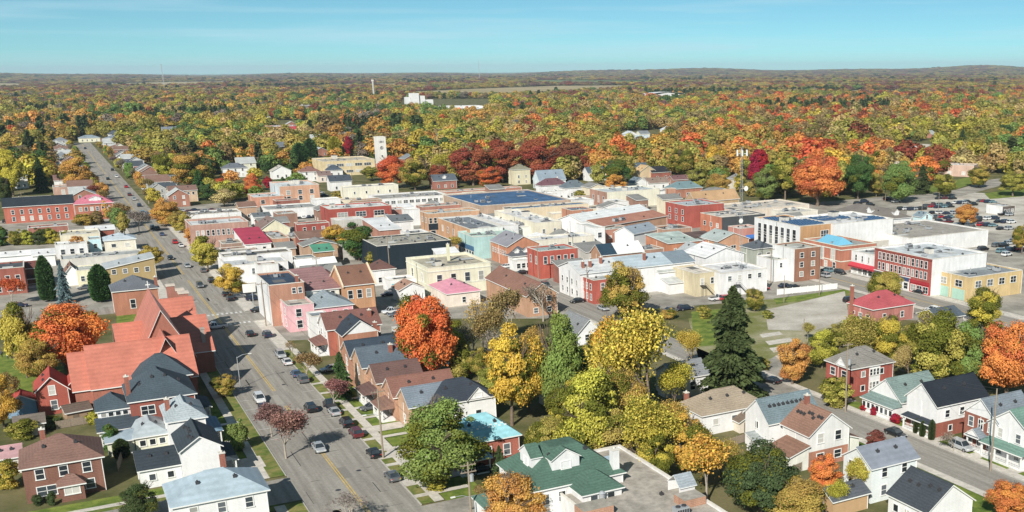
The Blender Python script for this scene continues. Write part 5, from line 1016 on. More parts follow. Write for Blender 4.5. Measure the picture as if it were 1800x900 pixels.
for i,(x,y) in enumerate([(1508,360),(1520,356),(1560,352),(1575,356),(1530,362)]): car(x,y,X0,'suv',['black','navy','maroon','white','black'][i],f"{shade(['black','navy','maroon','white','black'][i])} car under the green trees by the upper road",'cars by the upper road: '+shade(['black','navy','maroon','white','black'][i]),True)
# ------------------------------------------------------------------ poles and wires
LAMPG=simple('lamp_glass',(.7,.7,.65),.3)
def pole(px,py,topy,lab,arms=1,lamp=None,trans=False,r=.16,steel=False):
    P=g(px,py); h=height_at(P,topy); t=thing('lamp_post' if steel else 'utility_pole',lab,'pole',(P[0],P[1],0),TH)
    m=STEEL if steel else WOOD
    b=MB(); b.tube((0,0,0),(0,0,h),r,r*.65,8); b.build('shaft',m,t)
    for k in range(arms):
        z=h-.5-k*1.1; b=MB(); b.box(-1.2,1.2,-.07,.07,z-.07,z+.07)
        for x in(-1.05,-.5,.5,1.05): b.tube((x,0,z+.07),(x,0,z+.3),.05,.04,5)
        b.build('crossarm',WOOD,t)
    if trans: b=MB(); b.tube((.4,-.1,h*.68),(.4,-.1,h*.68+1.1),.32,.32,10); b.build('transformer',STEEL,t)
    if lamp:
        z,sx=h*lamp[0],lamp[1]; b=MB(); b.tube((0,0,z),(sx*1.2,0,z+.5),.05,.05,5); b.tube((sx*1.2,0,z+.5),(sx*2.3,0,z+.55),.05,.04,5); q=b.build('lamp_arm',STEEL,t)
        b=MB(); b.box(sx*2.6-.35,sx*2.6+.35,-.16,.16,z+.47,z+.62); b.build('lamp_head',LAMPG,q)
    return Vector((P[0],P[1],h))
T={}
T[1]=pole(674,806,684,'wooden utility pole with street lamp by the parked black car',1,(.62,-1),r=.19)
T[2]=pole(829,918,812,'wooden utility pole with transformer and lamp by the orange tree',2,(.42,-1),True,r=.19)
T[3]=pole(423,682,627,'thin steel lamp post at the west kerb below the church',0,(.97,1),steel=True,r=.1)
T[4]=pole(1741,828,683,'tall pole casting a long shadow on the brown brick house',0,(.58,-1),r=.17)
T[5]=pole(1486,724,602,'pole with transformer beside the round clipped bush',1,None,True,r=.17)
T[6]=pole(560,500,452,'wooden pole in front of the parapet gable block',1)
T[7]=pole(686,486,412,'pole with transformer against the black wall',1,None,True)
T[8]=pole(1355,500,436,'pole by the white wing and the dark stair',1)
T[9]=pole(468,574,496,'pole at the corner of the whitewashed brick block',1)
T[10]=pole(947,500,432,'pole at the red corner block',1)
T[11]=pole(905,462,404,'steel pole on the side street by the teal store',0,(.95,1),steel=True)
T[12]=pole(1033,528,466,'pole beside the white row end wall',1)
POLEDATA=[(1440,520,470,'steel lamp post on market street'),(1378,532,484,'lamp post by the white fence'),(1412,620,560,'thin post in the gravel yard'),(620,330,292,'pole near the beige block'),(1619,398,353,'pole by the blue cottage'),(1648,391,338,'pole in the car park'),(1655,345,302,'tall pole at the upper road'),(1556,356,322,'pole under the green trees'),(1000,455,402,'pole amid the cream blocks'),(760,356,330,'pole before the blue roof'),(940,352,318,'white pole at the blue roof edge'),(1137,345,310,'pole before the dark roofs'),(1180,345,300,'pole beside the black roofed house'),(45,388,337,'pole before the brick terrace'),(185,340,312,'pole by the main street pink roof'),(188,351,326,'second pole by the main street pink roof'),(252,292,268,'pole by the orange brick villa'),(408,425,372,'pole above the pale roofs'),(475,376,340,'pole at the long white garage'),(548,376,348,'pole at the end of the white garage'),(330,300,282,'pole among the far street houses'),(455,300,276,'pole near the pale gable house'),(469,302,275,'twin pole near the pale gable house'),(511,303,280,'pole near the brown villa')]
for p in POLEDATA: pole(p[0],p[1],p[2],'slim '+p[3],1 if p[0]%2 else 0,None,r=.13)
def wire(a,b,lab,sag=1.0,off=0):
    c=bpy.data.curves.new('power_line','CURVE'); c.dimensions='3D'; c.bevel_depth=.022; c.bevel_resolution=0
    s=c.splines.new('POLY'); n=14; s.points.add(n); o3=Vector((off*math.cos(TH),off*math.sin(TH),-.25))
    for i in range(n+1):
        q=a.lerp(b,i/n)+o3; q.z-=sag*4*(i/n)*(1-i/n); s.points[i].co=(*q,1)
    o=bpy.data.objects.new('power_line',c); me=bpy.data.meshes.new_from_object(o); bpy.data.objects.remove(o); me.materials.append(DARKM)
    tag(link('power_line',me),lab,'cable','overhead cables')
for a,b,l in((1,2,'overhead cable between the lamp pole and the transformer pole'),(9,1,'overhead cable from the brick block pole to the lamp pole'),(4,5,'overhead cable over the black roofed house'),(12,10,'overhead cable from the white row to the red corner block'),(7,6,'overhead cable from the black wall to the gable block')):
    for k,off in enumerate((-1.,1.)): wire(T[a],T[b],l,1.4,off)
# sign board on a post by the corner lot
P=g(447,545);t=thing('sign_board','blank white sign board on a post at the corner lot','sign',(P[0],P[1],0),TH)
b=MB(); b.tube((0,0,0),(0,0,7.6),.12,.12,6); b.build('post',STEEL,t); b=MB(); b.box(-2.4,1.0,-.15,.15,5.2,7.6); b.build('panel',WHITE,t)
# fence along the gravel yard: posts and panels
A=g(1366,519);B_=g(1472,508); F=thing('board_fence','long pale board fence beside the gravel yard','fence',(A[0],A[1],0),math.atan2(B_[1]-A[1],B_[0]-A[0]))
D=float(np.linalg.norm((B_-A)[:2])); n=int(D/2.4); pm=MB(); pm.box(.04,D/n-.04,-.03,.03,.1,1.8); pme=pm.mesh('fence_panel',[MAT('sid#dfe2e2')]); qm=MB(); qm.box(-.07,.07,-.07,.07,0,2.0); qme=qm.mesh('post',[WHITE])
for i in range(n): link('fence_panel',pme,F,(i*D/n,0,0)); link('post',qme,F,(i*D/n,0,0))
# people on the path at the left edge
SK=simple('skin_tone',(.45,.28,.2),.6); 
def person(px,py,lab,top,leg,rz):
    vs=[(0,0,.95),(0,0,1.2),(0,.02,1.42),(0,.02,1.52),(0,.04,1.66),(.1,0,.9),(.12,.12,.5),(.12,.02,.08),(.12,.2,.04),(-.1,0,.9),(-.12,-.1,.5),(-.12,-.28,.1),(-.12,-.12,.04),(.19,0,1.4),(.26,-.05,1.14),(.25,.1,.9),(-.19,0,1.4),(-.26,.06,1.14),(-.25,.2,.92)]
    ed=[(0,1),(1,2),(2,3),(3,4),(0,5),(5,6),(6,7),(7,8),(0,9),(9,10),(10,11),(11,12),(2,13),(13,14),(14,15),(2,16),(16,17),(17,18)]
    rad=[.15,.14,.15,.06,.11,.1,.065,.045,.04,.1,.065,.045,.04,.07,.05,.035,.07,.05,.035]
    me=bpy.data.meshes.new('person'); me.from_pydata(vs,ed,[]); o=bpy.data.objects.new('person',me); COL.objects.link(o)
    sm=o.modifiers.new('skin','SKIN'); 
    for i,r in enumerate(rad): me.skin_vertices[0].data[i].radius=(r,r)
    me.skin_vertices[0].data[0].use_root=True
    o.modifiers.new('sub','SUBSURF').levels=1
    dg=bpy.context.evaluated_depsgraph_get(); m2=bpy.data.meshes.new_from_object(o.evaluated_get(dg)); bpy.data.objects.remove(o)
    m2.name='person'
    for m in(simple('jacket_'+top[0],top[1],.8),simple('trousers_'+leg[0],leg[1],.8),SK): m2.materials.append(m)
    for p in m2.polygons: z=p.center.z; p.material_index=2 if z>1.5 or (z<.95 and abs(p.center.x)>.21) else (0 if z>.9 else 1)
    P=g(px,py); o=link('person',m2,None,(P[0],P[1],.02),rz); tag(o,lab,'person')
    h=MB(); h.tube((0,.02,1.66),(0,.02,1.79),.115,.06,8); h.build('hair',simple('hair_brown',(.08,.05,.03),.8),o)
person(15,632,'person in a white top walking on the path by the lawn',('white',(.7,.7,.7)),('dark',(.03,.03,.05)),.6)
person(4,628,'person in dark clothes on the path near the frame edge',('grey',(.08,.08,.1)),('black',(.02,.02,.02)),.9)

# ------------------------------------------------------------------ houses scattered through the wood, and garden sheds
WC=[('white','sid#f2f2ee'),('cream','stuc#e6dcc6'),('brick','brick#b8765c'),('grey','sid#b9bcbc')]; RC=[('grey','sh#7e858c'),('brown','sh#86685c'),('dark','sh#4c545e'),('pale','sh#b4b8b8')]
rr=random.Random(33); HP=[]
def free(P,m=6):
    for f in FOOT:
        d=P[:2]-f[0]
        if math.hypot(d[0],d[1])<f[1]+m+5: return False
    u,v=float(P@U),float(P@V)
    return not any(a-4<u<b+4 and c-8<v<d+8 for a,b,c,d in STREETS)
def simple_house(P,rot,w,l,h,kd,a,wk,b_,rk,lab,grp,nm='house',cat='house',rh=None,ws=None):
    e=thing(nm,lab,cat,(P[0],P[1],0),rot,grp); volume(e,w,l,h,kd,rh or rr.uniform(2.2,3.4),wk,rk,ws if ws is not None else ('S2x1 W2x1' if h<5 else 'S2x2 W2x2'))
    u=np.array([-math.sin(rot),math.cos(rot)]);v=np.array([math.cos(rot),math.sin(rot)]); FOOT.append((P[:2]+u*l/2+v*w/2,max(w,l)/2+2,u,v,w,l,P[:2],h)); return e
def rect_free(P,rot,w,l,m=1.2):
    u=np.array([-math.sin(rot),math.cos(rot)]);v=np.array([math.cos(rot),math.sin(rot)])
    pts=[P[:2]+v*a*w+u*b*l for a in(0,.5,1) for b in(0,.5,1)]
    for f in FOOT:
        for q in pts:
            d=q-f[6]
            if -m<float(d@f[2])<f[5]+m and -m<float(d@f[3])<f[4]+m: return False
        c=f[6]+f[2]*f[5]/2+f[3]*f[4]/2-P[:2]
        if 0<float(c@u)<l and 0<float(c@v)<w: return False
    for q in pts:
        uu,vv=float(q@U[:2]),float(q@V[:2])
        if any(a-2<uu<b+2 and c-3<vv<d+3 for a,b,c,d in STREETS): return False
    return True
# houses lining the far stretch of the main street
for side,v0 in(('west',10.5),('east',50.)):
    u=585.
    while u<1130:
        a,wk=rr.choice(WC);b_,rk=rr.choice(RC); w,l=rr.uniform(8.5,12),rr.uniform(8,11); P=np.array(uvz(u,v0+rr.uniform(-1.5,2)))
        if rect_free(P,TH,w,l): simple_house(P,TH,w,l,rr.choice((4.,5.8)),rr.choice(('gv','gu','hip')),a,wk,b_,rk,f'{a} house with {b_} roof lining the {side} side of the far main street',f'{a} houses with {b_} roofs along the far main street, {side}')
        u+=rr.uniform(19,30)
# small back buildings packed between the downtown blocks
IW=[('tan brick','brick#c9a07c'),('brown brick','brick#a87c66'),('grey','stuc#b9b6ae'),('off white','stuc#e2e0da'),('cream','stuc#d8ccb0'),('dull red','brick#a8604e')]; IR=[('grey','gr#9a968e'),('pale','fl#cfd0cc'),('dark','gr#6e6a66'),('white','fl#eeeeec'),('brown','sh#8a6a5c')]
n=0;tries=0
while n<62 and tries<2600:
    tries+=1; px=rr.uniform(380,1570); py=rr.uniform(350,505); P=g(px,py); vv=float(P@V)
    if px>1230 and py>470 or 640<px<760 and py>455 or px<470 and py<385 or px>1290 and py<392 or px>1480: continue
    w,l=rr.uniform(6,13),rr.uniform(6,12)
    if not rect_free(P,TH,w,l,.4): continue
    a,wk=rr.choice(IW);b_,rk=rr.choice(IR); kd=rr.choice(('flat','flat','flat','shed','gv','gu'))
    if kd!='flat' and rk[:2] in('gr','fl'): rk='sh#8a8a88' if b_!='white' else 'me#ececec'
    h=rr.uniform(3.6,7.2)
    e=simple_house(P,TH,w,l,h,kd,a,wk,b_,rk,f'small {a} back building with {b_} roof packed between the downtown blocks',f'{a} back buildings with {b_} roofs','back_building','building',rh=.4 if kd=='flat' else 1.6,ws=rr.choice(('','S2x1:.9,1.2','S3x1:.8,1.2^1.4 W2x1:.8,1.2')))
    if kd=='flat': roof_clutter(e,w,l,h-.4,wk,3,'b%d'%n)
    n+=1
n=0; tries=0
while n<58 and tries<900:
    tries+=1; px=rr.uniform(0,1800); py=rr.choice((rr.uniform(195,230),rr.uniform(228,262),rr.uniform(255,318))); P=g(px,py)
    if 560<px<700 and py>250 or 720<px<1330 and py>285 or px>1330 and py>300: continue
    if not free(P): continue
    a,wk=rr.choice(WC);b_,rk=rr.choice(RC); w,l,h=rr.uniform(9,14),rr.uniform(8,11),rr.choice((3.6,5.8,5.8)); kd=rr.choice(('gu','gv','hip')); rot=TH+rr.uniform(-.12,.12)+rr.choice((0,0,.5))
    e=thing('house',f'{a} house with {b_} roof among the autumn trees beyond the centre','house',(P[0],P[1],0),rot,f'{a} houses with {b_} roofs in the wood')
    volume(e,w,l,h,kd,rr.uniform(2.2,3.4),wk,rk,'S2x1' if h<5 else 'S2x2')
    u=np.array([-math.sin(rot),math.cos(rot)]);v=np.array([math.cos(rot),math.sin(rot)]); FOOT.append((P[:2]+u*l/2+v*w/2,max(w,l)/2+2,u,v,w,l,P[:2],h)); n+=1
SHED=[(208,800,'sid#d8d8d4','sh#5a5e62','pale garden shed behind the clapboard annex'),(120,745,'sid#a08468','sh#6a5a50','brown garden shed below the small brick house'),(800,662,'sid#b84a40','me#c9c9c4','red garden shed behind the brown roofs'),(826,655,'sid#ece8e2','me#d9dcdc','white garden shed behind the brown roofs'),(960,716,'sid#f0f0f0','me#e2e4e4','white back shed by the yellow maple'),(1170,700,'sid#ececea','sh#8c8c88','white shed by the shaded house'),(1300,762,'sid#d2c8b8','sh#7a6a5c','beige shed behind the taupe bungalow'),(1330,800,'sid#e8e4dc','sh#99a0a0','pale shed below the teal grey roof'),(740,556,'sid#e9e9e6','sh#8a8f94','white shed by the red maple'),(30,770,'sid#c2b8a8','sh#7a6f66','tan shed at the back of the brick house')]
for px,py,wk,rk,lab in SHED:
    P=g(px,py); e=thing('garden_shed',lab,'shed',(P[0],P[1],0),TH+rr.choice((0,0,.2))); volume(e,rr.uniform(3.2,4.6),rr.uniform(2.8,3.8),2.3,rr.choice(('gu','gv','shed')),.9,wk,rk,'')
    b=MB(); b.box(1.,2.0,-.05,-.01,.05,1.95); b.build('door',MAT('sid#7a6a5a'),e)
# garden fences, board by board
def fence(a,b,lab,mat,h=1.6):
    A,B2=g(*a),g(*b); D=float(np.linalg.norm((B2-A)[:2])); F=thing('garden_fence',lab,'fence',(A[0],A[1],0),math.atan2(B2[1]-A[1],B2[0]-A[0]))
    n=int(D/2.2); pm=MB()
    for i in range(9): x=.06+i*(D/n-.1)/9; pm.box(x,x+(D/n-.1)/9-.03,-.02,.02,.08,h)
    pm.box(0,D/n,.02,.06,.4,.5); pm.box(0,D/n,.02,.06,h-.3,h-.2); me=pm.mesh('fence_panel',[mat]); q=MB(); q.box(-.06,.06,-.06,.06,0,h+.12); me2=q.mesh('post',[mat])
    for i in range(n): link('fence_panel',me,F,(i*D/n,0,0)); link('post',me2,F,(i*D/n,0,0))
fence((208,828),(222,790),'grey board fence beside the clapboard annex',WOOD); fence((100,755),(170,742),'weathered fence behind the brick house',WOOD); fence((800,690),(880,672),'weathered fence behind the slate roof',WOOD); fence((845,690),(930,664),'long fence under the yellow maple',WOOD)
fence((1240,800),(1330,770),'back garden fence behind the taupe bungalow',WOOD); fence((1380,840),(1440,815),'fence beside the russet tree',WOOD); fence((1600,690),(1690,668),'fence behind the black roofed house',WOOD); fence((690,585),(770,570),'white fence by the red maple',WHITE)
more=[(505,640,A0,'sedan','white','white car parked south of the thin verge tree'),(588,728,A0,'sedan','silver','silver car parked right behind the black pickup'),(470,592,A0,'suv','navy','navy car parked across from the church gable'),(440,590,A0,'sedan','black','black car driving past the church'),(352,505,A1,'suv','grey','grey car heading down the main street'),(690,842,A0,'sedan','grey','grey car parked at the last verge before the corner'),(330,470,A1,'sedan','silver','silver car in the left lane beside the beige shop'),(300,456,A1,'sedan','black','black car in the left lane further up'),(372,496,A0,'suv','black','black car parked below the lone dark grey one'),(285,414,A0,'sedan','blue','blue car by the orange street tree'),(1640,548,A0,'suv','white','white car on market street by the slate garage'),(1700,560,A0,'sedan','grey','grey car on market street by the yellow block'),(1690,790,A1,'suv','silver','silver car parked on the east road kerb by the bare shrub'),(1180,548,X0,'sedan','grey','grey car behind the white lean-to house'),(1205,545,X0,'suv','navy','navy car beside the lean-to'),(1060,545,A1,'sedan','silver','silver car on the side street below the red flat'),(960,505,A1,'suv','grey','grey car on the side street by the bare tree')]
for c in more: car(*c)
lot2=[(x,y) for y,xs in((372,(1700,1712,1752,1764)),(379,(1700,1712,1764,1776)),(392,(1652,1664,1755,1768)),(404,(1700,1712,1760,1772)),(350,(1650,1662,1676)),(362,(1640,1652,1664,1712,1752)),(412,(1795,)),(418,(1800,1790))) for x in xs]
for i,(x,y) in enumerate(lot2):
    c=cols[(i*7+i//2)%len(cols)]; s=shade(c); car(x+random.uniform(-2,2),y+random.uniform(-.6,.6),X0+random.uniform(-5,5),random.choice(['sedan','suv','suv','pickup']),c,f'{s} car parked in the big gravel car park beyond the grey market','cars in the big car park: '+s,True)
for i,(x,y) in enumerate([(452,398),(462,397),(500,405),(702,420),(690,425),(640,405),(650,412),(775,470),(800,465),(1150,470),(1110,470),(1380,505),(1395,507),(1340,510)]):
    c=cols[(i*5+3)%len(cols)]; s=shade(c); car(x,y,X0+random.uniform(-10,10),'sedan',c,f'{s} car tucked between the downtown back buildings','cars between the back buildings: '+s,True)
# ------------------------------------------------------------------ trees
def leaf_mat(name,inst):
    m=bpy.data.materials.new(name); m.use_nodes=True; t=m.node_tree; N=t.nodes.new;L=t.links.new
    for n in list(t.nodes):
        if n.type!='OUTPUT_MATERIAL': t.nodes.remove(n)
    out=t.nodes['Material Output']
    if inst: a=N('ShaderNodeAttribute'); a.attribute_type='INSTANCER'; a.attribute_name='tcol'; col=a.outputs['Color']; alpha=a.outputs['Alpha']
    else: a=N('ShaderNodeObjectInfo'); col=a.outputs['Color']; alpha=a.outputs['Alpha']
    lf=N('ShaderNodeAttribute'); lf.attribute_name='lf'      # x: lobe value, y: leaf value
    sp=N('ShaderNodeSeparateXYZ'); L(lf.outputs['Vector'],sp.inputs[0])
    # second (greener) colour on some lobes, by alpha
    gt=N('ShaderNodeMath'); gt.operation='LESS_THAN'; L(sp.outputs[0],gt.inputs[0]); L(alpha,gt.inputs[1])
    g2=N('ShaderNodeMix'); g2.data_type='RGBA'; L(gt.outputs[0],g2.inputs[0]); L(col,g2.inputs[6]); g2.inputs[7].default_value=(.17,.19,.035,1)
    hs=N('ShaderNodeHueSaturation'); L(g2.outputs[2],hs.inputs['Color'])
    h=N('ShaderNodeMapRange'); h.inputs[3].default_value=.485; h.inputs[4].default_value=.515; L(sp.outputs[0],h.inputs[0]); L(h.outputs[0],hs.inputs['Hue'])
    v=N('ShaderNodeMapRange'); v.inputs[3].default_value=.55; v.inputs[4].default_value=1.4; L(sp.outputs[1],v.inputs[0]); L(v.outputs[0],hs.inputs['Value'])
    d=N('ShaderNodeBsdfDiffuse'); tr=N('ShaderNodeBsdfTranslucent'); mx=N('ShaderNodeMixShader'); mx.inputs[0].default_value=.3
    L(hs.outputs[0],d.inputs[0]); L(hs.outputs[0],tr.inputs[0]); L(d.outputs[0],mx.inputs[1]); L(tr.outputs[0],mx.inputs[2]); L(mx.outputs[0],out.inputs[0])
    return m
LEAF=leaf_mat('autumn_leaf',False); LEAFI=leaf_mat('autumn_leaf_far',True)
BARK=simple('tree_bark',(.16,.12,.09),.95,var=.5,scale=5); PALEBARK=simple('pale_bark',(.34,.30,.25),.95,var=.4,scale=5)
def quads_mesh(name,C,T1,T2,att,mat):
    n=len(C); v=np.empty((n,4,3)); v[:,0]=C-T1-T2; v[:,1]=C+T1-T2; v[:,2]=C+T1+T2; v[:,3]=C-T1+T2
    me=bpy.data.meshes.new(name); me.vertices.add(4*n); me.vertices.foreach_set('co',v.reshape(-1).astype(np.float32))
    me.loops.add(4*n); me.loops.foreach_set('vertex_index',np.arange(4*n,dtype=np.int32))
    me.polygons.add(n); me.polygons.foreach_set('loop_start',np.arange(0,4*n,4,dtype=np.int32))
    me.update(); me.materials.append(mat)
    a=me.attributes.new('lf','FLOAT_VECTOR','POINT'); a.data.foreach_set('vector',np.repeat(att,4,axis=0).reshape(-1).astype(np.float32)); return me
def unit(a): return a/np.linalg.norm(a,axis=-1,keepdims=True)
def crown(seed,nl,nq,leaf,mat,shape='round',rx=4.,z0=2.2,z1=10.,sparse=0.):
    r=np.random.default_rng(seed); zc=(z0+z1)/2; rz=(z1-z0)/2
    d=unit(r.normal(size=(nl,3))); k=r.uniform(.42,.86,nl)[:,None]
    d[:,2]=np.where(d[:,2]<-.85,-.85,d[:,2])
    c=d*k*np.array([rx*r.uniform(.86,1.02),rx*r.uniform(.86,1.02),rz])*np.array([.95,.95,.95]); c[:,2]+=zc; c[:,:2]+=r.normal(0,.3,2)*(c[:,2:3]/10)
    if shape=='oval': c[:,:2]*=.8
    if shape=='spread': c[:,2]=zc+(c[:,2]-zc)*.85+ .6*(1-np.hypot(c[:,0],c[:,1])/rx)
    lr=np.clip(r.lognormal(-1.3,.34,nl),.12,.5)*rx*(30/nl)**.42*(1.1-.35*(np.linalg.norm((c-[0,0,zc])/[rx,rx,rz],axis=1)))
    lobe=r.uniform(0,1,nl)
    N=int(nq*2.2); i=r.choice(nl,N,p=lr**2/np.sum(lr**2)); dd=unit(r.normal(size=(N,3))+np.array([0,0,.25]))
    rad=r.uniform(.72,1.06,N); out_=r.uniform(size=N)<.16; rad[out_]=r.uniform(1.02,1.42,out_.sum())
    p=c[i]+dd*lr[i][:,None]*rad[:,None]*np.array([1.12,1.12,.82])
    # drop leaves buried inside other lobes
    keep=np.ones(N,bool)
    for j in range(nl):
        q=np.linalg.norm((p-c[j])/np.array([1.12,1.12,.82]),axis=1)<lr[j]*.66; keep&=~(q&(i!=j))
    p,dd,i=p[keep][:nq],dd[keep][:nq],i[keep][:nq]; n=len(p)
    out=unit((p-[0,0,zc-.5])/[rx,rx,rz])
    nn=unit(dd*.6+out*.5+r.normal(size=(n,3))*.55+np.array([0,0,.25]))
    t1=unit(np.cross(nn,r.normal(size=(n,3)))); t2=np.cross(nn,t1); s=(leaf*r.uniform(.6,1.35,n))[:,None]
    att=np.stack([np.clip(lobe[i]+r.normal(0,.06,n),0,1),np.clip(r.uniform(0,1,n)*.75+lobe[i]*.25,0,1),np.zeros(n)],1)
    return quads_mesh('crown',p,t1*s,t2*s*.75,att,mat)
def conifer(seed,nq,leaf,mat,rx=3.,H=10.,col=False):
    r=np.random.default_rng(seed); z=r.beta(1.05,1.5,nq)*.96+.03
    tier=np.floor(z*15)+r.uniform(-.15,.15,nq); fr=z*15-np.floor(z*15)
    tab=r.uniform(.62,1.12,(18,12)); prof=(1-z)**.66*tab[np.floor(z*15).astype(int),r.integers(0,11,nq)*0] if not col else (np.clip((1-z)*3.2,0,1)**.6)*(.75+.25*np.clip(z*6,0,1))
    nb=11; bi=np.floor(r.uniform(0,nb,nq)).astype(int); a=(bi+np.floor(z*15)*.37)*2*math.pi/nb+r.normal(0,.15,nq)
    if not col: prof=prof*r.uniform(.42,1.2,(18,12))[np.floor(z*15).astype(int),bi]
    if col: a=r.uniform(0,2*math.pi,nq)
    rr=rx*prof*(np.sqrt(r.uniform(.12,1,nq)))*((1.-.38*fr) if not col else 1.)
    zz=z*H*1.0-rr*.3*(0 if col else 1)+.25
    p=np.stack([np.cos(a)*rr,np.sin(a)*rr,np.maximum(zz,.15)],1)
    o=np.stack([np.cos(a),np.sin(a),np.zeros(nq)],1)
    t1=unit(o+np.array([0,0,-.45 if not col else .8])+r.normal(0,.3,(nq,3))); nn=unit(np.cross(t1,r.normal(size=(nq,3)))); t2=np.cross(nn,t1); s=(leaf*r.uniform(.7,1.3,nq))[:,None]
    att=np.stack([r.uniform(.3,1,nq),r.uniform(0,1,nq),np.zeros(nq)],1)
    return quads_mesh('crown',p,t1*s*1.15,t2*s*.5,att,mat)
def branches(seed,depth,mat,H=10.,spread=.75,fork=3,trunk=.2,base=.28,name='trunk'):
    r=random.Random(seed); b=MB(); tips=[]
    def grow(p,d,l,rad,k):
        q=p+d*l; b.tube(p,q,rad,rad*.68,6 if k>2 else (5 if k>1 else 3),cap=False)
        if k==0: tips.append(q); return
        for i in range(fork if k>1 else fork):
            nd=(d+Vector((r.uniform(-1,1),r.uniform(-1,1),r.uniform(-.25,.7)))*spread).normalized()
            grow(q if i else p.lerp(q,r.uniform(.75,1)),nd,l*r.uniform(.6,.82),rad*.62,k-1)
        if k<=depth-1: tips.append(q)
    grow(Vector((0,0,-.1)),Vector((r.uniform(-.05,.05),r.uniform(-.05,.05),1)),H*base,trunk,depth)
    return b.mesh(name,[mat],True),tips
def sparse_leaves(seed,tips,per,sp,leaf,mat):
    r=np.random.default_rng(seed); T=np.array([list(t) for t in tips]); n=len(T)*per
    p=np.repeat(T,per,0)+r.normal(0,sp,(n,3)); nn=unit(r.normal(size=(n,3))+[0,0,.5]); t1=unit(np.cross(nn,r.normal(size=(n,3)))); t2=np.cross(nn,t1); s=(leaf*r.uniform(.6,1.3,n))[:,None]
    lob=np.repeat(r.uniform(0,1,len(T)),per); return quads_mesh('crown',p,t1*s,t2*s*.7,np.stack([lob,r.uniform(0,1,n),np.zeros(n)],1),mat)
PROTO={}
def reg(k,crown_me,trunk_me): PROTO.setdefault(k,[]).append((crown_me,trunk_me))
for s in range(5): reg('round',crown(10+s,66,30000,.083,LEAF,z0=.1),branches(20+s,4,BARK,base=.33,fork=3,trunk=.24,spread=.6)[0])
for s in range(3): reg('oval',crown(30+s,70,21000,.098,LEAF,'oval',z0=.2),branches(40+s,3,BARK,base=.36,trunk=.2,spread=.5)[0])
for s in range(3): reg('spread',crown(50+s,80,34000,.083,LEAF,'spread',rx=4.6,z0=-.7,z1=9.8),branches(60+s,3,BARK,base=.34,trunk=.28,spread=.75)[0])
for s in range(2): reg('bush',crown(70+s,60,11000,.15,LEAF,'round',rx=4.6,z0=-1.5,z1=10),branches(72+s,2,BARK,base=.3)[0])
for s in range(3):
    tm,tp=branches(80+s,5,PALEBARK,base=.26,fork=3,trunk=.17,spread=.8); reg('sparse',sparse_leaves(90+s,tp,16,.4,.11,LEAF),tm)
for s in range(2):
    tm,tp=branches(100+s,5,PALEBARK,base=.25,fork=3,trunk=.17,spread=.85); reg('bare',sparse_leaves(110+s,tp,2,.3,.10,LEAF),tm)
for s in range(3):
    tm,tp=branches(86+s,5,BARK,base=.27,fork=3,trunk=.2,spread=.72); reg('open',sparse_leaves(96+s,tp,40,.5,.082,LEAF),tm)
tb=MB(); tb.tube((0,0,-.1),(0,0,9.6),.22,.03,7); TC=tb.mesh('trunk',[BARK])
for s in range(2): reg('spruce',conifer(120+s,20000,.17,LEAF,3.2),TC)
for s in range(2): reg('cedar',conifer(130+s,9000,.17,LEAF,1.7,10,True),TC)
# light crowns for the middle distance
for s in range(5): reg('mid',crown(210+s,44,5200,.19,LEAF,'round',rx=4.2,z0=.2),branches(20+s%5,2,BARK,base=.36,trunk=.24)[0])
for s in range(2): reg('midcon',conifer(220+s,1200,.62,LEAF,2.7),TC)
def H2(s,k=1.0): return hexc(s,k,.15)
TCOL=dict(Y='#d3a828',YG='#b9ac2c',O='#cc953c',OR='#d87c32',R='#d2652c',DR='#9c5236',G='#789040',DG='#4c6b34',OL='#a59a3e',GO='#b6983c',BR='#917a4a',PK='#92695f',GY='#8d7f70',CR='#a81d34',MA='#8a4e3c',SP='#4d5b32',YM='#cdb038',BL='#6f8e88',TA='#b9a060')
HID={k:H2(v,1.14) for k,v in TCOL.items()}
NMS={'round':'broadleaf_tree','oval':'broadleaf_tree','spread':'broadleaf_tree','bush':'shrub','sparse':'thin_leaved_tree','bare':'bare_tree','open':'broadleaf_tree','spruce':'spruce_tree','cedar':'cedar_tree','mid':'broadleaf_tree','midcon':'conifer_tree'}
NTREE=0
def tree_at(P,h,w,kind,col,lab,group=None,alpha=0.):
    global NTREE
    NTREE+=1; pr=PROTO[kind][NTREE%len(PROTO[kind])]
    e=thing(NMS[kind],lab,'shrub' if kind=='bush' else 'tree',(P[0],P[1],0),random.uniform(0,6.28),group)
    rx={'spruce':3.2,'midcon':2.7,'cedar':1.7,'spread':5.0,'bush':5.0,'round':4.4,'oval':3.7,'mid':4.5}.get(kind,4.2)
    e.scale=(w/2/rx,w/2/rx,h/10.)
    c=link('crown',pr[0],e); j=lambda:random.uniform(.92,1.08); q=HID[col]; c.color=(q[0]*j(),q[1]*j(),q[2]*j(),alpha)
    link('trunk',pr[1],e); FOOTT.append((P[0],P[1],w/2)); return e
FOOTT=[]
def tree(bx,by,ty,wpx,kind,col,lab,alpha=0.,group=None):
    P=g(bx,by); h=height_at(P,ty); w=wpx/ppm(P,h*.5); return tree_at(P,h,w,kind,col,lab,group,alpha)
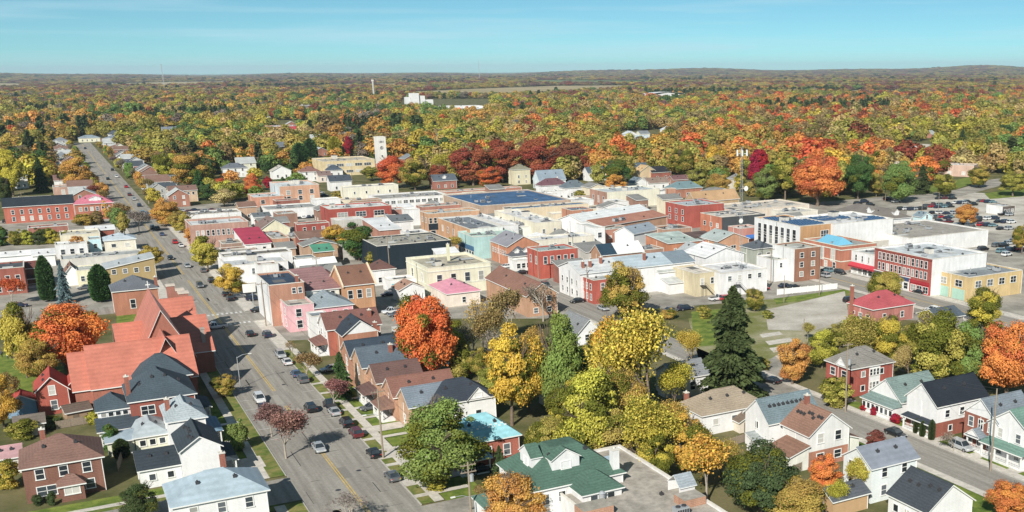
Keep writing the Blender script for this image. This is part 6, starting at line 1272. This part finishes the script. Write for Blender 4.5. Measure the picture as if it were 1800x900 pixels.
TREES=[(832,648,548,84,'bare','GY','grey twiggy tree beside the red maple trunk',0),(868,640,520,80,'sparse','BR','thin brown leaved tree behind the yellow maple',0),(812,668,600,60,'bush','OL','shrubbery below the red maple',.4),(940,640,560,60,'sparse','GO','thin gold tree before the long brown roof',0),(690,620,590,34,'bush','DG','dark shrub in the yard behind the navy gable',.1),(1350,560,545,30,'bush','OL','low shrub at the gravel yard fence',.4),(1405,640,618,34,'bush','YG','yellow shrub at the gravel yard edge',.3),(1238,560,536,36,'bush','OL','shrub behind the lean-to lot',.3),(1175,560,540,40,'bush','GO','hedge shrub at the vacant lot corner',.3),(1345,650,628,30,'bush','OL','shrub on the lane beside the vacant lot',.3),(1500,575,552,40,'bush','YG','shrub below the red bungalow porch',.3),(930,722,604,84,'round','GO','golden crown squeezed between yellow and green trees',.3),(1012,705,596,84,'round','G','green crown before the white gabled house',.3),(868,706,630,66,'round','OL','olive crown below the yellow maple',.3),(1000,775,664,92,'round','YG','yellow green crown above the green roof',.4),(1092,786,640,104,'round','GO','ochre crown under the golden giant',.3),(1186,724,628,76,'open','YG','loose yellow crown beside the shaded white house',.2),(1215,652,566,58,'open','YG','thin yellow tree left of the spruce',.1),(1030,662,600,60,'round','OL','olive crown hiding the white gable corner',.4),(1208,836,716,104,'round','Y','yellow tree behind the gravel roof edge',.2),(1268,842,760,84,'open','GO','thin ochre tree beside the loose yellow tree',.2),(1150,850,742,90,'round','YG','yellow crown right behind the roof hatch',.35),(842,668,606,52,'round','OL','olive tree behind the slate roof',.3),(1690,674,596,76,'round','DG','deep green tree behind the black roofed house',.1),(1748,650,580,60,'round','G','green tree beside the fiery maple',.2),(1476,612,566,56,'round','OL','olive tree at the yard corner',.4),(1530,600,562,60,'open','YG','thin yellow tree before the rusty porch',.2),(1660,620,560,80,'round','OL','olive crown behind the slate garage',.5),(720,668,618,50,'round','DG','dark tree in the shaded back yard',.2),(200,792,742,40,'bush','DG','dark hedge beside the brick house',.2),(215,805,772,26,'cedar','SP','slim cedar behind the brick house',0),(40,770,735,70,'bush','OL','garden shrubs behind the brick house',.4),(90,752,730,60,'bush','SP','dark garden shrubs below the small brick house',.2),(165,745,722,40,'bush','YG','shrub between the small brick house and cottage',.3),(118,650,513,155,'spread','OR','broad orange maple behind the church roof',.15),(48,664,526,68,'oval','YG','yellow green tree left of the orange maple',.35),(72,672,592,80,'round','GO','low golden tree at the foot of the orange maple',.1),
(86,530,451,27,'cedar','DG','tall dark columnar cedar beside the blue spruce',0),(180,530,466,34,'cedar','DG','broad dark green cedar beside the olive apartments',0),(116,533,464,38,'spruce','BL','blue grey spruce between two dark cedars',0),
(22,535,478,58,'sparse','R','thin red leaved tree before the red brick block',0),(8,752,655,66,'round','Y','yellow tree at the frame edge above the brick house',.1),(22,725,640,60,'sparse','BR','brown twiggy tree by the small lawn',0),(12,858,806,64,'bush','YG','yellow green hedge by the brick house',.3),
(67,888,866,24,'bush','SP','round clipped dark shrub by the brick house door',0),(92,888,862,22,'bush','SP','taller clipped shrub beside the bay porch',0),(248,914,846,76,'round','SP','dark green garden tree on the side street verge',.1),
(503,806,706,104,'sparse','PK','pinkish bare crabapple on the west verge',0),(478,768,697,80,'sparse','PK','second pinkish crabapple beside the white parked car',0),(397,698,656,56,'round','GO','small golden tree below the lamp post',.25),(420,792,730,48,'bush','G','green bush in the shaded front yard',0),
(618,926,862,110,'bare','GY','leafless grey tree at the lower street edge',0),(540,668,610,62,'sparse','BR','thin brown street tree before the white porch',0),(588,718,655,62,'sparse','PK','thin reddish street tree by the brown pickup',0),(603,700,620,54,'spruce','DG','dark evergreen by the brick house porch',0),(514,628,590,34,'bare','BR','tiny bare verge tree by the pink block',0),
(778,858,694,172,'round','G','massive green tree in front of the turquoise roof',.35),(880,848,784,40,'spruce','SP','small evergreen beside the turquoise porch',0),(908,940,822,138,'round','O','bright russet tree before the green roofed house',0),(770,862,838,50,'bush','YG','yellow garden shrub at the corner',.3),(850,872,846,44,'bush','BR','brown garden shrub by the corner pole',.2),
(757,676,488,134,'spread','R','blazing red orange maple behind the roofs',.3),(808,640,560,60,'oval','YG','yellow green tree at the edge of the red maple',.3),(850,628,496,74,'bare','GO','thin golden tree behind the red maple',0),(897,604,486,78,'sparse','BR','thin orange brown tree before the bank house',0),(886,662,560,90,'bare','GY','grey leafless tree between the red and yellow maples',0),(955,565,478,86,'bare','GY','bare grey tree on the side street',0),
(900,748,558,132,'round','Y','tall golden yellow maple',.2),(985,745,543,92,'oval','G','tall fresh green tree beside the yellow maple',.1),(1138,752,510,196,'open','YM','very large golden tree with a visible fork',.18),(1080,735,545,110,'round','Y','yellow crown in front of the largest golden tree',.25),(1040,815,636,150,'round','YG','olive yellow tree below the golden giant',.45),(1128,842,672,150,'open','YG','loose yellow tree beside the gravel roof',.2),(962,800,722,96,'spread','OL','olive tree behind the green roof',.4),(1075,822,712,120,'round','OL','olive green tree behind the gravel roofed block',.4),(1178,800,690,90,'open','GO','golden thin tree by the taupe bungalow',.1),
(1100,566,455,94,'round','GO','ochre brown tree before the white row',.4),(1287,706,508,166,'spruce','SP','huge dark spruce beside the vacant lot',0),(1326,548,502,44,'round','OL','olive shrub tree at the foot of the mast',.4),(1393,676,588,80,'round','O','glowing amber tree by the lane',0),(1469,712,654,78,'bush','OL','dense round clipped bush by the duplex',.35),(1445,648,575,72,'round','YG','yellow green tree at the gravel yard',.4),(1500,655,548,94,'open','OL','olive yellow tree before the red bungalow',.3),(1556,650,543,90,'round','YG','yellowing tree right of the red bungalow',.4),(1420,600,560,40,'sparse','OL','spindly tree on the gravel yard',0),
(1640,690,536,130,'round','OL','broad olive green tree behind the black roof',.5),(1700,690,560,90,'round','G','dark green tree between olive crown and orange maple',.2),(1595,672,596,58,'open','TA','tan autumn tree beside the duplex',0),(1600,640,560,70,'round','OL','olive tree behind the duplex',.5),(1768,700,540,136,'spread','OR','fiery orange maple with pale forked trunk',.05),(1727,592,500,80,'round','YG','green yellow tree before the yellow brick block',.45),(1556,534,466,78,'spread','OL','olive street tree before the red row',.4),
(1336,912,764,168,'spread','SP','heavy dark green maple with maroon tint',.25),(1242,882,742,146,'sparse','Y','loose yellow tree beside the gravel roof edge',.1),(1447,872,792,84,'round','OR','small russet tree beside the light blue house',0),(1402,930,838,126,'round','GO','golden tree at the bottom edge',.15),(1503,880,790,60,'sparse','YG','thin yellow tree before the light blue house',0),(1562,862,800,50,'bare','GY','bare sapling by the light blue house',0),(1580,858,822,36,'bush','DG','green shrub beside the light blue house',0),(1537,790,756,50,'bush','MA','maroon shrub on the corner of the east road',0),
(1520,722,708,22,'bush','CR','crimson bush at the sage roof porch',0),(1535,730,714,20,'bush','CR','second crimson bush at the sage roof porch',0),(1574,744,724,26,'bush','CR','crimson bush by the white steps',0),(1610,762,736,11,'cedar','SP','first slim cedar at the brick porch',0),(1621,768,740,11,'cedar','SP','second slim cedar at the brick porch',0),(1637,774,738,12,'cedar','SP','third slim cedar at the brick porch',0),(1676,794,750,58,'bare','GY','grey bare shrub tree before the brick steps',0),(1775,920,842,100,'round','OR','orange tree in the lower right corner',.1),(1820,900,862,60,'bush','BR','brown shrub in the lower right corner',.2),(1470,900,840,60,'open','YG','thin yellow tree behind the tan shed',.2),
(366,476,412,58,'oval','YG','yellow green street tree by the crimson roof',.3),(408,520,462,66,'round','Y','yellow street tree before the white warehouse',.15),(270,474,428,52,'round','GO','ochre tree at the west kerb below the beige shop',.2),(140,446,414,44,'bush','O','round orange tree behind the white low store',0),(632,458,386,86,'round','DG','dark green tree by the green roofed cottage',.2),(592,446,392,52,'round','Y','yellow tree beside the dark green one',.2),(535,432,406,50,'round','OL','olive shrub tree behind the glazed annex',.3),(660,470,440,40,'bush','OL','low shrub at the black wall',.3),(800,452,408,48,'sparse','GO','thin golden street tree by the tan corner block',0),(878,440,425,28,'sparse','GO','little golden street tree by the teal store',0),
(216,398,348,56,'sparse','BR','brown bare street tree by the pink roof',0),(245,410,362,50,'sparse','GY','grey street tree below the brown one',0),(262,358,326,36,'sparse','BR','brown street tree further up the street',0),(292,398,348,62,'round','O','orange street tree on the east kerb',0),(320,410,368,50,'round','GO','golden street tree beside the pinkish brick block',0),(345,432,396,48,'round','O','small orange tree before the brick store',.1),(306,392,358,30,'sparse','GO','sparse golden tree behind the orange one',0),(172,352,318,38,'sparse','MA','maroon bare tree at the pink brick strip',0),(148,396,372,44,'bush','GO','golden shrubs behind the grey roofs',.2),(170,394,370,34,'bush','BR','russet shrub behind the grey roofs',.2),
(1697,398,356,46,'round','O','amber tree in the car park',0),(1678,436,412,22,'round','YG','small green yellow tree by the market wall',.3),(1796,446,388,46,'round','GO','golden tree at the right end of the market',.3),(1105,402,380,30,'bush','DG','dark shrub among the downtown roofs',0),(925,347,336,26,'bush','OL','shrub by the white veranda house',.3),(1018,350,334,34,'bush','OL','dark shrub at the cream hall',.3),(610,352,330,70,'bush','GO','golden hedge before the beige block',.3)]
for x,y,t,w,k,c,l,a in TREES: tree(x,y,t,w,k,c,l,a)
for i,x in enumerate((6,30,52,74,94,112)): tree(x,432-i*.8,396+(i%3)*3,34,'bush',['DG','OL','YG','SP','YG','OL'][i],['dark green','olive','yellow green','deep green','yellow','mixed green'][i]+' section of the hedge above the white sheds',.3)
_r=random.Random(5); _u=470.
while _u<1100:
    for _v in(_r.uniform(22.5,25.5),_r.uniform(45.5,48)):
        if _r.random()<.62:
            _c=_r.choice(['GO','OL','O','BR','YG','GY','G']); _k='sparse' if _c in('BR','GY') else 'mid'
            P=np.array(uvz(_u+_r.uniform(-6,6),_v)); _s='west' if _v<36 else 'east'
            tree_at(P,_r.uniform(6.5,11),_r.uniform(6,9.5),_k,_c,f"{dict(GO='ochre gold',OL='olive green',O='amber orange',BR='russet brown',YG='yellow green',GY='grey leafless',G='green')[_c]} street tree along the {_s} kerb of the far main street",f'street trees of the far main street, {_s}, {_c}',_r.choice((0,.2)))
    _u+=_r.uniform(13,22)
# named trees along the wood's edge
EDGE=[(690,332,270,64,'round','R','flame red tree beside the school',.1),(730,334,276,62,'round','GO','golden brown tree right of the flame red one',.4),(655,318,290,44,'round','OL','olive tree before the school windows',.4),(790,318,258,54,'open','YG','pale yellow tree left of the red oaks',.2),(832,326,246,88,'round','DR','wine red oak, first of the oak row',.05),(884,322,240,86,'round','DR','rusty red oak in the oak row',.08),(945,318,236,88,'round','DR','deep red oak behind the blue gable',.02),(1005,312,238,76,'round','MA','maroon oak at the right of the oak row',.02),(770,330,285,50,'round','DR','small dark red oak before the row',.1),(860,332,290,60,'round','R','low scarlet oak before the row',.1),
(1085,342,276,70,'round','DG','green tree behind the golden shrub',.3),(1083,346,304,50,'round','O','golden orange tree by the cream hall',.1),(1192,318,250,66,'round','GO','gold tree above the dark roofs',.45),(1255,318,245,60,'round','Y','bright yellow tree at the wood edge',.2),(1225,338,290,50,'round','OL','olive tree beside the tan hall',.4),(1262,350,302,54,'round','GO','golden bush tree at the tan hall',.1),(1331,330,253,46,'oval','CR','crimson tree beside the mast',0),(1380,352,262,70,'round','OL','green gold tree behind the beige market',.5),(1437,362,252,112,'spread','OR','great orange maple behind the market roofs',.08),(1345,356,290,60,'round','G','green tree behind the lattice mast',.3),(1508,350,266,62,'round','DG','dark green tree right of the great orange maple',.05),(1578,356,280,80,'round','G','wide green tree by the upper road',.2),(1620,340,290,50,'spruce','SP','green conifer by the hillside school',0),(1660,346,300,50,'round','OL','olive tree by the upper road bend',.4),(1720,330,288,56,'round','GO','golden tree beside the hillside school',.3),(1690,268,228,30,'spruce','SP','dark conifer behind the hillside school',0),(1540,346,300,40,'round','OL','olive tree under the dark green crown',.3),(1780,345,298,70,'round','OL','olive bank tree at the right edge',.3),(1745,300,262,60,'round','O','orange tree by the white corner house',.1),
(24,345,246,64,'spread','YG','tall spreading yellow tree above the brick terrace',.3),(75,338,278,40,'spruce','SP','dark spruce above the brick terrace',0),(135,332,274,62,'round','O','orange gold tree beside the main street',.15),(8,372,300,36,'round','SP','dark tree at the left frame edge',.1),(338,330,262,84,'round','GO','broad golden brown tree by the tan duplex',.4),(295,322,258,52,'round','YG','yellow tree beside the broad golden one',.3),(352,345,300,40,'spruce','DG','green conifer beside the tan duplex',0),(445,348,302,36,'round','OR','orange tree behind the tan brick wing',0),(474,336,308,22,'round','CR','small crimson tree behind the tan block',0),(415,352,318,44,'round','YG','yellow tree by the tan wing',.2),(612,275,238,22,'oval','CR','crimson tree behind the school roof',0),(388,335,312,30,'round','R','red tree near the white square house',0),(365,352,322,34,'round','DG','dark round tree behind the parked cars',.1),
(548,290,244,24,'cedar','DG','dark columnar tree left of the school',0),(590,280,240,24,'cedar','YG','gold columnar tree behind the school',0),(530,296,252,30,'cedar','DG','green columnar tree by the brown villa',0)]
for x,y,t,w,k,c,l,a in EDGE: tree(x,y,t,w,k,c,l,a)
# ------------------------------------------------------------------ the wood beyond: scatter, nearest ones single trees, the rest one mass
LIM=[(-60,352),(60,330),(130,318),(180,300),(230,300),(330,318),(420,318),(520,300),(560,276),(690,290),(800,330),(930,318),(1060,330),(1130,318),(1230,322),(1330,352),(1450,350),(1560,338),(1650,325),(1740,318),(1860,330)]
def lim(x):
    for (a,b),(c,d) in zip(LIM,LIM[1:]):
        if a<=x<=c: return b+(d-b)*(x-a)/(c-a)
    return 0
def inpoly(x,y,P):
    r=False;j=len(P)-1
    for i in range(len(P)):
        if (P[i][1]>y)!=(P[j][1]>y) and x<(P[j][0]-P[i][0])*(y-P[i][1])/(P[j][1]-P[i][1])+P[i][0]: r=not r
        j=i
    return r
CLEAR=[[(1560,285),(1640,285),(1650,250),(1590,248)],[(1570,362),(1790,345),(1790,308),(1735,304),(1590,335)],[(1090,262),(1175,262),(1180,228),(1090,232)],[(135,262),(215,262),(215,243),(135,243)],[(440,228),(560,228),(560,212),(440,212)],[(700,200),(870,200),(870,172),(700,172)],[(1130,178),(1220,178),(1220,164),(1130,164)]]
FT=[]
for f in FOOT:
    dd_=float(np.linalg.norm(f[6])); FT.append((f[6],f[2],f[3],f[4],f[5],min(420 if f[4]>28 else 120,max(26,((17 if f[4]>28 else 13)-f[7])*dd_/65*.9)) if dd_>600 else 26))
SST=[8,16,26]+list(range(40,440,16))
def blocked(x,y,rad):
    q=np.array([x,y]); un=q/np.linalg.norm(q)
    for a,u,v,w,l,cl in FT:
        d=q-a; du,dv=float(d@u),float(d@v)
        if abs(du-l/2)>cl+70 or abs(dv-w/2)>cl+70: continue
        if -rad<du<l+rad and -rad<dv<w+rad: return True
        # keep the sight line from the camera to the building open for a short way
        for s in SST:
            if s>cl: break
            e=q+un*s-a; eu,ev=float(e@u),float(e@v)
            if 0<eu<l and (-2<ev<w+2 if s<30 else w*.1<ev<w*.9): return True
    uu=float(q@U[:2]);vv=float(q@V[:2])
    for u0,u1,v0,v1 in STREETS:
        if u0-3<uu<u1+3 and v0-5<vv<v1+5: return True
    for tx,ty,r in FOOTT:
        if (tx-x)**2+(ty-y)**2<(r*.75+rad*.6)**2: return True
    return False
PAL_NEAR=[('GO',.2),('OL',.2),('TA',.09),('YG',.13),('G',.12),('DG',.07),('O',.12),('BR',.08),('GY',.05),('SP',.04),('Y',.08),('OR',.04),('DR',.025),('R',.01)]
PAL_R=[('GO',.2),('O',.11),('OR',.06),('R',.02),('DR',.04),('BR',.1),('TA',.08),('YG',.12),('OL',.16),('G',.1),('DG',.06),('Y',.05)]
PAL_FAR=[('BR',.2),('PK',.18),('MA',.06),('DR',.07),('GO',.14),('TA',.06),('OL',.16),('GY',.11),('SP',.06)]
LABC=dict(GO='ochre gold',OL='olive green',Y='golden yellow',YG='yellow green',O='amber orange',G='green',BR='russet brown',OR='burnt orange',DR='deep red',SP='dark green',GY='greyish thin',YM='golden',R='scarlet',DG='forest green',MA='maroon',TA='tan',PK='dull pink')
def pick(pal,noise):
    t=(random.random()*.3+noise*.7)%1.; s=0; tot=sum(p for _,p in pal)
    for k,p in pal:
        s+=p/tot
        if t<s: return k
    return pal[-1][0]
from mathutils import noise as mnoise
pts=[]
def ring(d0,d1,sp0):
    d=d0
    while d<d1:
        sp=sp0*max(1.,d/1900.)
        a0=math.atan2(-60-CX,1900)-.03;a1=math.atan2(1860-CX,1900)+.05
        n=int(d*(a1-a0)/sp)
        for i in range(n):
            a=a0+(a1-a0)*(i+random.random())/n; r=d+random.uniform(-.5,.5)*sp
            pts.append((math.sin(a)*r,math.cos(a)*r,sp))
        d+=sp*.86
ring(480,14500,13.6)
wood=[]
for x,y,sp in pts:
    px,py=proj((x,y,0)); d=math.hypot(x,y)
    thin=False
    if d<1500 and py>lim(px):
        if not(px<600 and py<lim(px)+46 and random.random()<.42): continue
        thin=True
    if d>1400 and any(inpoly(px,py,f) for f in FIELDS): continue
    if d<2600 and any(inpoly(px,py,f) for f in CLEAR): continue
    if d<2400 and blocked(x,y,sp*.32): continue
    nz=(mnoise.noise(Vector((x*.0034,y*.0019,1.3)))*.5+.5); n2=mnoise.noise(Vector((x*.02,y*.012,7.7)))*.5+.5
    far=min(1,max(0,(d-1500)/2500)); k=pick(PAL_FAR if random.random()<far else (PAL_R if random.random()<(px-600)/900 else PAL_NEAR),(nz*2.6+n2*.35)%1.)
    con=(k=='SP') or (mnoise.noise(Vector((x*.003,y*.003,4.4)))>.45 and random.random()<.6)
    if con: k='SP'
    h=random.choice((random.uniform(8,12),random.uniform(11,16),random.uniform(14,20)))*(1.1 if con else 1)*(1-.0*far); w=min(sp*1.35,h*random.uniform(.75,1.15)*(sp/13.6))*(.6 if con else 1)
    if d<1500 and random.random()<.05: continue
    if d<2500 and not con and random.random()<.1: h*=1.25; w*=1.35
    if thin: h*=.62; w*=.75
    wood.append((d,x,y,h,w,k,con))
wood.sort()
NI=max(0,296-NTREE)
for d,x,y,h,w,k,con in wood[:NI]:
    lab=f"{LABC[k]} {'conifer' if con else 'tree'} in the autumn wood beyond the town centre"
    tree_at((x,y),h,w,'midcon' if con else 'mid',k,lab,f"{LABC[k]} {'conifers' if con else 'trees'} in the wood beyond the centre",alpha=random.choice((0,.1,.25,.4)))
rest=wood[NI:]
def far_crown(seed): return crown(seed,26,1300,.32,LEAFI,'round',rx=4.3,z0=.0)
protos=[bpy.data.objects.new('far_crown',far_crown(300+i)) for i in range(6)]+[bpy.data.objects.new('far_conifer',conifer(320+i,340,1.1,LEAFI,2.8)) for i in range(2)]
n=len(rest); co=np.zeros((n,3),np.float32); sc=np.zeros((n,3),np.float32); tcl=np.zeros((n,4),np.float32); idx=np.zeros(n,np.int32); rot=np.zeros(n,np.float32)
for i,(d,x,y,h,w,k,con) in enumerate(rest):
    co[i]=(x,y,hill(math.hypot(x,y+60),math.atan2(x,y+60)) if d>9000 else 0); s=w/2/(2.8 if con else 4.4); sc[i]=(s,s,h/10.)
    q=HID[k]; j=random.uniform(.7,1.08); tcl[i]=(q[0]*j*random.uniform(.93,1.07),q[1]*j,q[2]*j,random.choice((0,0,.15,.35))); idx[i]=random.randrange(6,8) if con else random.randrange(6); rot[i]=random.uniform(0,6.28)
pm=bpy.data.meshes.new('distant_wood'); pm.vertices.add(n); pm.vertices.foreach_set('co',co.reshape(-1))
for nm,ty,data,fld in(('tscl','FLOAT_VECTOR',sc,'vector'),('tcol','FLOAT_COLOR',tcl,'color'),('tidx','INT',idx,'value'),('trot','FLOAT',rot,'value')):
    a=pm.attributes.new(nm,ty,'POINT'); a.data.foreach_set(fld,data.reshape(-1))
wo=link('distant_wood',pm); struct(wo,'stuff'); tag(wo,'mass of autumn woodland reaching from the town to the horizon','woodland')
ng=bpy.data.node_groups.new('scatter_wood','GeometryNodeTree'); ng.interface.new_socket('Geometry',in_out='INPUT',socket_type='NodeSocketGeometry'); ng.interface.new_socket('Geometry',in_out='OUTPUT',socket_type='NodeSocketGeometry')
N=ng.nodes.new;L=ng.links.new; gi=N('NodeGroupInput');goo=N('NodeGroupOutput'); jn=N('GeometryNodeJoinGeometry'); iop=N('GeometryNodeInstanceOnPoints')
for p in reversed(protos):
    oi=N('GeometryNodeObjectInfo'); oi.inputs['Object'].default_value=p; oi.inputs['As Instance'].default_value=True; L(oi.outputs['Geometry'],jn.inputs[0])
def na(name,ty): a=N('GeometryNodeInputNamedAttribute'); a.data_type=ty; a.inputs[0].default_value=name; return a.outputs[0]
L(gi.outputs[0],iop.inputs['Points']); L(jn.outputs[0],iop.inputs['Instance']); iop.inputs['Pick Instance'].default_value=True
L(na('tidx','INT'),iop.inputs['Instance Index']); L(na('tscl','FLOAT_VECTOR'),iop.inputs['Scale'])
cx=N('ShaderNodeCombineXYZ'); L(na('trot','FLOAT'),cx.inputs[2]); e2=N('FunctionNodeEulerToRotation'); L(cx.outputs[0],e2.inputs[0]); L(e2.outputs[0],iop.inputs['Rotation'])
L(iop.outputs[0],goo.inputs[0]); md=wo.modifiers.new('scatter','NODES'); md.node_group=ng
# ------------------------------------------------------------------ haze: one closed box of thin air round town and woods
hb=MB(); hb.box(-16000,16000,-400,24000,-1.5,170); hm=bpy.data.materials.new('haze'); hm.use_nodes=True; t=hm.node_tree
for q in list(t.nodes):
    if q.type!='OUTPUT_MATERIAL': t.nodes.remove(q)
pv=t.nodes.new('ShaderNodeVolumePrincipled'); pv.inputs['Color'].default_value=(.70,.87,1,1); pv.inputs['Density'].default_value=HAZE; pv.inputs['Anisotropy'].default_value=0.
t.links.new(pv.outputs[0],t.nodes['Material Output'].inputs['Volume'])
ho=hb.build('haze',hm); struct(ho,'stuff'); tag(ho,'thin pale blue autumn haze over the town and woods','haze')
print('TREES',NTREE,'wood',len(wood),'objects',len(bpy.data.objects))
